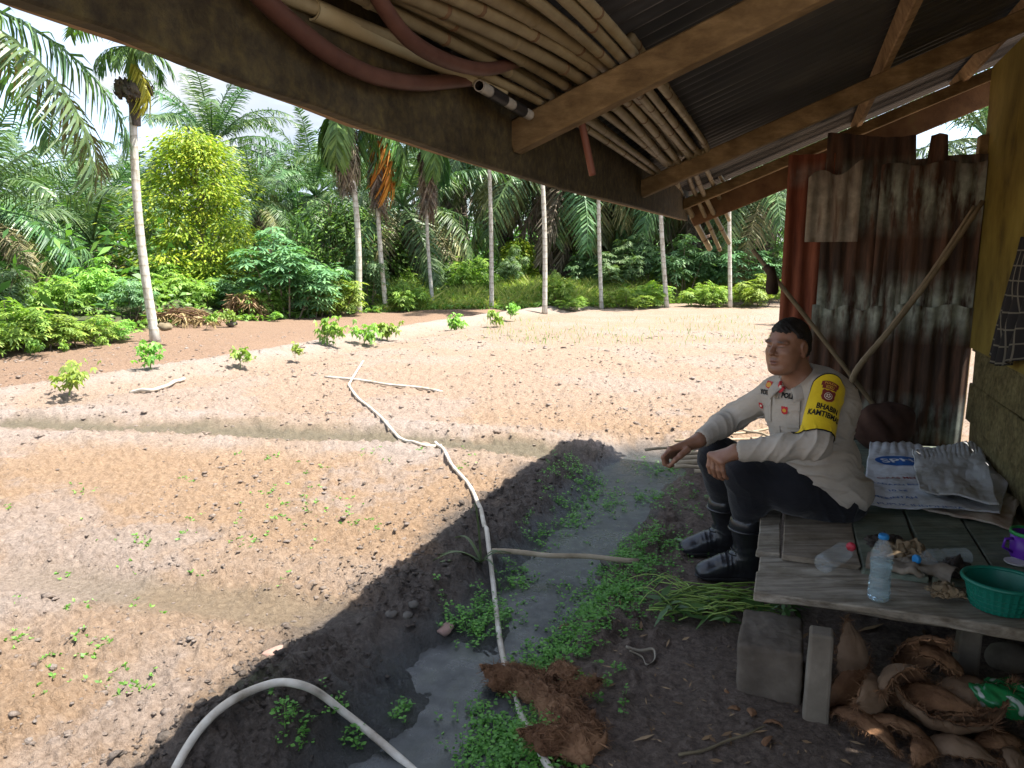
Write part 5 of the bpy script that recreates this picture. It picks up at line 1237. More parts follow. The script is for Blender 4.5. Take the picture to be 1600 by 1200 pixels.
def rag(px, py, w, d, h, mat, label, seed, name='rag', z0=None):
    z = PZ + .012 if z0 is None else z0; p = atz(px, py, z); s = seed
    f = lambda u, v: h * np.clip(np.sin(np.pi * u) * np.sin(np.pi * v), 0, 1) ** .6 * (.35 + 1.2 * np.abs(np.sin(u * 13 + 9 * fbm(u * 3, v * 3, s, 3) + v * 4)) * fbm(u * 5, v * 5, s + 3, 2)) + .002
    q = [p - sx_ * w / 2 - sy_ * d / 2, p + sx_ * w / 2 - sy_ * d / 2, p + sx_ * w / 2 + sy_ * d / 2, p - sx_ * w / 2 + sy_ * d / 2]
    return cloth(name, q, 44, 36, f, mat, label, 'cloth', seed, .003, .02)
rag(1415, 872, .15, .13, .055, M_rag, 'crumpled brown rag behind the upright bottle', 11); rag(1478, 928, .085, .06, .028, M_rag, 'small flat brown rag left of the green basket', 12)
rag(1385, 850, .12, .10, .03, M_ragd, 'dark crumpled rag behind the red-capped bottle', 13); rag(1492, 895, .08, .08, .05, M_ragd, 'black rag bunched between the gloves and the basket', 14)
def glove(px, py, rz, label, seed, sc=1.0):
    s = SDF((-.09, -.07, -.01), (.11, .07, .05), .0045); r = random.Random(seed)
    s.ell((-.01, 0, .016), (.045, .038, .016), .01); s.chain([(-.045, 0, .015), (-.085, .004, .014)], [.030, .031], .012)
    for k in range(4): y = -.028 + .019 * k; s.chain([(.02, y, .015), (.05, y * 1.1, .022 + r.uniform(-.004, .01)), (.07 + .006 * (1.5 - abs(k - 1.5)), y * 1.2 + r.uniform(-.006, .006), .012)], [.0115, .0105, .009], .006)
    s.chain([(-.02, .030, .015), (.008, .052, .018), (.028, .058, .012)], [.013, .011, .009], .008); s.noise(.003, 60, seed)
    v, f = s.mesh(); v = relax(v, f, 2); o = mesh_obj('glove', v * sc, f, M_glove, None, True, atz(px, py, PZ + .013)); o.rotation_euler = (0, 0, rz); return tag(o, label, 'glove', 'cotton work gloves on the platform')
glove(1448, 893, 2.2, 'grey cotton work glove in front of the crushed bottle', 1); glove(1400, 893, -.6, 'grey cotton work glove right beside the upright bottle', 2)
# ---------------------------------------------------------------- coconut husks
M_husk = simple('coconut_husk', [(.25, (0.0655, 0.0328, 0.0177)), (.45, (0.1498, 0.0746, 0.0371)), (.62, (0.2434, 0.1319, 0.0690)), (.8, (0.3370, 0.2002, 0.1105))], scale=6, stretch=(1, 1, 1), rough=.95, bump=1.0, bscale=26, bdist=.008, rnd=.35)
M_huski = simple('husk_skin', [(.3, (0.1260, 0.0744, 0.0425)), (.6, (0.2250, 0.1487, 0.0935)), (.85, (0.3060, 0.2188, 0.1445))], scale=4, rough=.75, bump=.3, rnd=.3)
HUSKS = []
def husk_mesh(seed):
    """a torn shell segment of husk: thick, curved, pointed at both ends, fibrous edge"""
    r = np.random.default_rng(seed); nu, nv = 26, 18; L_, Wd, cur = r.uniform(.19, .26), r.uniform(1.0, 1.7), r.uniform(.055, .075)
    vs = []; th = .016
    for s_ in (0, 1):
        for i in range(nu):
            t = i / (nu - 1) * 2 - 1; wv = Wd * (1 - abs(t) ** 2.4) * .5 + .05; wv *= 1 + .05 * math.sin(i * 1.9 + seed)
            for j in range(nv):
                q = j / (nv - 1) * 2 - 1; a = q * wv; rr = cur * (1 - .35 * t * t) + (0 if s_ else th) * (1 - .6 * abs(q) ** 3); n_ = .0025 * math.sin(i * 2.3 + j * 1.7 + seed) * (.4 + s_)
                vs.append((t * L_ * .5 + r.normal() * .001, (rr + n_) * math.sin(a), (rr + n_) * math.cos(a) - cur + r.normal() * .0012 - .028 * t * t + .002 * math.sin(i * .9 + seed)))
    N = nu * nv; fs = []
    for s_ in (0, 1):
        for i in range(nu - 1):
            for j in range(nv - 1): q = (s_ * N + i * nv + j, s_ * N + i * nv + j + 1, s_ * N + (i + 1) * nv + j + 1, s_ * N + (i + 1) * nv + j); fs.append(q[::-1] if s_ == 0 else q)
    rim = [i * nv for i in range(nu)] + [(nu - 1) * nv + j for j in range(1, nv)] + [i * nv + nv - 1 for i in range(nu - 2, -1, -1)] + [j for j in range(nv - 2, 0, -1)]
    fs += [(rim[k], rim[(k + 1) % len(rim)], N + rim[(k + 1) % len(rim)], N + rim[k]) for k in range(len(rim))]
    # loose fibres
    P = np.array(vs); k = 420; idx = r.choice(rim, k); fib = []
    o = mesh_obj('h', vs, fs, M_husk, None, True); me = o.data; bpy.data.objects.remove(o); me.materials.append(M_huski)
    for p_ in me.polygons:
        if all(v_ < N for v_ in p_.vertices) and seed % 2 == 0: p_.material_index = 1
    base = P[idx]; d = r.normal(size=(k, 3)) + base * 6; ln = r.uniform(.008, .035, k); d /= np.linalg.norm(d, axis=1)[:, None]
    q = diamonds(base, d, rand_unit(r, k), ln, np.full(k, .0014), .3, .3); o = np_mesh('f', q, M_husk); fm = o.data; bpy.data.objects.remove(o); return me, fm
for s_ in range(6): HUSKS.append(husk_mesh(700 + s_))
def husk(px, py, z, rot, sc, var, label, group, Yp=None):
    p = G(px, py) if z is None else atz(px, py, z); 
    if z is None: p.z += .03 * sc
    root = tag(empty('coconut_husk', p), label, 'coconut husk', group); root.rotation_euler = rot; root.scale = (sc, sc, sc)
    for nm, me in zip(('shell', 'fibres'), HUSKS[var]): link(bpy.data.objects.new(nm, me), root)
    return root
HP = [(1335, 1030, .13, (.3, -1.2, 1.3), 1.0, 0, 'pointed husk segment standing upright at the left of the husk pile'), (1400, 1050, .13, (-.9, .2, .5), 1.15, 2, 'rounded smooth husk facing front near the top of the husk pile'),
    (1435, 1010, .15, (.5, .9, 1.9), 1.0, 1, 'shaggy husk at the top middle of the husk pile'), (1480, 1030, .14, (.2, .7, .4), 1.05, 3, 'dark husk at the top right of the husk pile'),
    (1375, 1085, .09, (1.2, .2, .9), 1.0, 4, 'fibrous husk in the left middle of the husk pile'), (1440, 1085, .09, (-.4, .3, 2.4), 1.1, 5, 'split husk in the centre of the husk pile'),
    (1500, 1080, .09, (.3, -.3, .2), 1.15, 0, 'wide husk right of the centre of the husk pile'), (1350, 1120, .05, (.4, .1, 2.0), .9, 1, 'shaggy husk low at the left of the husk pile'),
    (1405, 1130, .045, (-.6, .2, -.4), 1.0, 3, 'orange-edged husk at the lower front of the husk pile'), (1465, 1130, .05, (2.6, .1, -.6), 1.2, 2, 'long open husk lying hollow side up in front of the pile'),
    (1530, 1120, .045, (2.7, -.2, .2), 1.2, 4, 'open husk hollow side up beside the green plastic bag'), (1445, 1165, .03, (.2, .2, .9), .8, 5, 'small husk chip at the front of the husk pile'),
    (1490, 1160, .03, (.1, -.2, -.6), .9, 0, 'flat husk lying frontmost under the platform'), (1570, 1090, .06, (.2, .4, .8), 1.0, 1, 'husk behind the green plastic bag'),
    (1560, 1150, .03, (-.2, .1, .2), .8, 3, 'dark husk below the green plastic bag'), (1585, 1178, .02, (.3, 0, 1.2), .75, 2, 'pale husk in the bottom right corner'), (1330, 1070, .07, (.9, -.6, .4), .95, 5, 'husk leaning on the platform post')]
for a in HP: husk(a[0], a[1], a[2], a[3], a[4], a[5], a[6], 'coconut husks piled under the platform')
# green plastic bag, rounded stone, dark bundle behind the man
def bag():
    s = SDF((-.14, -.10, -.02), (.14, .10, .10), .006); s.ell((0, 0, .03), (.12, .075, .042), .02); s.cone((-.09, .02, .03), (-.135, .03, .03), .02, .006, .02); s.noise(.012, 26, 5); s.noise(.004, 90, 6)
    v, f = s.mesh(); v = relax(v, f, 1); m, t, b = new_mat('printed_green_plastic'); c = ramp(t, noise(t, 9, 3, .5, coords(t), 1.2), [(.36, (.008, .10, .03)), (.46, (.015, .20, .06)), (.54, (.02, .16, .05)), (.58, (.45, .5, .46)), (.70, (.5, .52, .5)), (.78, (.35, .06, .05))])
    t.links.new(c, b.inputs['Base Color']); b.inputs['Roughness'].default_value = .22
    o = mesh_obj('plastic_bag', v, f, m, None, True, atz(1580, 1105, .05)); o.rotation_euler = (.0, .1, .1); return tag(o, 'crumpled green and white plastic bag beside the coconut husks', 'bag')
bag()
def stone(px, py, r_, label, mat, seed, sq=(1, 1, .7), name='stone', z=None, group=None, h=None):
    h = h or r_ * .26; s = SDF((-r_ * 1.5,) * 3, (r_ * 1.5,) * 3, h); s.ell((0, 0, 0), np.array(sq) * r_, 0); s.noise(r_ * .36, 1.1 / r_, seed); s.noise(r_ * .12, 3.5 / r_, seed + 1); v, f = s.mesh(); v = relax(v, f, 1)
    p = G(px, py) if z is None else atz(px, py, z); o = mesh_obj(name, v, f, mat, None, False, p + Vector((0, 0, r_ * sq[2] * .25))); o.rotation_euler = (0, 0, seed); return tag(o, label, 'stone', group)
stone(1580, 1035, .085, 'rounded grey stone in the dark under the platform', M_conc, 3)
# ================================================================== THE SEATED MAN
def P_(x, y, Y): return np.array(aty(x, y, Y))
def frame(f, up=(0, 0, 1)):
    f = Vector(f).normalized(); s = Vector(up).cross(f).normalized(); u = f.cross(s); return np.array([list(f), list(s), list(u)]).T   # columns f, s(left), u
TF = frame((-.80, -.60, .06)); HF = frame((-.84, -.54, -.05))
PELV = P_(1284, 772, 2.80); BELLY = P_(1271, 715, 2.775); CHEST = P_(1263, 645, 2.765); NECK = P_(1247, 594, 2.765); HEAD = P_(1231, 543, 2.735); HS = .835
SHL, SHR_ = P_(1289, 612, 2.635), P_(1212, 613, 2.905)
ELL_, ELR = P_(1274, 694, 2.53), P_(1146, 652, 3.06); WRL, WRR = P_(1150, 706, 2.62), P_(1092, 688, 2.93)
HIPL, HIPR = P_(1318, 780, 2.69), P_(1290, 770, 2.95); KNL, KNR = P_(1168, 743, 2.78), P_(1124, 716, 3.03)
gL, gR = G(1165, 905), G(1128, 866)
ANL, ANR = np.array([aty(1166, 862, gL.y).x, gL.y, gL.z + .10]), np.array([aty(1134, 828, gR.y).x, gR.y, gR.z + .10])
hl = lambda f, s, u: HEAD + HF @ (np.array([f, s, u]) * HS)
tl = lambda c, f, s, u: c + TF @ np.array([f, s, u])
PERSON = tag(empty('person', tuple(PELV * [1, 1, 0] + [0, 0, PZ + .016])), 'man in khaki uniform shirt, yellow armband and black boots sitting on the platform edge', 'person')
PM = Vector(PERSON.location)
def pmesh(name, v, f, mat, parent=None): 
    return mesh_obj(name, v - np.array(PM), f, mat, parent or PERSON, True)
def seat(v): v[:, 2] = np.where(v[:, 0] > aty(1255, 800, 2.75).x, np.maximum(v[:, 2], PZ + .018), v[:, 2]); return v

# ---- skin: head, neck, hands in one continuous figure
def hands(s):
    k = .007
    # left hand hanging over the near knee, back of the hand outward
    kn = [P_(1110, 711, 2.655), P_(1115.5, 714, 2.640), P_(1121.5, 718, 2.622), P_(1128, 722, 2.606)]
    s.cone(ELL_ * .4 + WRL * .6, WRL, .034, .0265, .01)
    for q in kn: s.cone(WRL, q, .023, .0115, .012)
    s.cone(kn[0], kn[3], .0115, .0105, .008)
    for i, q in enumerate(kn):
        sc = [1, 1.08, 1.0, .82][i]; a = q + np.array([-.006 + .004 * i, -.004, -.040]) * sc; b = a + np.array([.009, .004, -.026]) * sc; c = b + np.array([.015, .010, -.012]) * sc
        s.chain([q, a, b, c], [.0098, .0090, .0082, .0072], .0035)
    t0 = P_(1139, 706, 2.665); s.chain([t0, P_(1126, 716, 2.695), P_(1119, 727, 2.70), P_(1117, 734, 2.695)], [.015, .0115, .0100, .0085], .006)
    # right hand, fingertips meeting the thumb
    kn = [P_(1047, 702, 2.885), P_(1044.5, 705, 2.902), P_(1046, 709, 2.920), P_(1050, 713, 2.937)]
    s.cone(ELR * .35 + WRR * .65, WRR, .034, .0265, .01)
    for q in kn: s.cone(WRR, q, .023, .0115, .012)
    s.cone(kn[0], kn[3], .0115, .0105, .008)
    for i, q in enumerate(kn):
        Y = [2.868, 2.882, 2.90, 2.92][i]; o = i * 1.8
        s.chain([q, P_(1036 + o, 714, Y), P_(1038 + o, 725, Y), P_(1046 + o, 729 - i * .5, Y)], [.0098, .0090, .0080, .0072], .0035)
    s.chain([P_(1074, 703, 2.885), P_(1063, 712, 2.864), P_(1055, 719, 2.856), P_(1048, 726, 2.862)], [.015, .0125, .0100, .0082], .006)
def build_skin():
    lo = np.minimum.reduce([HEAD - .2, gL, ANR, P_(1030, 735, 2.85)]) - .05; hi = np.maximum.reduce([HEAD + .16, PELV + .2, HIPL, HIPR, KNR]) + .06
    lo[2] = .10; s = SDF(lo, hi, .0034)
    E = lambda f, s_, u, r, k=.02, op='add': s.ell(hl(f, s_, u), np.array(r) * HS, k * HS, HF, op)
    E(-.014, 0, .040, (.098, .078, .088)); E(.030, 0, -.018, (.066, .065, .088), .03)
    for q in (-1, 1):
        E(.036, q * .034, -.046, (.048, .036, .044), .025); E(.058, q * .036, -.012, (.030, .026, .022), .02)
        E(.079, q * .031, .034, (.016, .030, .010), .014)
        E(.0985, q * .0315, .0165, (.016, .0195, .0085), .009, 'sub'); E(.0785, q * .0315, .0145, (.0125, .0165, .0095), .004)
        E(.093, q * .0145, -.0185, (.0135, .0110, .0095), .006)
        E(.101, q * .008, -.0265, (.006, .0045, .004), .003, 'sub')
        E(-.008, q * .081, .002, (.021, .0095, .033), .006); E(.000, q * .090, .006, (.012, .006, .020), .004, 'sub'); E(-.004, q * .080, -.030, (.010, .008, .010), .006)
    E(.074, 0, -.090, (.024, .034, .020), .02); E(.040, 0, -.086, (.050, .052, .030), .03)
    s.cone(hl(.089, 0, .024), hl(.114, 0, -.012), .0065, .0110, .009); E(.078, 0, -.046, (.022, .030, .022), .012)
    E(.0975, 0, -.0475, (.0085, .0225, .0052), .005); E(.0955, 0, -.0605, (.0090, .0195, .0065), .005); E(.108, 0, -.0535, (.012, .024, .0022), .003, 'sub')
    s.cone(hl(-.022, 0, -.03), NECK + TF @ np.array([-.015, 0, -.02]), .050, .058, .02)
    # figure under the clothes, slimmer than the cloth
    s.ell(CHEST, (.10, .15, .15), .05, TF); s.ell(BELLY, (.12, .15, .14), .05, TF); s.ell(PELV, (.11, .14, .09), .05, TF)
    for a, b, c in ((SHL, ELL_, WRL), (SHR_, ELR, WRR)): s.chain([tl(CHEST, 0, 0, .10), a, b, c], [.06, .046, .036, .026], .02)
    for a, b, c in ((HIPL, KNL, ANL), (HIPR, KNR, ANR)): s.chain([PELV, PELV * .45 + a * .55, b, c], [.07, .060, .036, .022], .02)
    hands(s); v, f = s.mesh(); v = relax(v, f, 1, .35)
    o = pmesh('body', v, f, None); X = (v - HEAD) @ HF / HS; fx, sx, ux = X.T; face = fx > .03
    n1 = vnoise(v[:, 0] * 300, v[:, 2] * 300, 3) * .25
    brow = face * np.exp(-(((np.abs(sx) - .032) / .019) ** 4)) * np.exp(-(((ux - .0365 + .08 * np.abs(np.abs(sx) - .028)) / .0048) ** 2)) * (.8 + n1)
    lip = face * (fx > .075) * np.exp(-((sx / .020) ** 4)) * np.exp(-(((ux + .054) / .0105) ** 4))
    slit = face * np.exp(-(((np.abs(sx) - .0315) / .0125) ** 4)) * np.exp(-(((ux - .0135) / .0020) ** 2)) + .8 * face * np.exp(-((sx / .021) ** 4)) * np.exp(-(((ux + .0535) / .0020) ** 2))
    mou = face * np.exp(-((sx / .024) ** 4)) * np.exp(-(((ux + .036) / .005) ** 2)) * .35
    for nm, d in (('brow', np.clip(brow * 1.1 + slit + mou, 0, 1)), ('lip', lip)):
        at = o.data.attributes.new(nm, 'FLOAT', 'POINT'); at.data.foreach_set('value', np.clip(d, 0, 1).astype(np.float32))
    m, t, b = new_mat('skin'); vec = coords(t); c = ramp(t, noise(t, 16, 4, .6, vec), [(.3, (.205, .098, .058)), (.6, (.27, .138, .086)), (.8, (.32, .175, .115))])
    c = mixc(t, math_(t, 'MULTIPLY', attr(t, 'lip'), .65), c, (.20, .060, .045)); c = mixc(t, attr(t, 'brow'), c, (.016, .010, .008))
    t.links.new(c, b.inputs['Base Color']); b.inputs['Roughness'].default_value = .42; b.inputs['Specular IOR Level'].default_value = .5
    b.inputs['Subsurface Weight'].default_value = .08; b.inputs['Subsurface Radius'].default_value = (.012, .005, .003)
    bumpn(t, b, noise(t, 240, 3, .6, vec), .12, .002); o.data.materials.append(m)
    return o
BODY = build_skin()
def build_hair():
    s = SDF(HEAD - .16, HEAD + .17, .0036); E = lambda f, s_, u, r, k=.0, op='add': s.ell(hl(f, s_, u), np.array(r) * HS, k * HS, HF, op)
    E(-.015, 0, .041, (.1025, .0825, .0925)); E(-.048, 0, -.012, (.062, .073, .062), .02)
    E(.118, 0, .004, (.085, .13, .083), .010, 'sub'); s.box(hl(.105, 0, -.05), (.085, .14, .080), .01, .008, HF, 'sub'); s.box(hl(0, 0, -.118), (.2, .2, .062), .01, .008, HF, 'sub')
    for q in (-1, 1): E(-.006, q * .086, .000, (.025, .026, .036), .006, 'sub'); E(.062, q * .07, .052, (.030, .035, .030), .012, 'sub'); E(.052, q * .075, -.008, (.038, .03, .046), .01, 'sub')
    E(-.014, 0, .038, (.094, .074, .084), 0, 'sub'); s.noise(.0032, 120, 8); s.noise(.0015, 260, 18); v, f = s.mesh(); v = relax(v, f, 1, .3)
    return pmesh('hair', v, f, simple('black_hair', [(.3, (.006, .005, .005)), (.7, (.022, .018, .016))], scale=120, rough=.5, bump=.8, bscale=300, bdist=.004))
build_hair()
for q in (-1, 1):                                   # eyes behind the narrowed lids
    m = MB(); c = hl(.0745, q * .0315, .0140); R_ = Matrix(HF.tolist())
    m.lathe([(.0, .0104), (.0035, .0100), (.007, .0080), (.0095, .0040), (.0102, 0)], (0, 0, 0), 14, Matrix(R_) @ Matrix.Rotation(math.pi / 2, 3, 'Y'))
    o = m.build('eye', plain('eye_white', (.45, .40, .36), .2), PERSON, True, Vector(c) - PM)
    m = MB(); m.lathe([(.0, .0109), (.0026, .0107), (.0045, .0098)], (0, 0, 0), 12, Matrix(R_) @ Matrix.Rotation(math.pi / 2, 3, 'Y')); i_ = m.build('iris', plain('dark_iris', (.012, .007, .005), .1), o, True)

# ---- shirt
M_khaki = None
def cloth_mat(name, stops, bump=.5, sc=18, fine=700, rough=.85):
    m, t, b = new_mat(name); vec = coords(t); c = ramp(t, noise(t, 9, 4, .6, vec), stops); t.links.new(c, b.inputs['Base Color']); b.inputs['Roughness'].default_value = rough; b.inputs['Specular IOR Level'].default_value = .2
    b.inputs['Sheen Weight'].default_value = .15
    h = math_(t, 'ADD', noise(t, sc, 3, .55, coords(t, (1, 1, 1.6)), .6), math_(t, 'MULTIPLY', noise(t, fine, 2, .5, vec), .12)); bumpn(t, b, h, bump, .012); MATS[name] = m; return m
M_khaki = cloth_mat('khaki_shirt', [(.3, (.36, .325, .275)), (.7, (.45, .41, .355))])
def wrinkle(v, f, amp, seed, dirs):
    """push cloth in and out along its normals in long folds"""
    a = v[f[:, 1]] - v[f[:, 0]]; b = v[f[:, 3]] - v[f[:, 0]]; n = np.cross(a, b); N = np.zeros_like(v)
    for k in range(4): 
        for i in range(3): N[:, i] += np.bincount(f[:, k], n[:, i], len(v))
    N /= np.maximum(np.linalg.norm(N, axis=1)[:, None], 1e-9); d = np.zeros(len(v))
    for (cx, rad, dv, fq, am) in dirs:
        w = np.exp(-(np.linalg.norm(v - cx, axis=1) / rad) ** 2); x = v @ np.array(dv); ph = 3 * fbm(v[:, 0] * 9 + v[:, 1] * 5, v[:, 2] * 9, seed, 2)
        s_ = np.sin(x * fq + ph * 2); d += w * am * ((1 - np.abs(s_)) ** 2 * 1.6 - .4)
    d += amp * (fbm(v[:, 0] * 22 + v[:, 1] * 13, v[:, 2] * 15, seed + 3, 3) - .5) * 2
    return v + N * d[:, None]
def build_shirt():
    lo = np.minimum.reduce([WRR, ELL_, PELV, BELLY]) - .22; hi = np.maximum.reduce([SHL, CHEST, PELV, NECK, ELR]) + .22; s = SDF(lo, hi, .0050)
    s.ell(tl(CHEST, -.01, 0, .0), (.122, .178, .175), .05, TF); s.ell(tl(CHEST, -.035, 0, .05), (.105, .165, .12), .05, TF); s.ell(tl(BELLY, -.005, 0, -.01), (.150, .172, .150), .06, TF); s.ell(tl(PELV, -.005, .01, .03), (.145, .185, .105), .06, TF)
    s.cone(tl(NECK, -.02, .05, -.03), SHL, .052, .054, .04); s.cone(tl(NECK, -.02, -.05, -.03), SHR_, .052, .054, .04); s.cone(tl(NECK, -.012, 0, -.07), tl(NECK, -.022, 0, .0), .080, .064, .03)
    wl = WRL * .90 + ELL_ * .10; wr_ = WRR * .88 + ELR * .12
    s.chain([SHL, ELL_, ELL_ * .55 + wl * .45, wl], [.061, .051, .047, .040], .03); s.chain([SHR_, ELR, ELR * .55 + wr_ * .45, wr_], [.061, .050, .046, .039], .03)
    # open neck and cuffs
    s.cone(tl(NECK, .0, 0, -.02), tl(NECK, .03, 0, .09), .053, .058, .006, 'sub'); s.cone(tl(NECK, .045, 0, .02), tl(NECK, .075, 0, -.035), .045, .006, .01, 'sub')
    for a, w in ((ELL_, WRL), (ELR, WRR)): d = (w - a) / np.linalg.norm(w - a); c = a + d * (np.linalg.norm((wl if w is WRL else wr_) - a) + .035); s.cone(c - d * .03, c + d * .05, .030, .033, .004, 'sub'); 
    v, f = s.mesh(); v = relax(v, f, 2)
    fl = (WRL - ELL_) / np.linalg.norm(WRL - ELL_); fr_ = (WRR - ELR) / np.linalg.norm(WRR - ELR)
    v = wrinkle(v, f, .0014, 5, [(ELL_, .10, fl * .8 + [0, 0, .5], 95, 0.0085), (ELL_ * .5 + WRL * .5, .09, fl * .7 + [0, 0, .7], 80, 0.0059), (ELR, .12, fr_ + [0, 0, .3], 90, 0.0076), (tl(BELLY, .1, .05, -.02), .14, (.2, 0, 1), 60, 0.0093), (tl(PELV, -.05, .1, .06), .15, (.6, 0, .9), 55, 0.0102), (tl(CHEST, .05, .15, -.02), .08, (.5, 0, .8), 85, 0.0068), (tl(CHEST, -.1, .08, -.05), .16, (.3, .2, 1), 40, 0.0068)])
    lowz = PZ + .03; v[:, 2] = np.maximum(v[:, 2], lowz)
    return pmesh('shirt', v, f, M_khaki)
SHIRT = build_shirt(); bpy.context.view_layer.update(); bvS = bvh_of(SHIRT)
def hit(px, py): r = ray(px, py).normalized(); h = bvS.ray_cast(O, r, 8); return h[0], h[1]
# collar leaves
for sgn in (1, -1):
    pts = [tl(NECK, -.064, sgn * .028, .026), tl(NECK, -.020, sgn * .066, .020), tl(NECK, .036, sgn * .054, -.004), tl(NECK, .070, sgn * .018, -.030)]
    low = [tl(NECK, -.088, sgn * .034, -.014), tl(NECK, -.030, sgn * .098, -.016), tl(NECK, .050, sgn * .092, -.048), tl(NECK, .096, sgn * .050, -.074)]
    a = spline(pts, 14); b = spline(low, 14); vs = []
    for p, q in zip(a, b):
        for k in range(5): t = k / 4; c = p.lerp(q, t); vs.append(c + Vector((0, 0, .007 * math.sin(math.pi * t))) - PM)
    o = mesh_obj('collar', vs, [(i * 5 + j, i * 5 + j + 1, (i + 1) * 5 + j + 1, (i + 1) * 5 + j) for i in range(14) for j in range(4)], M_khaki, SHIRT); o.modifiers.new('s', 'SOLIDIFY').thickness = .004
# yellow armband wrapped round the near upper arm
ax_a, ax_b = Vector(tl(SHL, 0, 0, .018)), Vector(ELL_); AX = (ax_b - ax_a); AL = AX.length; AX.normalize()
OUT = Vector((-.12, -.95, .10)); OUT = (OUT - AX * OUT.dot(AX)).normalized(); TAN = AX.cross(OUT).normalized()
if TAN.x < 0: TAN = -TAN
def band(x, y, off):
    """x arc metres to the right, y metres down the arm"""
    th = x / .062; d = OUT * math.cos(th) + TAN * math.sin(th); c = ax_a + AX * y; h = bvS.ray_cast(c + d * .16, -d, .20)
    r_ = (h[0] - c).dot(d) if h[0] is not None else .064
    r_ = min(max(r_, .056), .088); return c + d * (r_ + off) - PM
def band_mesh(name, vf, mat, off, sx=1.0, sy=1.0, x0=0, y0=0, par=None, rot=0.0):
    ca, sa = math.cos(rot), math.sin(rot)
    return mesh_obj(name, [band(x0 + (q[0] * sx * ca - q[1] * sy * sa), y0 - (q[0] * sx * sa + q[1] * sy * ca), off) for q in vf[0]], vf[1], mat, par or ARM, False)
M_yel = cloth_mat('yellow_felt', [(.3, (.62, .44, .010)), (.7, (.74, .55, .022))], .25, 30); M_blk = plain('black_felt', (.012, .011, .012), .9); M_mar = plain('maroon_felt', (.17, .025, .018), .9); M_gold = plain('gold_thread', (.62, .32, .04), .7); M_red = plain('red_felt', (.48, .03, .04), .8); M_cream = plain('cream_thread', (.65, .58, .48), .8)
def band_grid(inset=0.0):
    nu, nv = 34, 26; vs = []
    for i in range(nu + 1):
        u = -1 + 2 * i / nu
        for j in range(nv + 1):
            t = j / nv; top = -.030 + .032 * abs(u) ** 2.2 + inset; bot = AL * .93 - .006 * u - inset - .018 * math.cos(u * 1.5) ; hw = (.098 - .030 * (1 - t) ** 2) - inset
            vs.append((u * hw, -(top + (bot - top) * t), 0))
    return vs, [(i * (nv + 1) + j, (i + 1) * (nv + 1) + j, (i + 1) * (nv + 1) + j + 1, i * (nv + 1) + j + 1) for i in range(nu) for j in range(nv)]
ARM = None
vb = band_grid(0.0); ARM = mesh_obj('armband', [band(q[0], -q[1], .0035) for q in vb[0]], vb[1], M_blk, PERSON, True); ARM['label'] = 'yellow armband with black border on the near sleeve'
band_mesh('band_field', band_grid(.005), M_yel, .0052)
cxm = -.004
def tri_strip(pts): return [(p[0], p[1], 0) for p in pts], [tuple(range(len(pts)))]
def shield(w, h):
    n = 24; out = []
    prof = [(-1, .72), (-.8, 1), (-.4, .86), (0, 1), (.4, .86), (.8, 1), (1, .72), (.92, .1), (1, -.25), (.72, -.75), (0, -1), (-.72, -.75), (-1, -.25), (-.92, .1)]
    v = [(0, 0, 0)]; 
    for k in (.5, 1): v += [(p[0] * w * k, p[1] * h * k, 0) for p in prof]
    m_ = len(prof); f = [(0, 1 + j, 1 + (j + 1) % m_) for j in range(m_)] + [(1 + j, 1 + m_ + j, 1 + m_ + (j + 1) % m_, 1 + (j + 1) % m_) for j in range(m_)]
    return v, f
def rect(w, h, n=8): 
    v = [(-w + 2 * w * i / n, s_ * h, 0) for i in range(n + 1) for s_ in (-1, 1)]; return v, [(2 * i, 2 * i + 2, 2 * i + 3, 2 * i + 1) for i in range(n)]
def arch(vf, k=6.0): return [(q[0], q[1] - k * q[0] ** 2, 0) for q in vf[0]], vf[1]
rt = -.10
band_mesh('top_tab', arch(rect(.030, .0085)), M_mar, .0066, 1, 1, cxm + .001, .012, None, rt); band_mesh('top_letters', arch(([(q[0] * .0125, q[1] * .0125, 0) for q in text_pts('POLDA', 1, .02)[0]], text_pts('POLDA', 1, .02)[1])), M_gold, .0078, 1, 1, cxm + .001, .0125, None, rt)
band_mesh('lower_tab', rect(.025, .0065), M_mar, .0066, 1, 1, cxm, .029, None, rt); tx = text_pts('RIAU', 1, .02); band_mesh('lower_letters', ([(q[0] * .0125, q[1] * .0125, 0) for q in tx[0]], tx[1]), M_gold, .0078, 1, 1, cxm, .0292, None, rt)
band_mesh('shield', shield(.0250, .0245), M_gold, .0066, 1, 1, cxm - .001, .061, None, rt); band_mesh('shield_field', shield(.0232, .0228), M_mar, .0074, 1, 1, cxm - .001, .061, None, rt)
band_mesh('shield_ring', ellipse_pts(.0135, .0135, 20, 2), M_cream, .0084, 1, 1, cxm - .001, .062, None, rt); band_mesh('shield_disc', ellipse_pts(.0112, .0112, 20, 2), M_mar, .0092, 1, 1, cxm - .001, .062, None, rt)
for k in range(5): a = k * 1.257; band_mesh('petal', ([(q[0] + .0055 * math.cos(a), q[1] + .0055 * math.sin(a), 0) for q in ellipse_pts(.0030, .0030, 8, 1)[0]], ellipse_pts(.003, .003, 8, 1)[1]), M_cream, .0100, 1, 1, cxm - .001, .062, None, rt)
for wtxt, y0, sz_, x0 in (('BHABIN', .107, .0285, .002), ('KAMTIBMAS', .133, .0285, -.004)):
    tx = text_pts(wtxt, 1, .035); band_mesh('band_letters', ([(q[0] * sz_ * .80, q[1] * sz_, 0) for q in tx[0]], tx[1]), M_blk, .0072, 1, 1, x0, y0, None, rt)
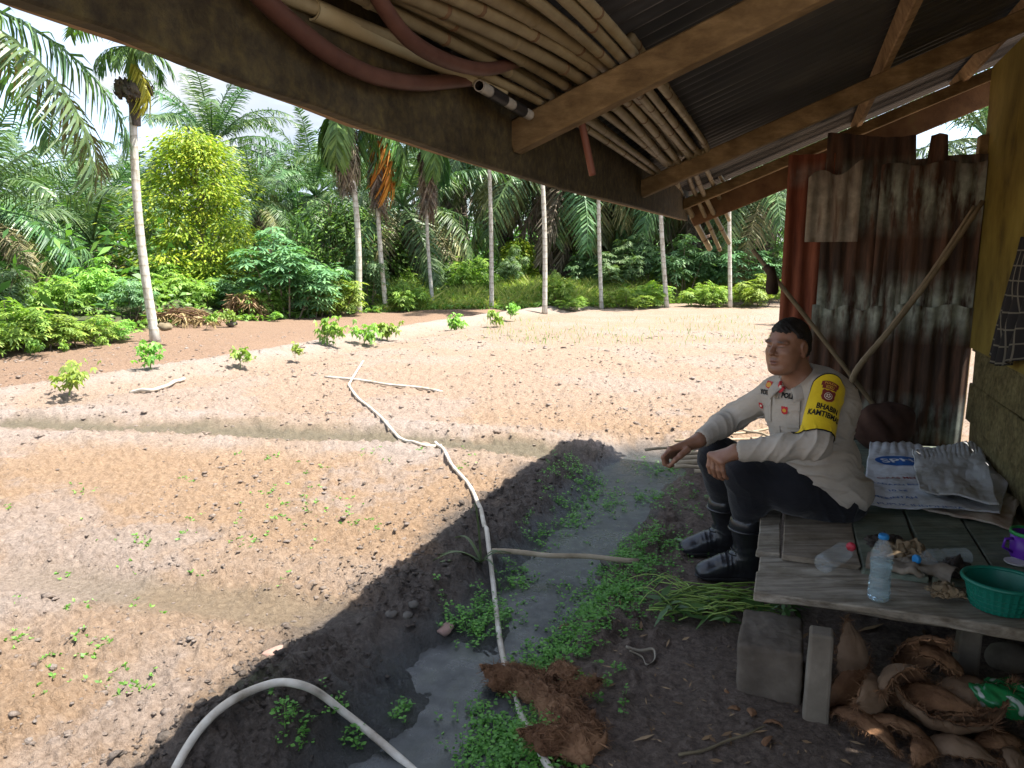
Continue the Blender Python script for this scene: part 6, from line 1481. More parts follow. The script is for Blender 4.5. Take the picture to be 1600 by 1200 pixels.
# chest: placket, pocket flaps, badges and letters, placed where the photo shows them
def chest(name, vf, mat, px, py, size=1.0, off=.002, rot=0.0, asp=1.0, par=None, thick=0.0):
    h, n = hit(px, py)
    if h is None: return None
    n = Vector(TF[:, 0]) * .85 + n * .15; n.normalize(); ay = (Vector((0, 0, 1)) - n * n.z).normalized(); axx = ay.cross(n).normalized(); ca, sa = math.cos(rot), math.sin(rot)
    v = [((q[0] * asp * ca - q[1] * sa) * size, (q[0] * asp * sa + q[1] * ca) * size, 0) for q in vf[0]]
    o = decal(name, (v, vf[1]), mat, par or SHIRT, bvS, h, axx, ay, n, off, .12)
    if thick: md = o.modifiers.new('s', 'SOLIDIFY'); md.thickness = thick; md.offset = 1
    return o
def gridp(w, h, n=10, m_=8, bot=0.0):
    v = [(-w + 2 * w * i / n, -h - bot * (1 - abs(-1 + 2 * i / n)) * (j == 0) + 2 * h * j / m_, 0) for i in range(n + 1) for j in range(m_ + 1)]
    return v, [(i * (m_ + 1) + j, (i + 1) * (m_ + 1) + j, (i + 1) * (m_ + 1) + j + 1, i * (m_ + 1) + j + 1) for i in range(n) for j in range(m_)]
chest('placket', gridp(.016, .130, 4, 20), M_khaki, 1213, 640, 1, .001, .10, 1, None, .003)
chest('chest_pocket', gridp(.055, .052, 10, 10, .006), M_khaki, 1228, 645, 1, .001, .06, 1, None, .003); chest('pocket_flap', gridp(.057, .018, 10, 5, .008), M_khaki, 1228, 632, 1, .0045, .06, 1, None, .003)
chest('chest_pocket', gridp(.048, .050, 10, 10, .006), M_khaki, 1197, 636, 1, .001, .06, 1, None, .003); chest('pocket_flap', gridp(.050, .018, 10, 5, .008), M_khaki, 1197, 624, 1, .0045, .06, 1, None, .003)
chest('chest_letters', text_pts('POLRI', 1, .05), M_blk, 1233, 619, .026, .004, .02, .90); chest('chest_letters', text_pts('YOTO', 1, .05), M_blk, 1198, 613.5, .027, .004, .05, 1.0)
chest('red_badge', shield(.0165, .024), M_red, 1240, 603, 1, .013, -.1, 1, None, .002); chest('red_badge_mark', ellipse_pts(.007, .006, 8, 1), M_cream, 1240, 603, 1, .0165)
chest('gold_wing_badge', shield(.024, .015), M_red, 1202.5, 601, 1, .004); chest('gold_wing', ellipse_pts(.019, .010, 14, 2), M_gold, 1202.5, 601, 1, .0055)
chest('pocket_badge', shield(.0145, .016), M_red, 1227.5, 641, 1, .0085); chest('pocket_badge_mark', ellipse_pts(.0085, .007, 12, 2), M_gold, 1227.5, 641, 1, .0095)
chest('pocket_badge', shield(.0110, .013), M_red, 1191, 633.5, 1, .0085); chest('pocket_badge_mark', ellipse_pts(.006, .005, 10, 2), M_cream, 1191, 633.5, 1, .0095)
h, n = hit(1246, 586)
if h is not None: chest('rank_tab', gridp(.011, .019, 3, 3), M_blk, 1246, 587, 1, .010, -.6, 1, None, .002); chest('rank_mark', ellipse_pts(.004, .006, 8, 1), M_cream, 1247, 586, 1, .013)

# ---- trousers
M_nav = cloth_mat('navy_trousers', [(.3, (.0065, .007, .0105)), (.7, (.012, .013, .018))], .45, 14)
def build_trousers():
    lo = np.minimum.reduce([KNR, KNL, ANL, ANR, PELV]) - .16; lo[2] = .15; hi = np.maximum.reduce([PELV, HIPL, HIPR]) + .2; s = SDF(lo, hi, .0055)
    s.ell(tl(PELV, -.01, 0, -.01), (.145, .172, .115), .05, TF)
    for h_, k_, a_ in ((HIPL, KNL, ANL), (HIPR, KNR, ANR)):
        sh = k_ * .72 + a_ * .28 + [.012, 0, 0]; en = a_ + (k_ - a_) * .56; s.chain([PELV * .45 + h_ * .55, h_ * .5 + k_ * .5, k_, sh, en], [.108, .100, .084, .076, .058], .035)
    v, f = s.mesh(); v = relax(v, f, 2); v = wrinkle(v, f, .0015, 15, [(KNL, .10, (.9, 0, .6), 75, .005), (KNR, .10, (.9, 0, .6), 75, .004), (HIPL, .14, (.9, .2, .5), 55, .006), (ANL + [0, 0, .12], .08, (0, 0, 1), 110, .004), (ANR + [0, 0, .12], .08, (0, 0, 1), 110, .004)])
    return pmesh('trousers', seat(v), f, M_nav)
build_trousers()
# ---- boots
M_boot = simple('black_leather', [(.3, (.010, .010, .012)), (.7, (.022, .023, .027))], scale=14, rough=.30, bump=.25, bscale=60, spec=.55, bdist=.003)
M_sole = plain('rubber_sole', (.014, .014, .015), .75)
def boot(an, g, d, side):
    R_ = frame(d); an = np.array(an); base = np.array([an[0], an[1], g.z]); bl_ = lambda f_, s_, u_: base + R_ @ np.array([f_, s_, u_])
    root = empty('boot', Vector(base) - PM, 0, PERSON); s = SDF(base - [.26, .26, .02], base + [.26, .26, .30], .0042)
    kn_ = np.array([KNL, KNR][side > 0]); top = an + (kn_ - an) * (.148 / (kn_[2] - an[2]))
    s.chain([bl_(-.01, 0, .07), bl_(-.012, 0, .13), top], [.054, .056, .066], .02); s.ell(bl_(-.035, 0, .045), (.050, .041, .050), .02, R_)
    s.chain([bl_(.02, 0, .085), bl_(.09, 0, .058), bl_(.14, 0, .045)], [.048, .040, .034], .03); s.ell(bl_(.145, 0, .036), (.055, .044, .034), .02, R_); s.box(bl_(.055, 0, .025), (.135, .040, .012), .012, .02, R_)
    s.cone(top + [0, 0, .045], top + [0, 0, .10],   .060, .065, .004, 'sub'); v, f = s.mesh(); v = relax(v, f, 2)
    v = wrinkle(v, f, .0010, 25, [(bl_(.05, 0, .09), .06, R_[:, 0], 160, .0022), (bl_(0, 0, .15), .07, (0, 0, 1), 110, .0020)])
    b0 = np.array(PM) + (base - np.array(PM)); mesh_obj('upper', v - base, f, M_boot, root)
    s = SDF(base - [.26, .26, .02], base + [.26, .26, .06], .0042); s.box(bl_(.012, 0, .012), (.145, .040, .0135), .010, .0, R_); s.ell(bl_(.135, 0, .012), (.068, .047, .0138), .01, R_); s.ell(bl_(-.085, 0, .012), (.04, .043, .014), .02, R_)
    v, f = s.mesh(); v[:, 2] = np.maximum(v[:, 2], g.z - .004); mesh_obj('sole', relax(v, f, 1) - base, f, M_sole, root)
    m = MB()
    for k in range(5):
        c = [Vector(bl_(.052 - .012 * k + .01, q * .036, .098 + .016 * k)) - Vector(base) for q in (-1, -.4, .4, 1)]; mid = Vector(R_[:, 0]) * .020; c[1] += mid; c[2] += mid; m.tube(spline(c, 8), .0026, 5)
    m.build('laces', M_sole, root, True)
    m = MB(); c = Vector(top) - Vector(base) - Vector((0, 0, .02)); m.tube([c + Vector((.067 * math.cos(t), .067 * math.sin(t), 0)) for t in np.linspace(0, 6.28, 25)], .006, 6, False); m.build('cuff', M_boot, root, True)
boot(ANL, gL, (-.97, .10, 0), -1); boot(ANR, gR, (-.98, .08, 0), 1)
# ================================================================== THINGS LYING ABOUT
M_hose = simple('dusty_white_hose', [(.30, (.24, .19, .14)), (.45, (.42, .37, .30)), (.7, (.60, .56, .48))], scale=11, rough=.6, bump=.1)
M_stick = simple('barkless_stick', [(.3, (.20, .155, .10)), (.6, (.33, .27, .19)), (.8, (.43, .37, .28))], scale=7, rough=.85, bump=.3)
M_dstick = simple('grey_branch', [(.3, (.11, .085, .05)), (.6, (.21, .17, .105)), (.8, (.30, .25, .16))], scale=8, rough=.85, bump=.4)
def ground_line(pxs, r, lift=None, n=80):
    pts = spline([G(x, y) for x, y in pxs], n); out = []
    X = np.array([p.x for p in pts]); Y = np.array([p.y for p in pts]); zm = np.max([ground_z(X + dx, Y + dy) for dx in (-.012, .012) for dy in (-.012, .012)], axis=0)
    for p, z in zip(pts, zm): out.append(Vector((p.x, p.y, max(z + r * .75, p.z + r * .5))))
    for _ in range(8):
        zz = [p.z for p in out]
        for i in range(1, len(out) - 1): out[i].z = max(.25 * zz[i - 1] + .5 * zz[i] + .25 * zz[i + 1], zz[i] - .0015)
    return out
def tube_obj(name, pts, r, mat, label, cat, group=None, n=8, taper=1.0, knots=0):
    org = Vector(pts[0]); m = MB(); k = len(pts); m.tube([Vector(p) - org for p in pts], [r * (1 + (taper - 1) * i / (k - 1)) * (1 + (.10 * math.sin(i * 2.7) if knots else 0)) for i in range(k)], n)
    return tag(m.build(name, mat, None, True, org), label, cat, group)
tube_obj('white_hose', ground_line([(680, 697), (700, 720), (722, 750), (743, 785), (757, 830), (766, 880), (772, 930), (778, 980), (786, 1030), (800, 1080), (822, 1140), (852, 1204), (890, 1280)], .0105, n=120), .0105, M_hose, 'long dusty white hose running from the bed across the wet ditch', 'hose', 'white hoses on the ground', 12)
tube_obj('white_hose', ground_line([(568, 566), (560, 580), (549, 597), (546, 606), (560, 627), (583, 645), (603, 662), (616, 680), (630, 691), (655, 696), (690, 703)], .012), .012, M_hose, 'white hose snaking over the middle bed beyond the cross furrow', 'hose', 'white hoses on the ground', 10)
# near loop: stands up in an arch over the mossy clods
pts = [(255, 1240), (290, 1172), (322, 1128), (360, 1096), (405, 1074), (445, 1066), (490, 1078), (540, 1115), (590, 1155), (645, 1203), (720, 1270)]
q = spline([atz(x, y, .05) for x, y in pts], 90)
for _k in range(5):
    zz = np.array([max(gz(p.x, p.y) + .016, gz(p.x, p.y - .03) + .014) for p in q])
    for _ in range(12): zz[1:-1] = np.maximum(.25 * zz[:-2] + .5 * zz[1:-1] + .25 * zz[2:], zz[1:-1])
    q = [O + (p - O) * ((z - EYE) / (p.z - EYE)) for p, z in zip(q, zz)]
tube_obj('white_hose', q, .0110, M_hose, 'white hose loop arching over the mossy clods at the bottom left', 'hose', 'white hoses on the ground', 14)
tube_obj('white_pole', ground_line([(508, 591), (600, 604), (692, 614)], .012, n=16), .013, M_hose, 'thin pale pole lying across the hose on the middle bed', 'pole')
tube_obj('pale_hose', ground_line([(204, 617), (240, 613), (268, 604), (288, 595)], .02, n=30), .018, M_hose, 'short piece of pale hose lying on the ridge at left', 'hose')
a, b = G(769, 873), G(998, 886); a.z += .035; b.z += .03
tube_obj('bamboo_stick', [a.lerp(b, i / 12) + Vector((0, 0, .004 * math.sin(i))) for i in range(13)], .0125, M_stick, 'straight stick lying across the wet ditch', 'stick', None, 8, .9)
def lodged(px, py): return G(px, py)
for i, (x0, y0, x1, y1, r, lf, lb) in enumerate([(1008, 703, 1210, 690, .010, .02, 'thin dark stick reaching furthest left in the pile behind the man'), (1045, 699, 1215, 680, .011, .02, 'rearmost stick of the pile behind the man'), (1055, 690, 1220, 668, .010, .05, 'short stick end on top of the pile behind the man'), (1060, 708, 1225, 702, .014, .03, 'stick of middle thickness in the pile behind the man'), (1062, 715, 1225, 713, .019, .03, 'thickest pale pole in the pile behind the man'), (1056, 723, 1225, 725, .019, .03, 'front thick pale pole in the pile behind the man'), (1052, 729, 1230, 736, .012, .02, 'thin pole along the front of the pile behind the man'), (1085, 737, 1235, 745, .012, .02, 'lowest stick of the pile behind the man'), (1150, 668, 1235, 690, .010, .07, 'slanting stick end between the arms of the man')]):
    a, b = atz(x0, y0, .045 + lf), atz(x1, y1, .06 + lf); tube_obj('wooden_stick', [a.lerp(b, k / 10) + Vector((0, 0, .006 * math.sin(k * 1.3 + i))) for k in range(11)], r, M_stick, lb, 'stick', 'sticks piled behind the man', 8, .85, 1)
# hoe leaning on the zinc wall and a bent forked branch
def hoe():
    a, b = ata(1176, 390, AZ - .10), ata(1382, 655, AZ - .14); root = tag(empty('hoe', b), 'hoe with wooden handle leaning on the rusty wall, iron blade at upper left', 'hoe'); m = MB()
    m.tube([p - b for p in spline([b, b.lerp(a, .5) + Vector((0, 0, .006)), a], 20)], .0125, 8); m.build('handle', M_dstick, root, True)
    c = b.lerp(a, .875) - b; m = MB(); vs = []; w = .034
    for i in range(9):
        t = i / 8; z = .02 - .15 * t; ww = w * (.55 + .6 * t) if t < .85 else w * (1.06 - (t - .85) * 2.2)
        for s_ in (-1, 0, 1): vs.append(c + Vector((ww * s_ + .004, -.02 - .045 * t - .006 * (s_ == 0), z)))
    m.add(vs, [(i * 3 + j, i * 3 + j + 1, i * 3 + j + 4, i * 3 + j + 3) for i in range(8) for j in range(2)]); o = m.build('blade', simple('rusted_iron', [(.3, (.035, .024, .018)), (.7, (.10, .065, .045))], scale=9, rough=.7, bump=.3, Metallic=.4), root, True); o.modifiers.new('s', 'SOLIDIFY').thickness = .006
    m = MB(); d = (a - b).normalized(); m.tube([c - d * .03, c + d * .03], .022, 10); m.build('socket', MATS['rusted_iron'], root, True)
hoe()
a = [ata(1330, 612, AZ - .19), ata(1332, 594, AZ - .19), ata(1348, 566, AZ - .18), ata(1400, 505, AZ - .17), ata(1470, 412, AZ - .15), ata(1536, 314, AZ - .10)]
tube_obj('bent_branch', spline(a, 40), .0145, M_dstick, 'bent pale branch slanting up the rusty wall to the yellow board', 'branch', None, 8, .8, 1)
a = [ata(1326, 604, AZ - .17), ata(1340, 572, AZ - .16), ata(1390, 512, AZ - .14), ata(1455, 425, AZ - .11), ata(1522, 322, AZ - .06)]
tube_obj('bent_branch', spline(a, 40), .0105, M_stick, 'thinner dark branch just behind the bent pale branch', 'branch', None, 8, .8, 1)
# dark bundle behind the man, sarong on the wall, scrap on the rafter
s = SDF((-.2, -.16, -.02), (.2, .16, .26), .009); s.ell((0, 0, .10), (.16, .11, .13), .03); s.ell((.05, .0, .16), (.10, .09, .07), .04); s.noise(.02, 13, 4); v, f = s.mesh(); v = relax(v, f, 2)
o = mesh_obj('cloth_bundle', v, f, simple('dark_brown_cloth', [(.3, (.035, .018, .013)), (.7, (.085, .045, .032))], scale=7, rough=.9, bump=.5, bscale=30), None, True, ata(1380, 690, AZ - .20)); o.location.z = PZ + .03; tag(o, 'dark brown cloth bundle behind the man at the rusty wall', 'bundle')
def sarong():
    m, t, b = new_mat('checked_sarong'); uvn = t.nodes.new('ShaderNodeTexCoord'); sep = t.nodes.new('ShaderNodeSeparateXYZ'); t.links.new(uvn.outputs['UV'], sep.inputs[0])
    def lines(ax, fq): return ramp(t, math_(t, 'FRACT', math_(t, 'MULTIPLY', sep.outputs[ax], fq)), [(.0, (0, 0, 0)), (.80, (0, 0, 0)), (.82, (1, 1, 1)), (.90, (1, 1, 1)), (.92, (0, 0, 0))])
    k = math_(t, 'MAXIMUM', lines('X', 9.0), lines('Y', 8.0)); c = mixc(t, k, (.014, .013, .014), (.24, .22, .17)); c = mixc(t, .35, c, (.03, .028, .03)); t.links.new(c, b.inputs['Base Color']); b.inputs['Roughness'].default_value = .9
    nx, ny = 50, 60; vs = []; uu = []
    for j in range(ny):
        t_ = j / (ny - 1)
        for i in range(nx):
            u = i / (nx - 1); wtop = .05; w = wtop + (.40 - wtop) * min(1, t_ * 1.35) ** .8
            a_ = atb(1604, 400, BB + .03).dot(U) + .03 - (.5 - u) * w * .9 - .16 * (1 - t_) ; fold = .022 * math.sin(u * 26 + 2 * math.sin(t_ * 5)) * (.3 + .7 * t_) + .03 * math.sin(math.pi * u)
            sag = .05 * math.sin(math.pi * u) if t_ > .5 else 0
            z = atb(1600, 372, BB + .03).z - t_ * .47 - sag * (t_ - .5) * 2 + .06 * (1 - u) * t_ * 0
            vs.append(hut(a_, BB + .052 + fold, z)); uu.append((u, t_))
    org = vs[0]; o = mesh_obj('sarong', [v - org for v in vs], [(j * nx + i, j * nx + i + 1, (j + 1) * nx + i + 1, (j + 1) * nx + i) for j in range(ny - 1) for i in range(nx - 1)], m, None, True, org); o.modifiers.new('s', 'SOLIDIFY').thickness = .003
    uv = o.data.uv_layers.new(name='UVMap')
    for lp in o.data.loops: uv.data[lp.index].uv = uu[lp.vertex_index]
    return tag(o, 'black checked sarong hanging on the plank wall at the right edge', 'cloth')
sarong()
# torn shaggy husks dropped at the ditch
def mat_husk(seed, L_, W_):
    r = np.random.default_rng(seed); nu, nv = 34, 20; u, v = np.meshgrid(np.linspace(0, 1, nu), np.linspace(0, 1, nv), indexing='ij')
    wv = np.sin(np.pi * np.clip(u * .9 + .08, 0, 1)) ** .5 * (1 + .35 * (fbm(u * 5 + seed, u * 0, seed, 3) - .5) * 2)
    x = (u - .5) * L_ + .03 * (fbm(v * 4, u * 3, seed + 1, 2) - .5); bend = .5 * np.sin(u * 3 + seed); y = (v - .5) * W_ * wv + bend * .05
    z = .045 * np.sin(np.pi * v) * np.sin(np.pi * u) ** .5 + .045 * (fbm(u * 6, v * 3 + seed, seed + 2, 3) - .45) + .014 * np.abs(np.sin(v * 38 + 7 * fbm(u * 4, v * 3, seed + 3, 2))) + .06 * (u - .5) ** 2 * (seed % 3)
    P = np.stack([x, y, z], -1).reshape(-1, 3); f = [(i * nv + j, (i + 1) * nv + j, (i + 1) * nv + j + 1, i * nv + j + 1) for i in range(nu - 1) for j in range(nv - 1)]
    o = mesh_obj('h', P, np.array(f), M_husk, None, True); me = o.data; bpy.data.objects.remove(o)
    k = 900; b_ = P[r.integers(0, len(P), k)]; d = r.normal(size=(k, 3)) * [[1.0, .6, .35]]; d[:, 2] += .12; q = diamonds(b_, d, rand_unit(r, k), r.uniform(.015, .05, k), np.full(k, .0026), .25, .3); o = np_mesh('f', q, M_husk); fm = o.data; bpy.data.objects.remove(o); return me, fm
MHK = [mat_husk(950 + i, *q) for i, q in enumerate([(.20, .14), (.24, .13), (.17, .15), (.13, .09)])]
for i, (x, y, rz, sc, var, rx, lb) in enumerate([(805, 1082, .3, 1.0, 0, .1, 'shaggy husk under the hose at the ditch, leftmost of its clump'), (835, 1078, -.5, .95, 1, .2, 'shaggy husk at the back of the clump beside the ditch'), (868, 1066, 1.2, .7, 2, -.4, 'upright curled husk at the back of the ditch clump'), (905, 1084, -.3, .8, 3, .3, 'pointed husk chip sticking out right of the ditch clump'), (872, 1110, -.8, 1.0, 1, .0, 'large shaggy husk in the middle of the ditch clump'), (905, 1145, -1.0, .95, 2, .2, 'rounded shaggy husk at the front right of the ditch clump'), (880, 1180, .5, 1.0, 0, -.1, 'lowest shaggy husk of the ditch clump, near the bottom edge')]):
    root = tag(empty('coconut_husk', G(x, y) + Vector((0, 0, .012))), lb, 'coconut husk', 'coconut husks beside the ditch'); root.rotation_euler = (rx, .1, rz); root.scale = (sc,) * 3
    for nm, me in zip(('shell', 'fibres'), MHK[var]):
        o = link(bpy.data.objects.new(nm, me), root)
        if nm == 'shell': md = o.modifiers.new('s', 'SOLIDIFY'); md.thickness = .012
husk(885, 980, None, (.1, 0, .3), .32, 2, 'tiny orange husk chip among the ditch weeds', 'coconut husks beside the ditch')
# ---------------------------------------------------------------- plants by the ditch
def strap_leaves(name, px, py, leaves, mat, label, seed, w=.012):
    r = random.Random(seed); b = G(px, py); m = MB()
    for (dx, dy, h, L_) in leaves:
        d = Vector((dx, dy, 0)); vs = []
        for i in range(10):
            t = i / 9; p = d * (L_ * t) + Vector((0, 0, h * math.sin(min(1, t * 1.1) * math.pi * .62) * (1 - .35 * t))); sd_ = Vector((-dy, dx, 0)).normalized() * w * (1 - t ** 2.5) if d.length > .05 else Vector((w * (1 - t ** 2), 0, 0))
            vs += [p - sd_, p + Vector((0, 0, -.004)), p + sd_]
        m.add(vs, [(i * 3 + j, i * 3 + j + 1, i * 3 + j + 4, i * 3 + j + 3) for i in range(9) for j in range(2)])
    return tag(m.build(name, mat, None, True, b), label, 'plant')
M_pan = leaf_mat('grey_green_strap_leaf', [(.2, (.085, .13, .06)), (.7, (.16, .22, .11))], .25, .45)
strap_leaves('strap_leaf_plant', 752, 878, [(-.9, -.1, .07, .20), (-1, .25, .05, .17), (-.8, -.5, .10, .24), (-.25, .1, .34, .18), (.6, -.2, .08, .16), (.9, .1, .06, .14), (-.6, .5, .12, .2), (.3, -.6, .05, .2), (-.9, -.35, .04, .26)], M_pan, 'grey-green strap-leaved plant lying where the hose meets the stick', 3, .009)
def weeds():
    """low leafy weeds: many tiny plants, each a few oval leaves on short stems"""
    r = np.random.default_rng(900); Q = []; C = []
    spots = [(905, 745, 40, .10), (930, 775, 50, .12), (960, 795, 30, .10), (900, 820, 30, .08), (1010, 785, 30, .08), (1035, 750, 55, .12), (1010, 840, 60, .09), (990, 870, 65, .10), (975, 895, 60, .10), (960, 925, 70, .10), (935, 940, 70, .10), (915, 965, 60, .09), (895, 1000, 50, .08), (870, 1030, 50, .08), (835, 1050, 45, .07), (980, 930, 50, .10), (805, 905, 30, .06), (770, 950, 45, .07), (760, 975, 30, .06), (720, 975, 22, .05), (850, 840, 25, .08), (880, 790, 20, .07), (790, 1165, 80, .08), (770, 1190, 70, .08), (820, 1145, 60, .08), (845, 1190, 40, .06), (755, 1150, 40, .06), (455, 1100, 16, .035), (625, 1115, 8, .02), (560, 1160, 6, .02), (520, 1110, 6, .03), (1055, 800, 10, .10), (1090, 870, 8, .12), (1060, 835, 12, .08), (940, 1080, 10, .06), (1070, 770, 14, .08), (870, 745, 14, .10)]
    for (px, py, n, sp) in spots:
        c = G(px, py); n = int(n * 1.7); X = c.x + r.normal(size=n) * sp * .8; Y = c.y + r.normal(size=n) * sp
        C.append(np.stack([X, Y, ground_z(X, Y)], 1))
    C = np.concatenate(C); C[:, 2] = np.maximum(C[:, 2], -.05); h = r.uniform(.012, .055, len(C)) * r.uniform(.5, 1.1, len(C))
    for k in range(7):
        a = k * GA + r.uniform(0, 6.28, len(C)); t = (k + .6) / 7; d = np.stack([np.cos(a), np.sin(a), np.full(len(C), .35 - .2 * t)], 1); base = C + np.stack([np.zeros(len(C)), np.zeros(len(C)), h * t], 1) + d * .004
        ln = r.uniform(.007, .020, len(C)) * (1.15 - .3 * t); Q.append(diamonds(base, d, np.tile([[0, 0, 1.]], (len(C), 1)) + r.normal(size=(len(C), 3)) * .35, ln, ln * .62, .15, .55))
    st = r.normal(size=(len(C), 3)) * .2; st[:, 2] = 1; Q.append(diamonds(C - [[0, 0, .004]], st, rand_unit(r, len(C)), h * 1.05, np.full(len(C), .0022), 0))
    return np_mesh('ditch_weeds', np.concatenate(Q), L_weed)
tag(weeds(), 'small bright green weeds growing along the wet ditch', 'weeds', kind='stuff')
def field_weeds():
    r = np.random.default_rng(905); px = np.concatenate([r.uniform(0, 640, 60), r.uniform(350, 760, 40), r.uniform(150, 450, 22)]); py = np.concatenate([r.uniform(700, 1180, 60), r.uniform(700, 850, 40), r.uniform(1050, 1200, 22)])
    C = []
    for c in Gv(px, py):
        if poly_dist(np.array([c[0]]), np.array([c[1]]), DITCH)[0] < .85: continue
        c = Vector(c); k = r.integers(2, 9); X = c.x + r.normal(size=k) * .03; Y = c.y + r.normal(size=k) * .03; C.append(np.stack([X, Y, ground_z(X, Y)], 1))
    # sparse dry grass on the far middle bed
    xf = r.uniform(760, 1180, 150); yf = r.uniform(498, 540, 150)
    C = np.concatenate(C); n = len(C); Q = []
    for k in range(5):
        d = rand_unit(r, n) * [[1, 1, .3]] + [[0, 0, .5]]; ln = r.uniform(.008, .022, n); Q.append(diamonds(C, d, rand_unit(r, n) + [[0, 0, 1]], ln, ln * .5, .1))
    F = Gv(xf, yf)
    for k in range(4):
        d = rand_unit(r, 150) * [[.5, .5, .2]] + [[0, 0, 1]]; Q.append(diamonds(F + r.normal(size=(150, 3)) * [[.12, .12, 0]], d, rand_unit(r, 150), r.uniform(.06, .16, 150), np.full(150, .008), .0))
    return np_mesh('field_weeds', np.concatenate(Q), L_weed)
tag(field_weeds(), 'scattered tiny weeds sprouting on the sunlit beds', 'weeds', kind='stuff')
# heap of freshly cut stems and leaves beside the boots
def cut_heap():
    r = np.random.default_rng(910); c = G(1130, 955); root = tag(empty('cut_stem_heap', c), 'heap of freshly cut green stems and leaves beside the boots', 'cut stems'); m = MB()
    for p in Gv(r.uniform(1050, 1185, 85), r.uniform(928, 972, 85)):
        p = Vector(p); a = r.normal() * .55 + (math.pi if r.random() < .5 else 0); L_ = r.uniform(.10, .26); d = Vector((math.cos(a), math.sin(a) * .7, 0)); z = r.uniform(.012, .05)
        pts = [p - c + d * (L_ * (t - .5)) + Vector((0, 0, z + .012 * math.sin(t * 3.1) + r.normal() * .004)) for t in np.linspace(0, 1, 5)]; m.tube(pts, r.uniform(.0018, .0032), 4)
    for i in range(8):
        p = G(r.uniform(1010, 1060), r.uniform(920, 960)); d = Vector((r.uniform(-1, -.4), r.uniform(-.4, .6), 0)); m.tube([p - c + d * (.22 * (t - .4)) + Vector((0, 0, .02 + .05 * math.sin(t * 3.1))) for t in np.linspace(0, 1, 7)], .0016, 4)
    m.build('stems', leaf_mat('cut_stem', [(.2, (.17, .26, .05)), (.7, (.33, .42, .10))], .1, .5, rnd=0), root, True)
    n = 46; C = Gv(r.uniform(1020, 1240, n), r.normal(965, 11, n)) - np.array(c) + [[0, 0, .03]]; C[:, 2] += r.uniform(0, .025, n); nn = rand_unit(r, n) * .5 + [[0, 0, 1]]
    a = palmate(r, C[:16], nn[:16] / np.linalg.norm(nn[:16], axis=1)[:, None], r.uniform(.05, .085, 16), 5, .15, .36)
    d = rand_unit(r, n) * [[1, .7, .1]]; b = diamonds(C, d, nn, r.uniform(.07, .15, n), r.uniform(.018, .03, n), .15); np_mesh('leaves', np.concatenate([a, b]), leaf_mat('cut_leaf', [(.2, (.05, .12, .035)), (.7, (.10, .21, .06))], .3, .4, rnd=0), root)
cut_heap()
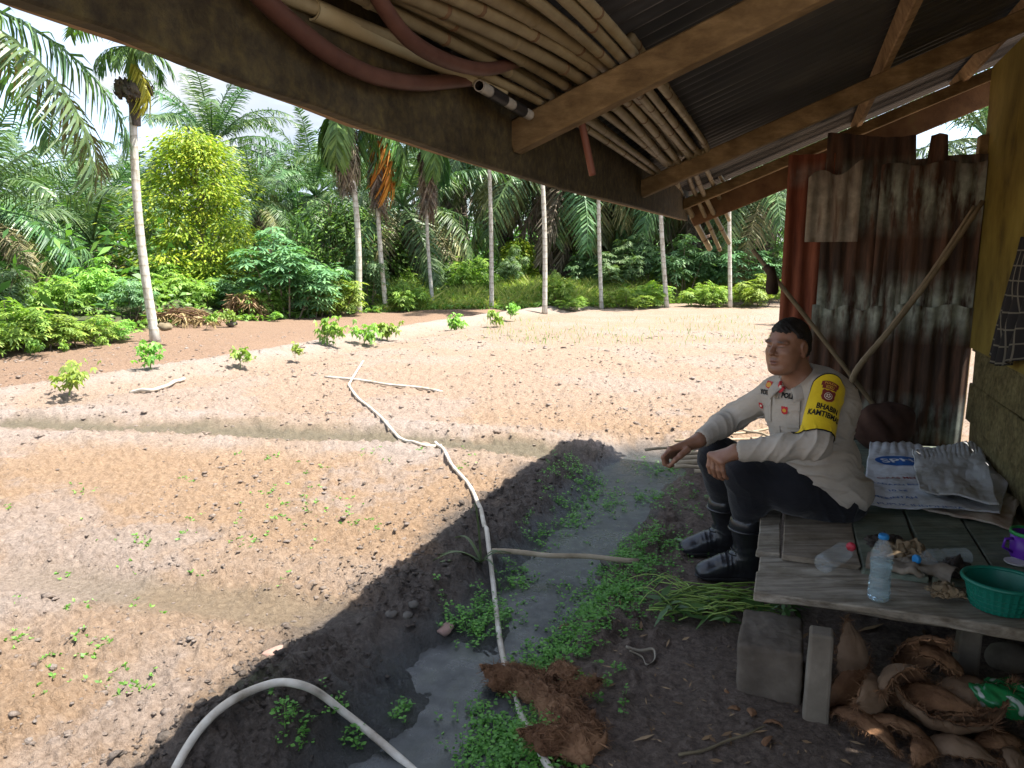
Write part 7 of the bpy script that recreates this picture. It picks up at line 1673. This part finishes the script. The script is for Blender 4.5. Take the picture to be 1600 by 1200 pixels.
# ---------------------------------------------------------------- clods, crumbs, stones
_ico = None
def clods():
    bm = bmesh.new(); bmesh.ops.create_icosphere(bm, subdivisions=1, radius=1); V0 = np.array([list(v.co) for v in bm.verts]); F0 = np.array([[v.index for v in f.verts] for f in bm.faces]); bm.free()
    r = np.random.default_rng(920); n = 25000
    # spread over the beds nearest the hut: density falls with distance, plus piles along banks
    R_ = 1.6 + 12 * r.uniform(0, 1, n) ** 1.35; A = np.radians(r.uniform(-44, 26, n)); X = R_ * np.sin(A); Y = R_ * np.cos(A)
    piles = [(600, 950, .12, 260), (640, 965, .10, 160), (470, 1040, .12, 200), (430, 1150, .13, 320), (340, 1170, .13, 260), (500, 1120, .14, 160), (690, 880, .14, 200), (760, 830, .16, 300), (800, 790, .16, 240), (850, 770, .12, 160), (700, 820, .15, 160), (560, 930, .14, 200), (420, 1000, .14, 160), (300, 900, .2, 160), (700, 680, .35, 240), (860, 690, .4, 240), (980, 690, .3, 200), (500, 660, .4, 200), (1000, 660, .4, 200)]
    for px, py, sp, k in piles: c = atz(px, py); X = np.concatenate([X, c.x + r.normal(size=k) * sp]); Y = np.concatenate([Y, c.y + r.normal(size=k) * sp])
    b = X * V.x + Y * V.y; a = X * U.x + Y * U.y; dd = poly_dist(X, Y, DITCH); dc = poly_dist(X, Y, CROSS); df = poly_dist(X, Y, FURROW)
    keep = (((b > .55) | (a > 5.0)) & (dd > .26) & (dc > .12) & (df > .10) | (r.uniform(0, 1, len(X)) < .12)) & (field_side(X, Y) < 0) & (dd > .2); keep &= fbm(X * 1.3, Y * 1.3, 930, 3) + r.uniform(-.25, .25, len(X)) > .36
    X, Y = X[keep], Y[keep]; n = len(X); size = np.clip(r.lognormal(-5.45, .60, n), .002, .019) * (1 + 1.0 * np.clip(np.hypot(X, Y) - 3.5, 0, 8) / 8)
    sc = np.stack([size * r.uniform(.8, 1.5, n), size * r.uniform(.8, 1.3, n), size * r.uniform(.30, .65, n)], 1)
    th = r.uniform(0, 6.28, n); J = r.uniform(.50, 1.35, (n, len(V0), 1)); P = V0[None] * J * sc[:, None, :]; c, s_ = np.cos(th)[:, None], np.sin(th)[:, None]
    P = np.stack([P[..., 0] * c - P[..., 1] * s_, P[..., 0] * s_ + P[..., 1] * c, P[..., 2]], -1); P += np.stack([X, Y, ground_z(X, Y) + size * .02], 1)[:, None, :]
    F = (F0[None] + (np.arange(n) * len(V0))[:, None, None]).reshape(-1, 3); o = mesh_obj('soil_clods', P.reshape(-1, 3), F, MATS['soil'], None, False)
    vx = P.reshape(-1, 3)
    X, Y = np.repeat(X, len(V0)), np.repeat(Y, len(V0)); b = X * V.x + Y * V.y; a = X * U.x + Y * U.y; dr = poly_dist(X, Y, RIDGE); dc = poly_dist(X, Y, CROSS); df = poly_dist(X, Y, FURROW); n1 = fbm(X * 3, Y * 3, 51, 4) - .5; n2 = fbm(X * 12, Y * 12, 52, 3) - .5
    pick = np.repeat(r.uniform(0, 1, n), len(V0))
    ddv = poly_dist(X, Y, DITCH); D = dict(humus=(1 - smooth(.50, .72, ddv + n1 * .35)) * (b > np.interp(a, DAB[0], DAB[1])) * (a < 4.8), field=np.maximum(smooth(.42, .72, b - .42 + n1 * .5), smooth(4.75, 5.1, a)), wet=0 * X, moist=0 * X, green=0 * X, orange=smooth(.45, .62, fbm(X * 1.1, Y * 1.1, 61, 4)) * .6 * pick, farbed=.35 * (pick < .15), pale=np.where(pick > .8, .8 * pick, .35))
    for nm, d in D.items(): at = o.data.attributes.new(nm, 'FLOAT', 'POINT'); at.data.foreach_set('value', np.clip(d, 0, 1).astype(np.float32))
    return o
tag(clods(), 'crumbled clods of soil strewn over the beds', 'soil', kind='stuff')
M_grst = simple('grey_stone', [(.3, (.06, .053, .046)), (.7, (.13, .117, .10))], scale=10, rough=.9, bump=.4); M_rdst = simple('reddish_stone', [(.3, (.22, .13, .10)), (.7, (.36, .25, .21))], scale=8, rough=.9, bump=.4)
for i, (x, y, r_, mt, lb) in enumerate([(697, 985, .030, M_rdst, 'reddish triangular stone beside the ditch weeds'), (955, 882, .050, M_grst, 'flat pale stone in the ditch under the stick'), (938, 906, .024, M_grst, 'small grey stone below the stick in the ditch weeds'), (612, 962, .026, M_grst, 'grey stone at the left end of the stone cluster by the shadow edge'), (636, 963, .022, M_grst, 'grey stone at the right of the stone cluster by the shadow edge'), (645, 945, .022, M_grst, 'upper grey stone of the cluster by the shadow edge'), (432, 1022, .036, M_rdst, 'pale flat clod stone left of the shadow edge'), (665, 697, .05, M_rdst, 'pale stone where the white hose enters the bed'), (362, 507, .12, M_grst, 'pale stone at the field edge right of the mound'), (258, 512, .10, M_dstick, 'dark stump at the foot of the leaning areca')]): stone(x, y, r_, lb, mt, i + 20, (1, .8, .5))
# strap loop, twig, husk chips and bark bits on the trodden floor
m = MB(); c = G(985, 1022); q = [Vector(G(x, y)) - c + Vector((0, 0, .008)) for x, y in ((978, 1014), (1000, 1020), (1020, 1018), (1022, 1034), (1010, 1042), (1003, 1030), (984, 1020))]
m.tube(spline(q, 40), .0055, 4, True, .25); tag(m.build('strap', plain('grey_strap', (.30, .26, .20), .8), None, True, c), 'frayed grey strap bent into a loop on the bare ground', 'strap')
q = ground_line([(1060, 1183), (1100, 1175), (1140, 1160), (1170, 1148), (1195, 1138)], .004, n=24); tube_obj('twig', q, .0045, M_dstick, 'thin dark twig on the bare ground below the concrete block', 'twig', None, 6, .6, 1)
for i, (x, y, w, lb) in enumerate([(1150, 1108, .022, 'curled brown husk chip at the left corner of the concrete block'), (1175, 1112, .024, 'brown husk chip in front of the concrete block'), (1205, 1130, .030, 'torn brown husk chip below the concrete block'), (1195, 1160, .026, 'flat brown husk chip lowest below the concrete block'), (1135, 1083, .012, 'pale bark chip left of the concrete block')]):
    o = mesh_obj('husk_chip', HUSKS[i % 6][0].vertices and [v.co * (w / .10) for v in HUSKS[i % 6][0].vertices], [tuple(p.vertices) for p in HUSKS[i % 6][0].polygons], M_husk, None, True, G(x, y) + Vector((0, 0, w * .25))); o.rotation_euler = (.2 * i, .3, i * 1.3); tag(o, lb, 'husk chip', 'husk chips on the ground')
def litter():
    r = np.random.default_rng(940); n = 420; px = r.uniform(900, 1600, n); py = r.uniform(900, 1200, n); P = []
    P = Gv(px, py) + [[0, 0, .004]]; d = rand_unit(r, n) * [[1, 1, .12]]; ln = r.lognormal(-3.9, .6, n); return np_mesh('floor_litter', diamonds(P, d, np.tile([[0, 0, 1.]], (n, 1)) + r.normal(size=(n, 3)) * .25, ln, ln * r.uniform(.08, .35, n), 0), L_straw)
tag(litter(), 'bits of straw and dry leaf on the trodden floor', 'litter', kind='stuff')
p = G(1072, 850); o = np_mesh('fallen_leaf', diamonds(np.array([[0, 0, .012]]), np.array([[-1, .3, .2]]), np.array([[.2, -.3, 1.]]), [.055], [.03]), plain('pale_green_leaf', (.34, .48, .28), .6)); o.location = p; tag(o, 'single pale green leaf at the toe of the far boot', 'leaf')
